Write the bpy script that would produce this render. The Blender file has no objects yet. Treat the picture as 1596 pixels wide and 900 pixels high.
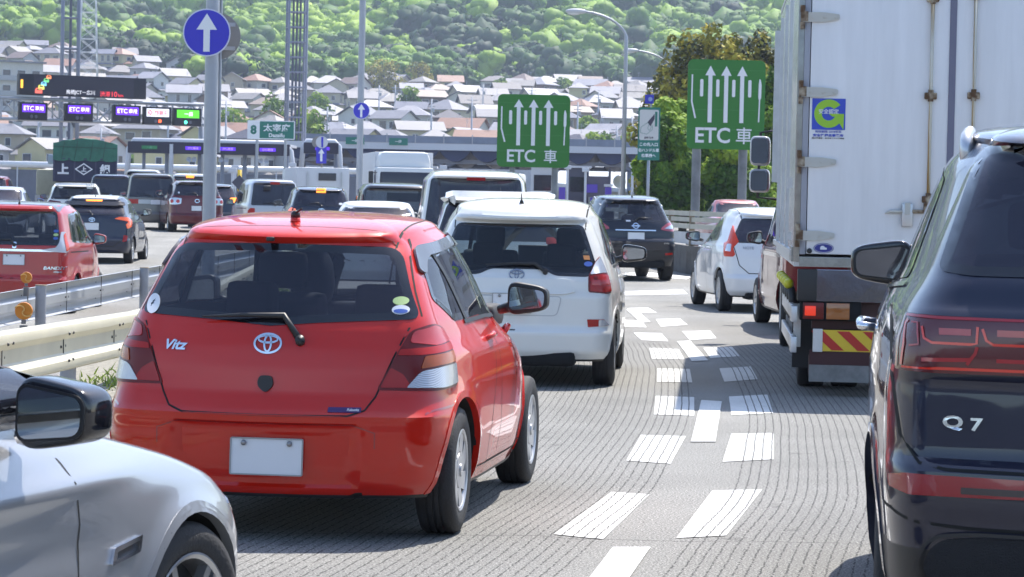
import bpy, bmesh, math, random
import numpy as np
from mathutils import Vector, Matrix
from mathutils.bvhtree import BVHTree
from mathutils.geometry import delaunay_2d_cdt
R = math.radians
sc = bpy.context.scene
col = sc.collection

# ---------------------------------------------------------------- camera
CAMH = 1.56; FPX = 4433.0
PITCH = math.atan(139 / FPX); ROLL = 0.021
_f = Vector((0, math.cos(PITCH), -math.sin(PITCH))); _r0 = Vector((1, 0, 0)); _u0 = Vector((0, math.sin(PITCH), math.cos(PITCH)))
_r = math.cos(ROLL) * _r0 + math.sin(ROLL) * _u0
_u = -math.sin(ROLL) * _r0 + math.cos(ROLL) * _u0
cam = bpy.data.objects.new('camera', bpy.data.cameras.new('camera')); col.objects.link(cam)
cam.matrix_world = Matrix(((_r.x, _u.x, -_f.x, 0), (_r.y, _u.y, -_f.y, 0), (_r.z, _u.z, -_f.z, CAMH), (0, 0, 0, 1)))
cam.data.sensor_width = 36; cam.data.lens = 36 * FPX / 1596
cam.data.clip_start = 0.2; cam.data.clip_end = 6000
cam.data.dof.use_dof = True; cam.data.dof.focus_distance = 16; cam.data.dof.aperture_fstop = 20
sc.camera = cam
# ---------------------------------------------------------------- world, sun, exposure
SUN_EL, SUN_AZ = R(59), R(29)          # azimuth: clockwise from +Y
w = bpy.data.worlds.new('World'); sc.world = w; w.use_nodes = True
nt = w.node_tree; nt.nodes.clear()
sky = nt.nodes.new('ShaderNodeTexSky'); sky.sky_type = 'NISHITA'; sky.sun_disc = False
sky.sun_elevation = SUN_EL; sky.sun_rotation = SUN_AZ; sky.dust_density = 1.0; sky.air_density = 1.0; sky.ozone_density = 1.5
bg = nt.nodes.new('ShaderNodeBackground'); bg.inputs[1].default_value = 0.15
ow = nt.nodes.new('ShaderNodeOutputWorld')
nt.links.new(sky.outputs[0], bg.inputs[0]); nt.links.new(bg.outputs[0], ow.inputs[0])
sd = bpy.data.lights.new('sun', 'SUN'); sd.energy = 4.5; sd.angle = R(0.5); sd.color = (1, .94, .85)
so = bpy.data.objects.new('sun', sd); col.objects.link(so)
sv = Vector((math.sin(SUN_AZ) * math.cos(SUN_EL), math.cos(SUN_AZ) * math.cos(SUN_EL), math.sin(SUN_EL)))
so.rotation_euler = sv.to_track_quat('Z', 'Y').to_euler(); so.location = sv * 50
sc.view_settings.view_transform = 'Standard'; sc.view_settings.look = 'None'
sc.view_settings.exposure = 0.95; sc.view_settings.gamma = 1
sc.render.engine = 'CYCLES'
cy = sc.cycles
cy.use_denoising = True; cy.use_adaptive_sampling = True; cy.adaptive_threshold = 0.02
cy.max_bounces = 8; cy.transparent_max_bounces = 12; cy.glossy_bounces = 4; cy.diffuse_bounces = 3; cy.volume_bounces = 0; cy.transmission_bounces = 6
cy.caustics_reflective = False; cy.caustics_refractive = False

# ---------------------------------------------------------------- helpers
rng = random.Random(7)
def yh(px): return 311 + ROLL * (px - 798)
def PT(px, py, d):
    "world point seen at photo pixel (1596 wide) at forward distance d"
    v = _f + _r * ((px - 798) / FPX) - _u * ((py - 450) / FPX)
    return Vector((0, 0, CAMH)) + v * (d / v.y)
def sst(a, b, x):
    t = np.clip((x - a) / (b - a), 0, 1); return t * t * (3 - 2 * t)
def gz(x, y):
    "height of the ground"
    main = np.where(y < 60, 0.0, 0.0075 * (y - 60)); main = np.where(y > 110, .375 + .0035 * (y - 110), main)
    left = np.clip(-.35 + .0125 * (y - 43), -.35, 10.); left = np.minimum(left, np.maximum(main, .27)); left = np.where(y > 93, main, left)
    k = sst(-3.6, -6.2, np.asarray(x, float)) if False else 1 - sst(-6.2, -3.7, np.asarray(x, float))
    return main * (1 - k) + left * k
def GP(px, py):
    "ground point under a photo pixel"
    v = _f + _r * ((px - 798) / FPX) - _u * ((py - 450) / FPX)
    z = 0.0
    for _ in range(12):
        t = (z - CAMH) / v.z; x, y = v.x * t, v.y * t; z = .5 * z + .5 * float(gz(x, y))
    return Vector((x, y, float(gz(x, y))))
MATS = {}
def rgb(h):
    if isinstance(h, str):
        h = h.lstrip('#'); c = [int(h[i:i + 2], 16) / 255 for i in (0, 2, 4)]
        return tuple(x / 12.92 if x <= .04045 else ((x + .055) / 1.055) ** 2.4 for x in c) + (1,)
    return tuple(h) + (1,) if len(h) == 3 else tuple(h)
def mat(name, c=(.5, .5, .5), rough=.5, metal=0., coat=0., emit=None, es=1., spec=None, noise=0., nscale=8., bump=0., bscale=60., dirt=0., ior=None, back=None, flake=False):
    if name in MATS: return MATS[name]
    m = bpy.data.materials.new(name); m.use_nodes = True; t = m.node_tree; b = t.nodes['Principled BSDF']
    c = rgb(c)
    b.inputs['Base Color'].default_value = c; b.inputs['Roughness'].default_value = rough; b.inputs['Metallic'].default_value = metal
    b.inputs['Coat Weight'].default_value = coat; b.inputs['Coat Roughness'].default_value = .03
    if spec is not None: b.inputs['Specular IOR Level'].default_value = spec
    if ior: b.inputs['IOR'].default_value = ior
    if emit is not None:
        b.inputs['Emission Color'].default_value = rgb(emit); b.inputs['Emission Strength'].default_value = es
    if noise or dirt or bump:
        tc = t.nodes.new('ShaderNodeTexCoord')
        n = t.nodes.new('ShaderNodeTexNoise'); n.inputs['Scale'].default_value = nscale; n.inputs['Detail'].default_value = 6; n.inputs['Roughness'].default_value = .65
        t.links.new(tc.outputs['Object'], n.inputs['Vector'])
        if noise:
            mr = t.nodes.new('ShaderNodeMapRange'); mr.inputs[1].default_value = .3; mr.inputs[2].default_value = .7
            mr.inputs[3].default_value = 1 - noise; mr.inputs[4].default_value = 1 + noise
            mx = t.nodes.new('ShaderNodeVectorMath'); mx.operation = 'SCALE'; mx.inputs[0].default_value = c[:3]
            t.links.new(n.outputs[0], mr.inputs[0]); t.links.new(mr.outputs[0], mx.inputs['Scale']); t.links.new(mx.outputs[0], b.inputs['Base Color'])
        if bump:
            n2 = t.nodes.new('ShaderNodeTexNoise'); n2.inputs['Scale'].default_value = bscale; n2.inputs['Detail'].default_value = 4
            t.links.new(tc.outputs['Object'], n2.inputs['Vector'])
            bp = t.nodes.new('ShaderNodeBump'); bp.inputs['Strength'].default_value = bump; bp.inputs['Distance'].default_value = .02
            t.links.new(n2.outputs[0], bp.inputs['Height']); t.links.new(bp.outputs[0], b.inputs['Normal'])
    if back is not None:   # painted sheet: dark trim on the inside face
        g = t.nodes.new('ShaderNodeNewGeometry'); d = t.nodes.new('ShaderNodeBsdfDiffuse'); d.inputs[0].default_value = rgb(back)
        x = t.nodes.new('ShaderNodeMixShader'); o = t.nodes['Material Output']
        t.links.new(g.outputs['Backfacing'], x.inputs[0]); t.links.new(b.outputs[0], x.inputs[1]); t.links.new(d.outputs[0], x.inputs[2]); t.links.new(x.outputs[0], o.inputs[0])
    MATS[name] = m; return m
def glassmat(name, tint=(.25, .27, .3), opaq=.25):
    "tinted car glass: glossy film over a transparent, tinted pane"
    if name in MATS: return MATS[name]
    m = bpy.data.materials.new(name); m.use_nodes = True; t = m.node_tree; t.nodes.clear()
    o = t.nodes.new('ShaderNodeOutputMaterial'); tr = t.nodes.new('ShaderNodeBsdfTransparent'); tr.inputs[0].default_value = (*tint, 1)
    gl = t.nodes.new('ShaderNodeBsdfGlossy'); gl.inputs['Roughness'].default_value = .02
    df = t.nodes.new('ShaderNodeBsdfDiffuse'); df.inputs[0].default_value = (.035, .033, .055, 1)
    m1 = t.nodes.new('ShaderNodeMixShader'); m1.inputs[0].default_value = opaq
    fr = t.nodes.new('ShaderNodeFresnel'); fr.inputs[0].default_value = 1.6
    m2 = t.nodes.new('ShaderNodeMixShader'); ge = t.nodes.new('ShaderNodeNewGeometry'); ma = t.nodes.new('ShaderNodeMath'); ma.operation = 'MULTIPLY_ADD'; ma.inputs[1].default_value = 1 / 1.6 - 1.6; ma.inputs[2].default_value = 1.6
    t.links.new(ge.outputs['Backfacing'], ma.inputs[0]); t.links.new(ma.outputs[0], fr.inputs[0])
    t.links.new(tr.outputs[0], m1.inputs[1]); t.links.new(df.outputs[0], m1.inputs[2])
    t.links.new(fr.outputs[0], m2.inputs[0]); t.links.new(m1.outputs[0], m2.inputs[1]); t.links.new(gl.outputs[0], m2.inputs[2]); t.links.new(m2.outputs[0], o.inputs[0])
    MATS[name] = m; return m
def empty(name, loc=(0, 0, 0), rz=0.0, label=None, cat=None, group=None, scale=1.0):
    o = bpy.data.objects.new(name, None); col.objects.link(o); o.location = loc; o.rotation_euler = (0, 0, rz); o.scale = (scale,) * 3
    o.empty_display_size = .2
    tag(o, label, cat, group); return o
def tag(o, label=None, cat=None, group=None, kind=None):
    if label: o['label'] = label
    if cat: o['category'] = cat
    if group: o['group'] = group
    if kind: o['kind'] = kind
    return o
def mk(name, V, F, m=None, parent=None, smooth=False, mi=None, autos=None):
    me = bpy.data.meshes.new(name)
    me.from_pydata([tuple(v) for v in V], [], [tuple(f) for f in F]); me.update()
    for x in (m if isinstance(m, (list, tuple)) else [m]):
        if x: me.materials.append(x)
    if mi is not None: me.polygons.foreach_set('material_index', np.asarray(mi, dtype=np.int32))
    if smooth: me.polygons.foreach_set('use_smooth', np.ones(len(me.polygons), dtype=bool))
    if autos is not None:
        me.polygons.foreach_set('use_smooth', np.ones(len(me.polygons), dtype=bool)); me.set_sharp_from_angle(angle=R(autos))
    o = bpy.data.objects.new(name, me); col.objects.link(o)
    if parent: o.parent = parent
    return o
class MB:
    "collects primitives into ONE mesh"
    def __init__(s): s.V = []; s.F = []; s.M = []
    def add(s, V, F, m=0):
        b = len(s.V); s.V += [Vector(v) for v in V]; s.F += [tuple(b + i for i in f) for f in F]; s.M += [m] * len(F); return s
    def box(s, c, d, m=0, rz=0, rx=0, ry=0, bev=0.0, taper=1.0):
        hx, hy, hz = d[0] / 2, d[1] / 2, d[2] / 2
        if bev <= 0:
            V = [(x * hx * (taper if z > 0 else 1), y * hy * (taper if z > 0 else 1), z * hz) for z in (-1, 1) for x, y in ((-1, -1), (1, -1), (1, 1), (-1, 1))]
            F = [(3, 2, 1, 0), (4, 5, 6, 7), (0, 1, 5, 4), (1, 2, 6, 5), (2, 3, 7, 6), (3, 0, 4, 7)]
        else:
            b = min(bev, hx * .99, hy * .99, hz * .99)
            bm = bmesh.new(); bmesh.ops.create_cube(bm, size=1)
            for v in bm.verts: v.co = Vector((v.co.x * d[0] * (taper if v.co.z > 0 else 1), v.co.y * d[1] * (taper if v.co.z > 0 else 1), v.co.z * d[2]))
            bmesh.ops.bevel(bm, geom=bm.edges[:], offset=b, segments=2, affect='EDGES', profile=.6)
            bm.verts.ensure_lookup_table(); V = [v.co.copy() for v in bm.verts]; F = [tuple(v.index for v in f.verts) for f in bm.faces]; bm.free()
        q = Matrix.Rotation(rz, 3, 'Z') @ Matrix.Rotation(ry, 3, 'Y') @ Matrix.Rotation(rx, 3, 'X')
        return s.add([q @ Vector(v) + Vector(c) for v in V], F, m)
    def tube(s, P, r, n=8, m=0, cap=True):
        P = [Vector(p) for p in P]; rr = r if isinstance(r, (list, tuple)) else [r] * len(P)
        up = None; rings = []
        for i, p in enumerate(P):
            t = (P[min(i + 1, len(P) - 1)] - P[max(i - 1, 0)]).normalized()
            if up is None: up = t.orthogonal().normalized()
            up = (up - t * up.dot(t)).normalized(); bi = t.cross(up)
            rings.append([p + (up * math.cos(2 * math.pi * k / n) + bi * math.sin(2 * math.pi * k / n)) * rr[i] for k in range(n)])
        V = [v for ri in rings for v in ri]; F = []
        for i in range(len(P) - 1):
            for k in range(n):
                a = i * n + k; b = i * n + (k + 1) % n; F.append((a, b, b + n, a + n))
        if cap: F.append(tuple(range(n - 1, -1, -1))); F.append(tuple(range((len(P) - 1) * n, len(P) * n)))
        return s.add(V, F, m)
    def lathe(s, prof, n=32, axis='Y', c=(0, 0, 0), m=0):
        "prof: (axial, radius)"
        V = []; F = []
        for a, r in prof:
            for k in range(n):
                t = 2 * math.pi * k / n
                p = {'Y': (r * math.cos(t), a, r * math.sin(t)), 'Z': (r * math.cos(t), r * math.sin(t), a), 'X': (a, r * math.cos(t), r * math.sin(t))}[axis]
                V.append(Vector(p) + Vector(c))
        for i in range(len(prof) - 1):
            for k in range(n):
                a = i * n + k; b = i * n + (k + 1) % n; F.append((a, b, b + n, a + n) if axis != 'Y' else (a, a + n, b + n, b))
        return s.add(V, F, m)
    def prism(s, poly, y0, y1, m=0, plane='XZ'):
        "extrude 2D polygon"
        n = len(poly); V = []
        for y in (y0, y1):
            for a, b in poly: V.append({'XZ': (a, y, b), 'XY': (a, b, y), 'YZ': (y, a, b)}[plane])
        F = [tuple(range(n)), tuple(range(2 * n - 1, n - 1, -1))] + [(i, i + n, (i + 1) % n + n, (i + 1) % n) for i in range(n)]
        return s.add(V, F, m)
    def build(s, name, m=None, parent=None, smooth=False, autos=None, loc=None, recalc=True):
        o = mk(name, s.V, s.F, m, parent, smooth, s.M if isinstance(m, (list, tuple)) else None, autos)
        if recalc:
            bm = bmesh.new(); bm.from_mesh(o.data); bmesh.ops.recalc_face_normals(bm, faces=bm.faces[:]); bm.to_mesh(o.data); bm.free()
            if autos is not None: o.data.set_sharp_from_angle(angle=R(autos))
        if loc is not None: o.location = loc
        return o
def kids(o): return [c for c in bpy.data.objects if c.parent is o]
def copy_tree(o, parent=None, mats=None, _map=None):
    c = o.copy(); col.objects.link(c)
    if parent: c.parent = parent
    for ch in list(o.children): copy_tree(ch, c)
    return c
# 2D polygons -> mesh
def rp(P, r, n=5):
    "round the corners of a polygon"
    out = []; N = len(P)
    for i in range(N):
        p, a, b = Vector(P[i][:2]), Vector(P[i - 1][:2]), Vector(P[(i + 1) % N][:2])
        rr = P[i][2] if len(P[i]) > 2 else r
        da, db = a - p, b - p; ra = min(rr, da.length * .48); rb = min(rr, db.length * .48)
        if ra < 1e-5: out.append((p.x, p.y)); continue
        s, e = p + da.normalized() * ra, p + db.normalized() * rb
        for k in range(n + 1):
            t = k / n; q = s * (1 - t) ** 2 + p * 2 * t * (1 - t) + e * t * t; out.append((q.x, q.y))
    return out
def inset(P, d):
    N = len(P); ar = sum(P[i][0] * P[(i + 1) % N][1] - P[(i + 1) % N][0] * P[i][1] for i in range(N)); sg = 1 if ar > 0 else -1
    out = []
    for i in range(N):
        a, p, b = Vector(P[i - 1]), Vector(P[i]), Vector(P[(i + 1) % N])
        t = (b - a).normalized() if (b - a).length > 1e-9 else Vector((1, 0)); n = Vector((-t.y, t.x)) * sg; q = p + n * d; out.append((q.x, q.y))
    return out
def pip(poly, X, Y):
    "vectorised even-odd test"
    A = np.asarray(poly, float); x1, y1 = A[:, 0], A[:, 1]; x2, y2 = np.roll(x1, -1), np.roll(y1, -1)
    X = np.asarray(X, float)[..., None]; Y = np.asarray(Y, float)[..., None]
    c = ((y1 > Y) != (y2 > Y)) & (X < (x2 - x1) * (Y - y1) / np.where(y2 == y1, 1e-12, y2 - y1) + x1)
    return (c.sum(-1) % 2) == 1
def tri2d(loops, step=.05, dens=True):
    "triangulate loops (even-odd) with interior grid points"
    V = []; E = []
    for L in loops:
        L2 = []
        for i in range(len(L)):
            a, b = Vector(L[i][:2]), Vector(L[(i + 1) % len(L)][:2]); n = max(1, int((b - a).length / step))
            for k in range(n): L2.append(tuple(a.lerp(b, k / n)))
        L2 = [p for i, p in enumerate(L2) if (Vector(p) - Vector(L2[i - 1])).length > 1e-6]
        b0 = len(V); V += L2; E += [(b0 + i, b0 + (i + 1) % len(L2)) for i in range(len(L2))]
    A = np.array(V); lo, hi = A.min(0), A.max(0)
    if dens:
        gx = np.arange(lo[0] + step * .5, hi[0], step); gy = np.arange(lo[1] + step * .5, hi[1], step)
        if len(gx) and len(gy):
            G = np.stack(np.meshgrid(gx, gy), -1).reshape(-1, 2)
            d = np.min(np.hypot(G[:, None, 0] - A[None, :, 0], G[:, None, 1] - A[None, :, 1]), 1)
            ins = np.zeros(len(G), bool)
            for L in loops: ins ^= pip([p[:2] for p in L], G[:, 0], G[:, 1])
            G = G[ins & (d > step * .4)]; V += [tuple(p) for p in G]
    r = delaunay_2d_cdt([Vector(v) for v in V], E, [], 0, 1e-6)
    VV = [tuple(v) for v in r[0]]; FF = [tuple(f) for f in r[2]]
    if not FF: return VV, FF
    C = np.array([np.mean([VV[i] for i in f], 0) for f in FF]); ins = np.zeros(len(C), bool)
    for L in loops: ins ^= pip([p[:2] for p in L], C[:, 0], C[:, 1])
    return VV, [f for f, k in zip(FF, ins) if k]
def ell(cx, cy, rx, ry, n=32, rot=0.):
    return [(cx + rx * math.cos(t) * math.cos(rot) - ry * math.sin(t) * math.sin(rot), cy + rx * math.cos(t) * math.sin(rot) + ry * math.sin(t) * math.cos(rot)) for t in [2 * math.pi * i / n for i in range(n)]]
def text2d(s, h, cx=0, cy=0, shear=0., bold=0., xs=1.0):
    "text as a flat mesh (V2, F), cap height about h, centred"
    c = bpy.data.curves.new('t', 'FONT'); c.body = s; c.shear = shear; c.offset = bold; c.resolution_u = 3
    o = bpy.data.objects.new('t', c); col.objects.link(o)
    me = bpy.data.meshes.new_from_object(o.evaluated_get(bpy.context.evaluated_depsgraph_get()))
    V = np.array([v.co[:2] for v in me.vertices]) if len(me.vertices) else np.zeros((0, 2)); F = [tuple(p.vertices) for p in me.polygons]
    bpy.data.objects.remove(o); bpy.data.meshes.remove(me); bpy.data.curves.remove(c)
    if not len(V): return [], []
    lo, hi = V.min(0), V.max(0); k = h / (hi[1] - lo[1])
    V = (V - (lo + hi) / 2) * k; V[:, 0] *= xs
    return [(v[0] + cx, v[1] + cy) for v in V], F
def flat(name, V2, F, m, parent, org, ux=(1, 0, 0), uy=(0, 0, 1), thick=.004, off=0.):
    "2D mesh put on a plane in the parent's space, with a little thickness"
    org, ux, uy = Vector(org), Vector(ux), Vector(uy); n = ux.cross(uy)
    V = [org + ux * a + uy * b + n * (off + thick) for a, b in V2]
    return skirted(name, V, [n] * len(V), F, m, parent, thick)
def skirted(name, V, N, F, m, parent, thick, mi=None, smooth=False):
    cnt = {}
    for f in F:
        for i in range(len(f)):
            a, b = f[i], f[(i + 1) % len(f)]; cnt[(a, b)] = cnt.get((a, b), 0) + 1
    be = [(a, b) for (a, b) in cnt if (b, a) not in cnt]
    V = list(V); F = list(F); mp = {}; mi2 = list(mi) if mi is not None else None
    if thick > 0:
        for a, b in be:
            for i in (a, b):
                if i not in mp: mp[i] = len(V); V.append(Vector(V[i]) - N[i] * thick)
        for a, b in be:
            F.append((b, a, mp[a], mp[b]))
            if mi2 is not None: mi2.append(len(m) - 1)
    o = mk(name, V, F, m, parent, mi=mi2)
    if smooth:
        o.data.polygons.foreach_set('use_smooth', np.ones(len(o.data.polygons), dtype=bool)); o.data.set_sharp_from_angle(angle=R(40))
    return o
# ---------------------------------------------------------------- materials used by vehicles
def paint(name, c=(.5,.5,.5), metal=0.0, rough=.35, coat=1.0, flake=0.):
    m = mat(name, c, rough=rough, metal=metal, coat=coat, spec=.25, back=(.02, .02, .022)); return m
M_trim = mat('black_plastic', (.018, .018, .02), rough=.45)
M_gloss = mat('black_gloss', (.012, .012, .016), rough=.08, coat=.5)
M_band = mat('glass_border', (.008, .008, .011), rough=.05, coat=.6)
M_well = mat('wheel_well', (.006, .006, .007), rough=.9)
M_tyre = mat('tyre_rubber', (.022, .022, .024), rough=.75, bump=.25, bscale=90)
M_rim = mat('alloy', (.50, .51, .53), rough=.28, metal=.85, noise=.06, nscale=5)
M_hub = mat('hubcap_silver', (.42, .43, .45), rough=.35, metal=.55)
M_rimdark = mat('rim_back', (.03, .03, .032), rough=.6)
M_chrome = mat('chrome', (.78, .79, .82), rough=.12, metal=1)
M_plate = mat('plate_blank', (.72, .73, .76), rough=.4)
M_platering = mat('plate_bolt', (.3, .3, .31), rough=.4, metal=.8)
M_red = mat('lens_red', (.42, .012, .008), rough=.3, coat=.2, spec=.3)
M_dred = mat('lens_dark_red', (.14, .006, .005), rough=.3, coat=.2, spec=.3)
M_orange = mat('lens_orange', (.50, .075, .008), rough=.15, coat=.8)
M_clear = mat('lens_clear', (.62, .64, .68), rough=.14, metal=.55, coat=.8)
M_clear2 = mat('lens_clear_ribbed', (.60, .62, .66), rough=.2, metal=.5, coat=.8)
M_redlit = mat('brake_light', (.6, .02, .01), rough=.2, emit=(1, .06, .02), es=1.2)
M_orlit = mat('lamp_lit', (.7, .2, .03), rough=.2, emit=(1, .25, .03), es=1.5)
M_seam = mat('panel_gap', (.006, .006, .006), rough=.8)
M_seat = mat('seat_cloth', (.02, .021, .026), rough=.9)
M_seatg = mat('seat_grey', (.09, .09, .10), rough=.9)
M_dash = mat('cabin_trim', (.02, .02, .024), rough=.7)
M_mir = mat('mirror_dimmed', (.34, .37, .41), rough=.02, metal=1)  # tint dimmed in place of the darker surroundings mirrors would reflect
M_mird = mat('mirror_cabin_dark', (.13, .14, .17), rough=.02, metal=1)  # darkness of the reflected cabin put into the glass colour
M_stW = mat('sticker_white', (.75, .76, .8), rough=.4)
M_stB = mat('sticker_blue', (.05, .12, .45), rough=.4)
M_stG = mat('sticker_green', (.45, .6, .25), rough=.4)
M_stO = mat('sticker_orange', (.6, .25, .08), rough=.4)
G_clear = glassmat('glass_clear', (.74, .82, .80), .04)
G_rear = glassmat('glass_tinted', (.42, .44, .52), .36)
G_priv = glassmat('glass_privacy', (.10, .11, .14), .65)
for _m in (M_clear2,):
    t = _m.node_tree; tc = t.nodes.new('ShaderNodeTexCoord'); wv = t.nodes.new('ShaderNodeTexWave'); wv.inputs['Scale'].default_value = 60; wv.bands_direction = 'DIAGONAL'
    bp = t.nodes.new('ShaderNodeBump'); bp.inputs['Strength'].default_value = .3; bp.inputs['Distance'].default_value = .01
    t.links.new(tc.outputs['Object'], wv.inputs[0]); t.links.new(wv.outputs[0], bp.inputs['Height']); t.links.new(bp.outputs[0], t.nodes['Principled BSDF'].inputs['Normal'])

for _n, _c, _k in (('paint_red', (.54, .013, .004), {'spec': .12}), ('paint_white', (.70, .71, .72), {}), ('paint_pearl_white', (.70, .70, .68), {}), ('paint_black', (.012, .013, .022), dict(metal=.2, rough=.35)), ('paint_ink', (.018, .022, .045), dict(metal=.3))):
    mat(_n, _c, coat=1., back=(.02, .02, .022), **{**dict(rough=.42, spec=.25), **_k})
for _n, _c in (('lens_pink', (.50, .05, .055)), ('lens_red2', (.36, .012, .008)), ('lens_red_bright', (.62, .045, .012)), ('lens_amber', (.40, .075, .008)), ('lens_wine', (.12, .01, .02))): mat(_n, _c, rough=.22, coat=.35, spec=.3)
glassmat('glass_side_grey', (.22, .23, .26), .35)

def smooth_tab(tab, z, sm=.012):
    tab = sorted(tab); a = np.array([t[0] for t in tab]); b = np.array([t[1] for t in tab])
    if sm <= 0: return np.interp(z, a, b)
    out = 0; ks = np.linspace(-2, 2, 9); wt = np.exp(-ks ** 2 / 1.2); wt /= wt.sum()
    for k, q in zip(ks, wt): out = out + q * np.interp(z + k * sm, a, b)
    return out

class Car:
    """parametric car body: x forward from the rear bumper, y to the left, z up; horizontal outlines stacked upwards"""
    def __init__(s, name, label, cat, loc, yaw, p, group=None):
        s.p = p; s.root = empty(name, (loc[0], loc[1], loc[2]), math.pi / 2 - R(yaw), label, cat, group, p.get('scale', 1.0))
        s.L = p['L']; s.body()
    def gain(s, z):
        return sst(s.p['belt'] - .05, s.p['zt'], z)
    def body(s):
        p = s.p; q = p.get('q', 1.0)
        zb, zt = p['zb'], p['zt']; dr, df = p.get('dr', .05), p.get('df', .04)
        nz = int(64 * q); z = np.linspace(zb, zt, nz)
        # tables are given in final heights at the rear; undo the roof drop
        zfin = z - dr * s.gain(z)
        xr = smooth_tab(p['xr'], zfin, p.get('sm', .012)); xf = p['L'] - smooth_tab(p['xf'], z, .02)
        w = smooth_tab(p['w'], z, .02); bow = smooth_tab(p['bow'], zfin, .02); rc = smooth_tab(p.get('rc', [(0, .2)]), z, .02)
        rcl = smooth_tab(p.get('rcl', [(0, .3)]), z, .02); tr = p.get('taper', .05)
        tf = smooth_tab(p.get('taperf', [(0, .1)]), z, .03); rcf = p.get('rcf', .28)
        n1, n2, n3, n4, n5 = [max(3, int(v * q)) for v in (14, 14, 84, 10, 8)]
        T = []
        for i in range(nz):
            wr = w[i] - tr; yc = wr - rc[i]
            pts = []
            for k in range(n1):
                y = yc * k / n1; pts.append((xr[i] + bow[i] * (y / yc) ** 2, y))
            A = Vector((xr[i] + bow[i], yc)); B = Vector((xr[i] + bow[i] + rcl[i], wr))
            C = Vector((A.x + 2 * bow[i] / yc * rc[i] * .5, wr - .006))
            for k in range(n2):
                t = k / n2; v = A * (1 - t) ** 2 + C * 2 * t * (1 - t) + B * t * t; pts.append((v.x, v.y))
            xf_ = xf[i]; bf = float(np.interp(z[i], *zip(*p['bowfz']))) if 'bowfz' in p else p.get('bowf', .35); wf = w[i] - tf[i]
            D = Vector((xf_ - bf - .05, wf)); D.x = max(D.x, B.x + .3)
            for k in range(n3):
                t = k / n3; x = B.x + (D.x - B.x) * t
                ur = max(0, 1 - t / .35); uf = max(0, (t - .6) / .4)
                pts.append((x, w[i] - tr * ur ** 2 - tf[i] * uf ** 2))
            ycf = wf - rcf; E_ = Vector((xf_ - bf * .55, ycf)); Cc = Vector((xf_ - bf * .75, wf - .02))
            for k in range(n4):
                t = k / n4; v = D * (1 - t) ** 2 + Cc * 2 * t * (1 - t) + E_ * t * t; pts.append((v.x, v.y))
            for k in range(n5 + 1):
                y = ycf * (1 - k / n5); pts.append((xf_ - bf * .55 * (y / ycf) ** 2, y))
            T.append(pts)
        T = np.array(T)                        # levels x m x 2 (half outline)
        m = T.shape[1]; X, Y = T[..., 0], T[..., 1]; Z = np.repeat(z[:, None], m, 1)
        # roof cap
        nc = 9; xc = (X[-1, 0] + X[-1, -1]) / 2; crown = p.get('crown', .07)
        for k in range(1, nc):
            t = math.pi / 2 * k / nc; f = math.cos(t) ** (2 / 3.0); h = math.sin(t) ** (2 / 1.9)
            X = np.vstack([X, [xc + (X[nz - 1] - xc) * (1 - (1 - f) * 1.0)]]); Y = np.vstack([Y, [Y[nz - 1] * f]]); Z = np.vstack([Z, [np.full(m, zt + crown * h)]])
        g = np.minimum(1, s.gain(Z)); xm = p.get('xm', xc); xlo, xhi = X[nz - 1, 0], X[nz - 1, -1]
        ur = np.clip((xm - X) / (xm - xlo), 0, 1.15); uf = np.clip((X - xm) / (xhi - xm), 0, 1.15)
        Z = Z - g * (dr * ur ** 2 + df * uf ** 2)
        if p.get('disp'): X, Y, Z = p['disp'](X, Y, Z)
        # wheel arch flares
        for xw, rw in p['arch']:
            rr = np.hypot(X - xw, Z - p['wr']); a = p.get('flare', .012) * np.exp(-((rr - rw) / .05) ** 2) * (Y > .5) * (Z > .15)
            Y = Y + a
        s.dev = (X[:nz].copy(), Y[:nz].copy(), Z[:nz, 0].copy() * 0 + z)
        nl = X.shape[0]; ring = []
        V = []
        for i in range(nl):
            L = [(X[i, k], Y[i, k], Z[i, k]) for k in range(m)] + [(X[i, k], -Y[i, k], Z[i, k]) for k in range(m - 2, 0, -1)]
            V += L
        M = 2 * m - 2; F = []
        for i in range(nl - 1):
            for k in range(M):
                a = i * M + k; b = i * M + (k + 1) % M; F.append((a, a + M, b + M, b))
        V.append((xc, 0, zt + crown)); V.append((xc, 0, zb)); ct, cb = len(V) - 2, len(V) - 1
        for k in range(M):
            F.append(((nl - 1) * M + k, ct, (nl - 1) * M + (k + 1) % M)); F.append((k, (k + 1) % M, cb))
        me = bpy.data.meshes.new('body'); me.from_pydata(V, [], F); me.update()
        bm = bmesh.new(); bm.from_mesh(me); bmesh.ops.recalc_face_normals(bm, faces=bm.faces[:]); bm.to_mesh(me)
        s.bvh = BVHTree.FromBMesh(bm); bm.free()
        ob = bpy.data.objects.new('body', me); col.objects.link(ob)
        # cut wheel arches
        cb_ = MB()
        for xw, rw in p['arch']:
            n = 40
            for sg in (-1, 1):
                y0, y1 = sorted((sg * (p['w0'] - .30), sg * (p['w0'] + .3)))
                cb_.lathe([(y0, 1e-4), (y0, rw), (y1, rw), (y1, 1e-4)], n=n, axis='Y', c=(xw, 0, p['wr']))
        co = cb_.build('cut'); bmc = bmesh.new(); bmc.from_mesh(co.data); bmesh.ops.remove_doubles(bmc, verts=bmc.verts[:], dist=.001); bmesh.ops.recalc_face_normals(bmc, faces=bmc.faces[:]); bmc.to_mesh(co.data); bmc.free()
        md = ob.modifiers.new('b', 'BOOLEAN'); md.object = co; md.operation = 'DIFFERENCE'; md.solver = 'EXACT'
        me2 = bpy.data.meshes.new_from_object(ob.evaluated_get(bpy.context.evaluated_depsgraph_get()))
        ob.modifiers.clear(); ob.data = me2; bpy.data.objects.remove(co); me2.name = 'body'
        me2.materials.clear()
        for x in (p['paint'], p.get('lower', M_trim), M_well): me2.materials.append(x)
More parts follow.
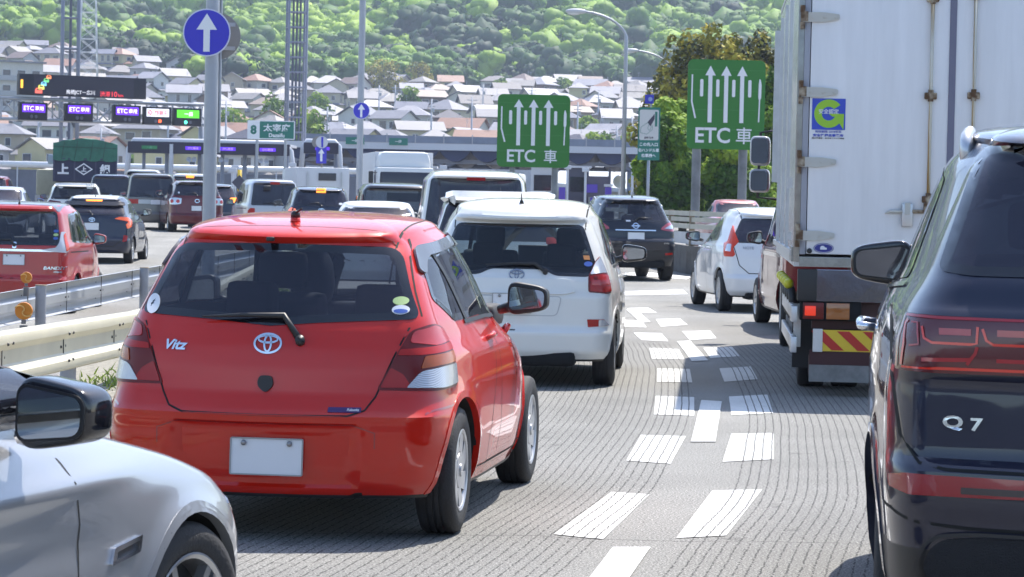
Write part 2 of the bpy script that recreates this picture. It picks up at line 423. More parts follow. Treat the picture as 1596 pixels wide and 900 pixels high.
        nf = len(me2.polygons); C = np.zeros(nf * 3); me2.polygons.foreach_get('center', C); C = C.reshape(-1, 3)
        N = np.zeros(nf * 3); me2.polygons.foreach_get('normal', N); N = N.reshape(-1, 3)
        mi = np.zeros(nf, np.int32)
        mi[C[:, 2] < p.get('zlow', p['zb'] + .02)] = 1
        if p.get('zone'): mi[p['zone'](C, N)] = 1
        for xw, rw in p['arch']: mi[np.hypot(C[:, 0] - xw, C[:, 2] - p['wr']) < rw + .0015] = 2
        me2.polygons.foreach_set('material_index', mi)
        ob.parent = s.root; s.ob = ob; s.cuts = []
        # windows
        s.windows()
        me2 = ob.data
        me2.polygons.foreach_set('use_smooth', np.ones(len(me2.polygons), dtype=bool)); me2.set_sharp_from_angle(angle=R(32))
        for xw, rw in p['arch']:
            if q < .5 or p.get('nolip'): break
            for sg in (1, -1):
                arc = [(xw + (rw + .028) * math.cos(t), p['wr'] + (rw + .028) * math.sin(t)) for t in np.linspace(-.35, math.pi + .35, 30)]
                arc += [(xw + (rw - .003) * math.cos(t), p['wr'] + (rw - .003) * math.sin(t)) for t in np.linspace(math.pi + .35, -.35, 30)]
                arc = [a for a in arc if a[1] > zb + .01] 
                s.decal('arch_trim', [arc], ('side', sg), p.get('archm', p['paint']), off=p.get('lipo', .004), thick=.03, step=.06, dens=False)
    # ---- mapping 2D -> surface
    def mp(s, V2, kind):
        b = s.bvh; P, N = [], []
        for (a, c) in V2:
            if kind[0] == 'rear': o, d = Vector((-3, a, c)), Vector((1, 0, 0))
            elif kind[0] == 'front': o, d = Vector((s.L + 3, a, c)), Vector((-1, 0, 0))
            elif kind[0] == 'top': o, d = Vector((a, c, 4)), Vector((0, 0, -1))
            elif kind[0] == 'side': o, d = Vector((a, 3 * kind[1], c)), Vector((0, -kind[1], 0))
            elif kind[0] == 'dev':
                X, Y, Z = s.dev; sg = kind[1]; i = int(np.clip(np.searchsorted(Z, c) - 1, 0, len(Z) - 2)); t = (c - Z[i]) / (Z[i + 1] - Z[i]); pt = []
                for j in (i, i + 1):
                    S = np.concatenate([[0], np.cumsum(np.hypot(np.diff(X[j]), np.diff(Y[j])))]); pt.append((np.interp(a, S, X[j]), np.interp(a, S, Y[j])))
                x, y = pt[0][0] * (1 - t) + pt[1][0] * t, pt[0][1] * (1 - t) + pt[1][1] * t
                h = b.find_nearest(Vector((x, y * sg, c))); P.append(Vector((x, y * sg, c))); N.append(h[1]); continue
            h = b.ray_cast(o, d)
            if h[0] is None:
                h = b.find_nearest(o + d * 3.2)
            P.append(h[0]); N.append(h[1])
        return P, N
    def decal(s, name, loops, kind, m, off=.002, thick=.004, step=.05, parent=None, dens=True, band=None, bandm=None, VF=None, label=None):
        if VF: V2, F = VF
        else: V2, F = tri2d(loops, step, dens)
        if not F: return None
        P, N = s.mp(V2, kind); mi = None
        if band:
            A = [np.mean([V2[i] for i in f], 0) for f in F]; ins = pip(band, [a[0] for a in A], [a[1] for a in A]); mi = [0 if k else 1 for k in ins]
        V = [p + n * off for p, n in zip(P, N)]
        # orientation
        if F:
            f = F[len(F) // 2]; fn = (V[f[1]] - V[f[0]]).cross(V[f[2]] - V[f[0]])
            if fn.dot(N[f[0]]) < 0: F = [tuple(reversed(f)) for f in F]
        mm = ([m, bandm] if band else m)
        o = skirted(name, V, N, F, mm, parent or s.root, thick, mi, smooth=True)
        if label: o['label'] = label
        return o
    def line(s, name, P2, kind, wd=.006, m=None, off=.0012, closed=False, parent=None, step=.05):
        pts = [Vector(p) for p in P2]; 
        if closed: pts.append(pts[0])
        D = []
        for i in range(len(pts) - 1):
            n = max(1, int((pts[i + 1] - pts[i]).length / step)); D += [pts[i].lerp(pts[i + 1], k / n) for k in range(n)]
        D.append(pts[-1]); V2 = []
        for i, q in enumerate(D):
            t = (D[min(i + 1, len(D) - 1)] - D[max(i - 1, 0)]).normalized(); n = Vector((-t.y, t.x)) * wd / 2; V2 += [tuple(q + n), tuple(q - n)]
        F = [(2 * i, 2 * i + 1, 2 * i + 3, 2 * i + 2) for i in range(len(D) - 1)]
        return s.decal(name, None, kind, m or M_seam, off=off, thick=0, VF=(V2, F), parent=parent)
    def windows(s):
        p = s.p; ob = s.ob; me = ob.data; bm = bmesh.new(); bm.from_mesh(me); bm.faces.ensure_lookup_table()
        C = np.array([f.calc_center_median()[:] for f in bm.faces]); N = np.array([f.normal[:] for f in bm.faces]); kill = np.zeros(len(C), bool)
        todo = []
        for wd in p['win']:
            kind = wd['k']; poly = wd['poly']; band = wd.get('band', .04); ins = inset(poly, band)
            for sg in ((1, -1) if kind == 'side' else (0,)):
                if wd.get('open', True):
                    cut = inset(poly, band * .55)
                    if kind == 'side': kill |= pip(cut, C[:, 0], C[:, 2]) & (N[:, 1] * sg > .3)
                    if kind == 'rear': kill |= pip(cut, C[:, 1], C[:, 2]) & (N[:, 0] < -.1) & (C[:, 0] < s.L * .5)
                    if kind == 'front': kill |= pip(cut, C[:, 1], C[:, 2]) & (N[:, 0] > .1) & (C[:, 0] > s.L * .5)
                todo.append((wd, kind, sg, poly, ins))
        bmesh.ops.delete(bm, geom=[bm.faces[i] for i in np.nonzero(kill)[0]], context='FACES'); bm.to_mesh(me); bm.free()
        s.panes = {}
        for wd, kind, sg, poly, ins in todo:
            o = s.decal(wd.get('name', {'side': 'side_window', 'rear': 'rear_window', 'front': 'windscreen'}[kind]), [poly, ins], (kind, sg), wd.get('m', G_priv), off=.003, thick=.02, step=wd.get('step', .05), band=ins, bandm=wd.get('bm', M_band)) if False else s.pane(wd, kind, sg, poly, ins)
            s.panes.setdefault(kind, []).append(o)
    def pane(s, wd, kind, sg, poly, ins):
        V1, F1 = tri2d([poly, ins], wd.get('step', .05)); V2, F2 = tri2d([ins], wd.get('step', .05))
        V = V1 + V2; F = F1 + [tuple(i + len(V1) for i in f) for f in F2]; mi = [1] * len(F1) + [0] * len(F2)
        P, N = s.mp(V, (kind, sg)); VV = [a + n * .003 for a, n in zip(P, N)]
        FF = []
        for f in F:
            fn = (VV[f[1]] - VV[f[0]]).cross(VV[f[2]] - VV[f[0]]); FF.append(f if fn.dot(N[f[0]]) > 0 else tuple(reversed(f)))
        bmx = bmesh.new(); vs = [bmx.verts.new(v) for v in VV]
        for f, k in zip(FF, mi):
            try: fc = bmx.faces.new([vs[i] for i in f]); fc.material_index = k; fc.smooth = True
            except ValueError: pass
        bmesh.ops.remove_doubles(bmx, verts=bmx.verts[:], dist=.0006)
        me = bpy.data.meshes.new('pane'); bmx.to_mesh(me); bmx.free()
        me.materials.append(wd.get('m', G_priv)); me.materials.append(wd.get('bm', M_band))
        o = bpy.data.objects.new(wd.get('name', {'side': 'side_window', 'rear': 'rear_window', 'front': 'windscreen'}[kind]), me); col.objects.link(o); o.parent = s.root
        if wd.get('label'): o['label'] = wd['label']
        return o
    # ---- fittings
    def wheels(s, style='hub', n=7, sides=(1, -1), width=.19, ins=.015, rimr=None):
        p = s.p; wr = p['wr']
        tm, rm = wheel_mesh(wr, width, style, n, rimr or wr * .66)
        for xw, rw in p['arch']:
            for sg in sides:
                e = empty('wheel', (xw, sg * (p['w0'] - ins), wr)); e.parent = s.root; e.rotation_euler = (0, rng.uniform(0, 6) , 0)
                if sg < 0: e.scale = (1, -1, 1)
                for nm, me in (('tyre', tm), ('rim', rm)):
                    o = bpy.data.objects.new(nm, me); col.objects.link(o); o.parent = e
    def mirror(s, x, y, z, w=.2, h=.15, d=.12, m=None, sides=(1, -1), tri=False, arm=M_trim, th=0., gm=None):
        for sg in sides:
            b = MB(); V, F = superell(d, w, h, 4.0); V = [Vector(v) for v in V]
            for v in V:
                if v.x < -d * .33: v.x = -d * .33 + (v.x + d * .33) * .15
                v.z *= 1 - .22 * (v.y * 2 / w) * (1) ; 
            b.add([Vector((v.x, v.y, v.z)) for v in V], F)
            o = b.build('mirror', m or s.p['paint'], s.root, smooth=True); o.location = (x, sg * (y + w * .5), z); o.scale = (1, sg, 1); o.rotation_euler = (0, 0, th * sg)
            g = MB(); V2 = rp([(-w * .42, h * .41), (-w * .44, -h * .40), (w * .40, -h * .29), (w * .42, h * .26)], h * .2); VV, FF = tri2d([V2], .08)
            rim = skirted('mirror_surround', [Vector((-d * .352 - .004, a, c)) for a, c in [(q[0] * 1.1, q[1] * 1.12) for q in VV]], [Vector((-1, 0, 0))] * len(VV), FF, M_trim, o, .012)
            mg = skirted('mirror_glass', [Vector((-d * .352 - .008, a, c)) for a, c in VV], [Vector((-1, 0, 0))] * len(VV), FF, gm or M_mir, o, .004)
            a = MB().tube([(0.02, -w * .40, -h * .28), (0.05, -w * .75, -h * .42)], [.03, .024], 8)
            a.build('mirror_arm', arm, o, smooth=True)
    def plate(s, y, z, w=.33, h=.165, m=None, tilt=0.06, name='license_plate'):
        P, N = s.mp([(y, z)], ('rear',)); x = P[0].x
        V, F = tri2d([rp([(-w / 2, -h / 2), (w / 2, -h / 2), (w / 2, h / 2), (-w / 2, h / 2)], .01, 3)], .1)
        bd = flat(name, [(-a, b) for a, b in V], [tuple(reversed(f)) for f in F], m or M_plate, s.root, (x - .018, y, z), ux=(0, -1, 0), uy=(math.sin(tilt), 0, math.cos(tilt)), thick=.004)
        lo = rp([(-w / 2, -h / 2), (w / 2, -h / 2), (w / 2, h / 2), (-w / 2, h / 2)], .01, 3); V, F = tri2d([lo, inset(lo, .006)], .1, False)
        flat('plate_rim', V, F, M_platering, bd, (x - .0225, y, z), ux=(0, -1, 0), uy=(math.sin(tilt), 0, math.cos(tilt)), thick=.004)
        if s.p.get('q', 1) > .8:
            for b in (-.105, .105):
                bb = MB().lathe([(-.01, 1e-3), (-.01, .011), (0, .013), (0, 1e-3)], 14, 'X', (x - .024 , y + b, z + h * .36)).build('plate_bolt', M_platering, bd, smooth=True)
        return bd
    def wiper(s, y0, z0, y1, z1, zb=None, m=None):
        "rear wiper from pivot (y0,z0) to blade tip (y1,z1)"
        P, N = s.mp([(y0, z0), (y0 + (y1 - y0) * .18, z1 + .015), (y0 + (y1 - y0) * .6, z1 + .012), (y1, z1)], ('rear',))
        Q = [a + n * .028 for a, n in zip(P, N)]; Q[0] = P[0] + N[0] * .015
        b = MB().tube(Q, [.016, .014, .010, .004], 8); b.tube([P[0] + N[0] * .03, P[0] - N[0] * .01], .022, 12)
        return b.build('rear_wiper', m or M_trim, s.root, smooth=True)
    def antenna(s, x, y=0, h=.12, tilt=-.6, r=.004, base=True, m=None):
        P, N = s.mp([(x, y)], ('top',)); c = P[0]; b = MB()
        b.tube([c, c + Vector((0.0, 0, .03))], [.022, .012], 10); b.tube([c + Vector((0, 0, .02)), c + Vector((h * math.sin(tilt), 0, h * math.cos(tilt)))], [r * 1.6, r * .8], 6)
        return b.build('antenna', m or M_trim, s.root, smooth=True)
    def seats(s, x=1.9, zc=.95, w=.48, ys=(.36, -.36), rear=True, headz=1.2, m=None, hr=True):
        m = m or M_seat
        for xs, yy in ((x, ys), (x - .85, (.32, -.32) if rear else ())):
            dz = 0 if xs == x else -.13
            for y in yy:
                o = MB().box((0, 0, 0), (.14, w, .62), bev=.05, ry=-.2).build('seat', m, s.root, smooth=True); o.location = (xs, y, headz - .42 + dz)
                h = MB().box((0, 0, 0), (.09, .26, .19), bev=.045).build('headrest', m, o, smooth=True); h.location = (-.06, 0, .42)
    def dash(s, x, z, w):
        o = MB().box((x, 0, z), (.4, w, .12), bev=.04).build('dashboard', M_dash, s.root, smooth=True)
        b = MB(); n = 18
        for k in range(n): pass
        st = MB(); P = [(x - .32 + .03 * math.sin(t) , -.36 + .18 * math.cos(t), z + .02 + .18 * math.sin(t)) for t in [2 * math.pi * k / 20 for k in range(21)]]
        st.tube(P, .014, 6, cap=False); st.build('steering_wheel', M_trim, s.root, smooth=True)
        rm = MB().box((x - .35, 0, z + .36), (.03, .24, .065), bev=.012).build('rear_view_mirror', M_trim, s.root, smooth=True)

def superell(dx, dy, dz, n, seg=16):
    V = []; F = []
    def c(t, e): v = math.cos(t); return math.copysign(abs(v) ** e, v)
    def s_(t, e): v = math.sin(t); return math.copysign(abs(v) ** e, v)
    e = 2 / n
    for i in range(seg + 1):
        ph = -math.pi / 2 + math.pi * i / seg
        for k in range(seg * 2):
            th = math.pi * k / seg; V.append((dx / 2 * c(ph, e) * c(th, e), dy / 2 * c(ph, e) * s_(th, e), dz / 2 * s_(ph, e)))
    M = seg * 2
    for i in range(seg):
        for k in range(M): a = i * M + k; b = i * M + (k + 1) % M; F.append((a, b, b + M, a + M))
    return V, F
_WM = {}
def wheel_mesh(R_, w, style, n, rr):
    key = (round(R_, 3), w, style, n, round(rr, 3))
    if key in _WM: return _WM[key]
    h = w / 2
    # outer face at y=0 (outboard = +y), tyre goes inboard
    pr = [(-w * .98, rr - .03), (-w * .99, rr + .01), (-w, rr + (R_ - rr) * .55), (-w + .012, R_ - .012), (-w + .03, R_)]
    for g in (-.62, -.38):
        pass
    xs = np.linspace(-w + .03, -.03, 5)
    for a in xs[1:-1]: pr += [(a - .006, R_), (a - .005, R_ - .007), (a + .005, R_ - .007), (a + .006, R_)]
    pr += [(-.03, R_), (-.010, R_ - .012), (.002, rr + (R_ - rr) * .5), (-.004, rr + .012), (-.008, rr), (-.03, rr - .012)]
    t = MB().lathe(pr, 48, 'Y').build('tyre', M_tyre, None, autos=50)
    b = MB()
    # rim lip + back disc
    b.lathe([(-.03, rr - .014), (-.006, rr - .002), (-.004, rr - .008), (-.012, rr - .02), (-.05, rr - .026), (-.12, rr - .03)], 48, 'Y', m=0)
    b.lathe([(-.085, 1e-4), (-.085, rr - .01)], 32, 'Y', m=1)
    if style == 'hub':
        b.lathe([(-.004, 1e-4), (-.004, .028), (-.012, .032), (-.014, rr * .42), (-.028, rr * .44)], 40, 'Y', m=0)
        b.lathe([(-.02, rr * .86), (-.008, rr * .9), (-.008, rr * .985)], 40, 'Y', m=0)
    else:
        b.lathe([(-.022, 1e-4), (-.022, .03), (-.03, .07), (-.05, .075)], 32, 'Y', m=0)
    for k in range(n):
        th = 2 * math.pi * k / n
        if style == 'hub': sets = [(0, .42 * rr, .92 * rr, .50 * rr * 6.2 / n * .5, .80 * rr * 6.2 / n * .36)]
        elif style == 'twin': sets = [(-.12, .05, .95 * rr, .016, .014), (.12, .05, .95 * rr, .016, .014)]
        else: sets = [(0, .05, .96 * rr, .026, .018 if n > 6 else .026)]
        for dth, r0, r1, w0, w1 in sets:
            a = th + dth; ca, sa = math.cos(a), math.sin(a); q = []
            tw = .35 if style == 'hub' else 0.
            for (r_, hw, yy, aa) in ((r0, w0, -.020 if style != 'hub' else -.016, a), (r1, w1, -.012, a + tw)):
                ca, sa = math.cos(aa), math.sin(aa)
                for sg in (-1, 1):
                    for dy in (0, -.03): q.append((r_ * ca - sg * hw * sa, yy + dy, r_ * sa + sg * hw * ca))
            # q: [r0 -, top],[r0 -, bot],[r0 +,top],[r0 +,bot],[r1...]
            b.add(q, [(0, 4, 6, 2), (1, 3, 7, 5), (0, 1, 5, 4), (2, 6, 7, 3)], 0)
    r_ = b.build('rim', [M_hub if style == 'hub' else M_rim, M_rimdark], None, autos=35)
    tm, rm = t.data, r_.data; bpy.data.objects.remove(t); bpy.data.objects.remove(r_)
    _WM[key] = (tm, rm); return tm, rm

def emblem_oval(car, y, z, w, h, m=M_chrome, parent=None):
    "three interlocked ellipses badge"
    L = [ell(0, 0, w / 2, h / 2, 40), ell(0, 0, w / 2 * .86, h / 2 * .8, 40)]
    V, F = tri2d(L, .05, False)
    V2, F2 = tri2d([ell(0, 0, w * .15, h * .42, 28), ell(0, 0, w * .085, h * .33, 28)], .05, False)
    V3, F3 = tri2d([ell(0, h * .18, w * .36, h * .20, 32), ell(0, h * .20, w * .31, h * .12, 32)], .05, False)
    VV = []; FF = []
    for a, f in ((V, F), (V2, F2), (V3, F3)): b = len(VV); VV += a; FF += [tuple(i + b for i in g) for g in f]
    return car.decal('emblem', None, ('rear',), m, off=.009, thick=.008, VF=([(y + a, z + b) for a, b in VV], FF))
def emblem_text(car, s_, y, z, h, m=M_chrome, kind=('rear',), shear=0., bold=.01, name='badge', xs=1., off=.006):
    V, F = text2d(s_, h, 0, 0, shear, bold, xs)
    sg = -1 if kind[0] == 'rear' else 1       # seen from behind, +y is to the left
    if kind[0] == 'side': sg = 1 if kind[1] < 0 else -1
    V = [(y + sg * a, z + b) for a, b in V]
    return car.decal(name, None, kind, m, off=off, thick=.004, VF=(V, F))
# ---------------------------------------------------------------- red hatchback in the foreground
def red_disp(X, Y, Z):
    a = np.abs(Y); rec = sst(.44, .38, a) * sst(.235, .27, Z) * sst(.545, .515, Z) * (X < .3)
    led = np.exp(-((Z - .572) / .014) ** 2) * (X < 1.0) * sst(.95, .75, a) * .012
    return X + rec * .035 - led, Y, Z
def red_hatch():
    P = dict(L=3.75, w0=.845, zb=.20, zt=1.425, belt=.96, dr=.06, df=.05, crown=.062, wr=.295, arch=[(.63, .345), (3.09, .345)],
        paint=paint('paint_red', (.47, .004, .004), rough=.42), q=1.25, taper=.055, bowf=.5, xm=1.9, disp=red_disp,
        xr=[(.2, .07), (.26, .02), (.34, .0), (.50, -.005), (.565, .0), (.60, .02), (.66, .055), (.78, .07), (.88, .09), (.95, .12), (.99, .145), (1.06, .19), (1.2, .285), (1.335, .375), (1.35, .33), (1.37, .32), (1.39, .34), (1.43, .42)],
        xf=[(.2, .1), (.4, .02), (.6, .02), (.72, .12), (.80, .30), (.9, .65), (.97, .85), (1.1, 1.0), (1.3, 1.26), (1.43, 1.50)],
        w=[(.2, .79), (.28, .825), (.45, .85), (.7, .85), (.84, .83), (.93, .785), (.99, .76), (1.2, .685), (1.34, .62), (1.39, .585), (1.425, .545)],
        bow=[(.2, .10), (.55, .10), (.75, .12), (1.0, .11), (1.3, .09), (1.45, .10)], rc=[(.2, .20), (.9, .20), (1.0, .16), (1.3, .13), (1.46, .16)], rcl=[(.2, .38), (.9, .36), (1.0, .22), (1.4, .18)], taperf=[(0, .12), (1.0, .16)],
        zlow=.215)
    win_r = rp([(.0, .965, 0), (.24, .985, .1), (.655, 1.005, .05), (.60, 1.12, .05), (.525, 1.325, .07), (0, 1.338, 0), (-.525, 1.325, .07), (-.60, 1.12, .05), (-.655, 1.005, .05), (-.24, .985, .1)], .05)
    P['win'] = [
        dict(k='rear', poly=win_r, band=.035, m=G_rear, bm=M_band),
        dict(k='side', poly=rp([(.54, 1.09), (.64, 1.29, .10), (1.33, 1.345, .03), (1.43, .995, .02), (.74, .985, .03)], .03), band=.03, m=glassmat('glass_side_grey', (.22, .23, .26), .35)),
        dict(k='side', poly=rp([(1.39, 1.355, .02), (2.1, 1.335), (2.45, 1.19), (2.72, .99), (2.6, .97, .03), (1.49, .99, .02)], .06), band=.03, m=G_clear),
        dict(k='front', poly=rp([(-.60, .99), (-.46, 1.40), (.46, 1.40), (.60, .99)], .06), band=.03, m=G_clear),
    ]
    c = Car('hatchback', 'glossy red hatchback with blank white plate and black rear wiper, biggest car in the middle', 'car', (-1.106, 12.7, 0), 8.0, P)
    rd = P['paint']
    # tailgate seam
    for sg in (1, -1):
        c.line('panel_gap', [(sg * .0, .572), (sg * .38, .575), (sg * .45, .60), (sg * .49, .66), (sg * .555, .83), (sg * .612, .965), (sg * .655, 1.02)], ('rear',), .008)
        c.line('panel_gap', [(sg * .655, 1.02), (sg * .612, 1.13), (sg * .545, 1.335), (sg * .53, 1.365)], ('rear',), .006)
        c.line('panel_gap', [(1.45, .98), (1.47, .8), (1.38, .60), (1.28, .42), (1.30, .28), (2.5, .275)], ('side', sg), .007)
        c.line('panel_gap', [(1.46, .98), (1.50, .8), (1.50, .35), (1.49, .275)], ('side', sg), .007) if False else None
        c.line('panel_gap', [(1.44, 1.38), (1.475, .99), (1.60, .80), (1.62, .45), (1.60, .275)], ('side', sg), .007)
        c.line('panel_gap', [(.80, .97), (.93, .96), (1.08, .86), (1.16, .70), (1.05, .62)], ('side', sg), .007) if False else None
        c.line('panel_gap', [(2.50, .965), (2.62, .86), (2.66, .6), (2.60, .32)], ('side', sg), .007)
        c.line('window_seal', [(.92, .975), (1.49, .98), (2.7, .955)], ('side', sg), .018, M_trim, off=.006)
        c.line('panel_gap', [(.06, .665), (.30, .66), (.62, .64)], ('side', sg), .004) if False else None
        # visors over the side windows
        c.decal('window_visor', [rp([(.53, 1.22), (.62, 1.325, .08), (1.37, 1.37), (1.36, 1.325), (.72, 1.283, .06), (.60, 1.20)], .02)], ('side', sg), mat('visor_smoke', (.10, .11, .13), rough=.2, coat=.2), off=.016, thick=.012)
        c.decal('window_visor', [rp([(1.385, 1.38), (2.08, 1.365, .08), (2.44, 1.22), (2.44, 1.17), (2.06, 1.31, .08), (1.385, 1.325)], .02)], ('side', sg), mat('visor_smoke'), off=.016, thick=.012)
        c.decal('door_pillar', [[(1.28, 1.35), (1.44, 1.36), (1.54, .985), (1.38, .99)]], ('side', sg), M_gloss, off=.002, thick=.003)
        c.decal('door_pillar', [rp([(.80, 1.31), (.84, 1.32), (.99, .985), (.94, .985)], .005)], ('side', sg), M_trim, off=.007, thick=.004)
        c.line('window_frame', [(1.40, 1.352), (2.1, 1.34), (2.46, 1.19), (2.72, .985)], ('side', sg), .022, M_gloss, off=.005)
        # lamps (developed round the corner)
        o = c.decal('taillight', [rp([(.50, .69, .02), (.565, .81, .03), (.640, .955, .03), (.76, .985, .06), (.95, .965, .1), (1.03, .86, .05), (1.05, .70, .03), (.80, .685)], .02)], ('dev', sg), M_dred, off=.005, thick=.02, step=.03)
        c.decal('lens', [rp([(.655, .95), (.80, .975), (.93, .955, .05), (1.00, .90), (.80, .885), (.64, .90)], .02)], ('dev', sg), mat('lens_pink', (.42, .03, .035), rough=.1, coat=1), off=.009, thick=.004, step=.03, parent=o)
        c.decal('lens', [rp([(.60, .87), (.70, .875), (1.0, .895), (1.02, .862), (.7, .845), (.59, .845)], .008)], ('dev', sg), M_red, off=.0092, thick=.004, step=.03, parent=o)
        c.decal('lens', [rp([(.72, .84), (1.015, .857), (1.03, .808, .02), (.82, .798), (.70, .785)], .01)], ('dev', sg), mat('lens_amber', (.33, .055, .006), rough=.12, coat=1), off=.0094, thick=.004, step=.03, parent=o)
        c.decal('lens', [rp([(.515, .70), (.66, .70), (.62, .76), (.56, .79)], .01)], ('dev', sg), mat('lens_red2', (.22, .006, .005), rough=.1, coat=1), off=.009, thick=.004, step=.03, parent=o)
        c.decal('lens', [rp([(.635, .70, .01), (.70, .775, .03), (.86, .792), (1.035, .80), (1.045, .712), (.85, .697)], .012)], ('dev', sg), M_clear2, off=.010, thick=.005, step=.03, parent=o)
        # bumper corner crease: its shade painted as a darker red line
        c.line('bumper_crease_shade', [(.74, .585), (.80, .60), (1.02, .615)], ('dev', sg), .010, mat('paint_red_shade', (.30, .007, .008), rough=.3, coat=1), off=.0015)
        for xh in (1.66, 2.56 - .02):
            xh -= .26 if xh < 2 else .32
            P_, N_ = c.mp([(xh - .09, .875), (xh, .885), (xh + .09, .88)], ('side', sg))
            Q = [a + n * .028 for a, n in zip(P_, N_)]; Q[0] = P_[0] - N_[0] * .01; Q[2] = P_[2] - N_[2] * .01
            h = MB().tube([Q[0], Q[0].lerp(Q[1], .6) + N_[0] * .018, Q[1], Q[1].lerp(Q[2], .4) + N_[2] * .018, Q[2]], [.012, .014, .015, .014, .012], 8).build('door_handle', rd, c.root, smooth=True)
        # sill
        c.line('sill_edge', [(1.0, .275), (2.72, .275)], ('side', sg), .008)
    c.line('bumper_gap', [(-.5, .43), (-.5, .50), (-.40, .535), (.40, .535), (.5, .50), (.5, .43)], ('rear',), .007, mat('paint_red_shade'), off=.0015)  # recess edge shade drawn in a darker copy of the body red
    emblem_oval(c, 0, .887, .130, .092)
    emblem_text(c, 'Vitz', .435, .868, .045, shear=.35, bold=.03, xs=1.15)
    d = c.decal('keyhole', [rp([(-.03, .745), (.03, .745), (.038, .70), (.0, .665), (-.038, .70)], .02)], ('rear',), M_trim, off=.014, thick=.014)
    st = c.decal('dealer_sticker', [rp([(-.435, .612), (-.29, .612), (-.29, .590), (-.435, .590)], .002)], ('rear',), mat('sticker_darkblue', (.05, .02, .12), rough=.4), off=.003, thick=.003)
    emblem_text(c, 'Fukuoka', -.40, .601, .012, m=M_stW, shear=.2, bold=.02, name='sticker_lettering', off=.005, xs=.95)
    c.plate(-.02, .385, .335, .168)
    c.decal('sticker', [ell(.59, 1.045, .034, .045, 24)], ('rear',), M_stW, off=.006, thick=.002)
    c.decal('sticker', [ell(-.56, 1.085, .034, .019, 24)], ('rear',), M_stG, off=.006, thick=.002)
    s1 = c.decal('sticker', [ell(-.565, 1.045, .038, .021, 24)], ('rear',), M_stW, off=.006, thick=.002)
    c.decal('sticker_print', [ell(-.565, 1.038, .030, .009, 24)], ('rear',), M_stB, off=.009, thick=.002, parent=s1)
    c.wiper(-.145, .90, .315, .985)
    # roof: spoiler gap, centre stop lamp nub, antenna
    P_, N_ = c.mp([(0, 1.355)], ('rear',)); MB().box(P_[0] + Vector((-.012, .05, .0)), (.03, .035, .02), bev=.005).build('washer_jet', M_trim, c.root, smooth=True)
    P_, N_ = c.mp([(.62, 0)], ('top',)); b = MB(); q = P_[0]
    b.tube([q + Vector((0, 0, -.01)), q + Vector((0, 0, .018))], [.026, .023], 14, m=1); b.tube([q + Vector((0, 0, .018)), q + Vector((0, 0, .040)), q + Vector((-.0, 0, .052))], [.023, .021, .010], 14); b.tube([q + Vector((0, 0, .040)), q + Vector((-.10, -.05, .062))], [.006, .005], 8)
    b.build('antenna', [M_trim, rd], c.root, smooth=True)
    c.line('roof_gap', [(.36, .50), (.70, .505), (1.2, .50), (2.0, .46)], ('top',), .008); c.line('roof_gap', [(.36, -.50), (.70, -.505), (1.2, -.50), (2.0, -.46)], ('top',), .008)
    c.line('roof_gap', [(.52, -.50), (.50, -.3), (.48, 0), (.50, .3), (.52, .50)], ('top',), .006)
    c.wheels('hub', 7, width=.185, ins=.03)
    c.mirror(2.30, .775, 1.045, .215, .155, .15, M_trim, sides=(1, -1))
    # exhaust and underside
    MB().tube([(.08, .42, .23), (.5, .42, .24)], .025, 12).build('exhaust_pipe', M_trim, c.root, smooth=True)
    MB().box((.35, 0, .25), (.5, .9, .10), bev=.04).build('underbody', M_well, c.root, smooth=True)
    c.seats(2.05, .86, .46, headz=1.17); c.dash(2.85, .93, 1.3)
    return c
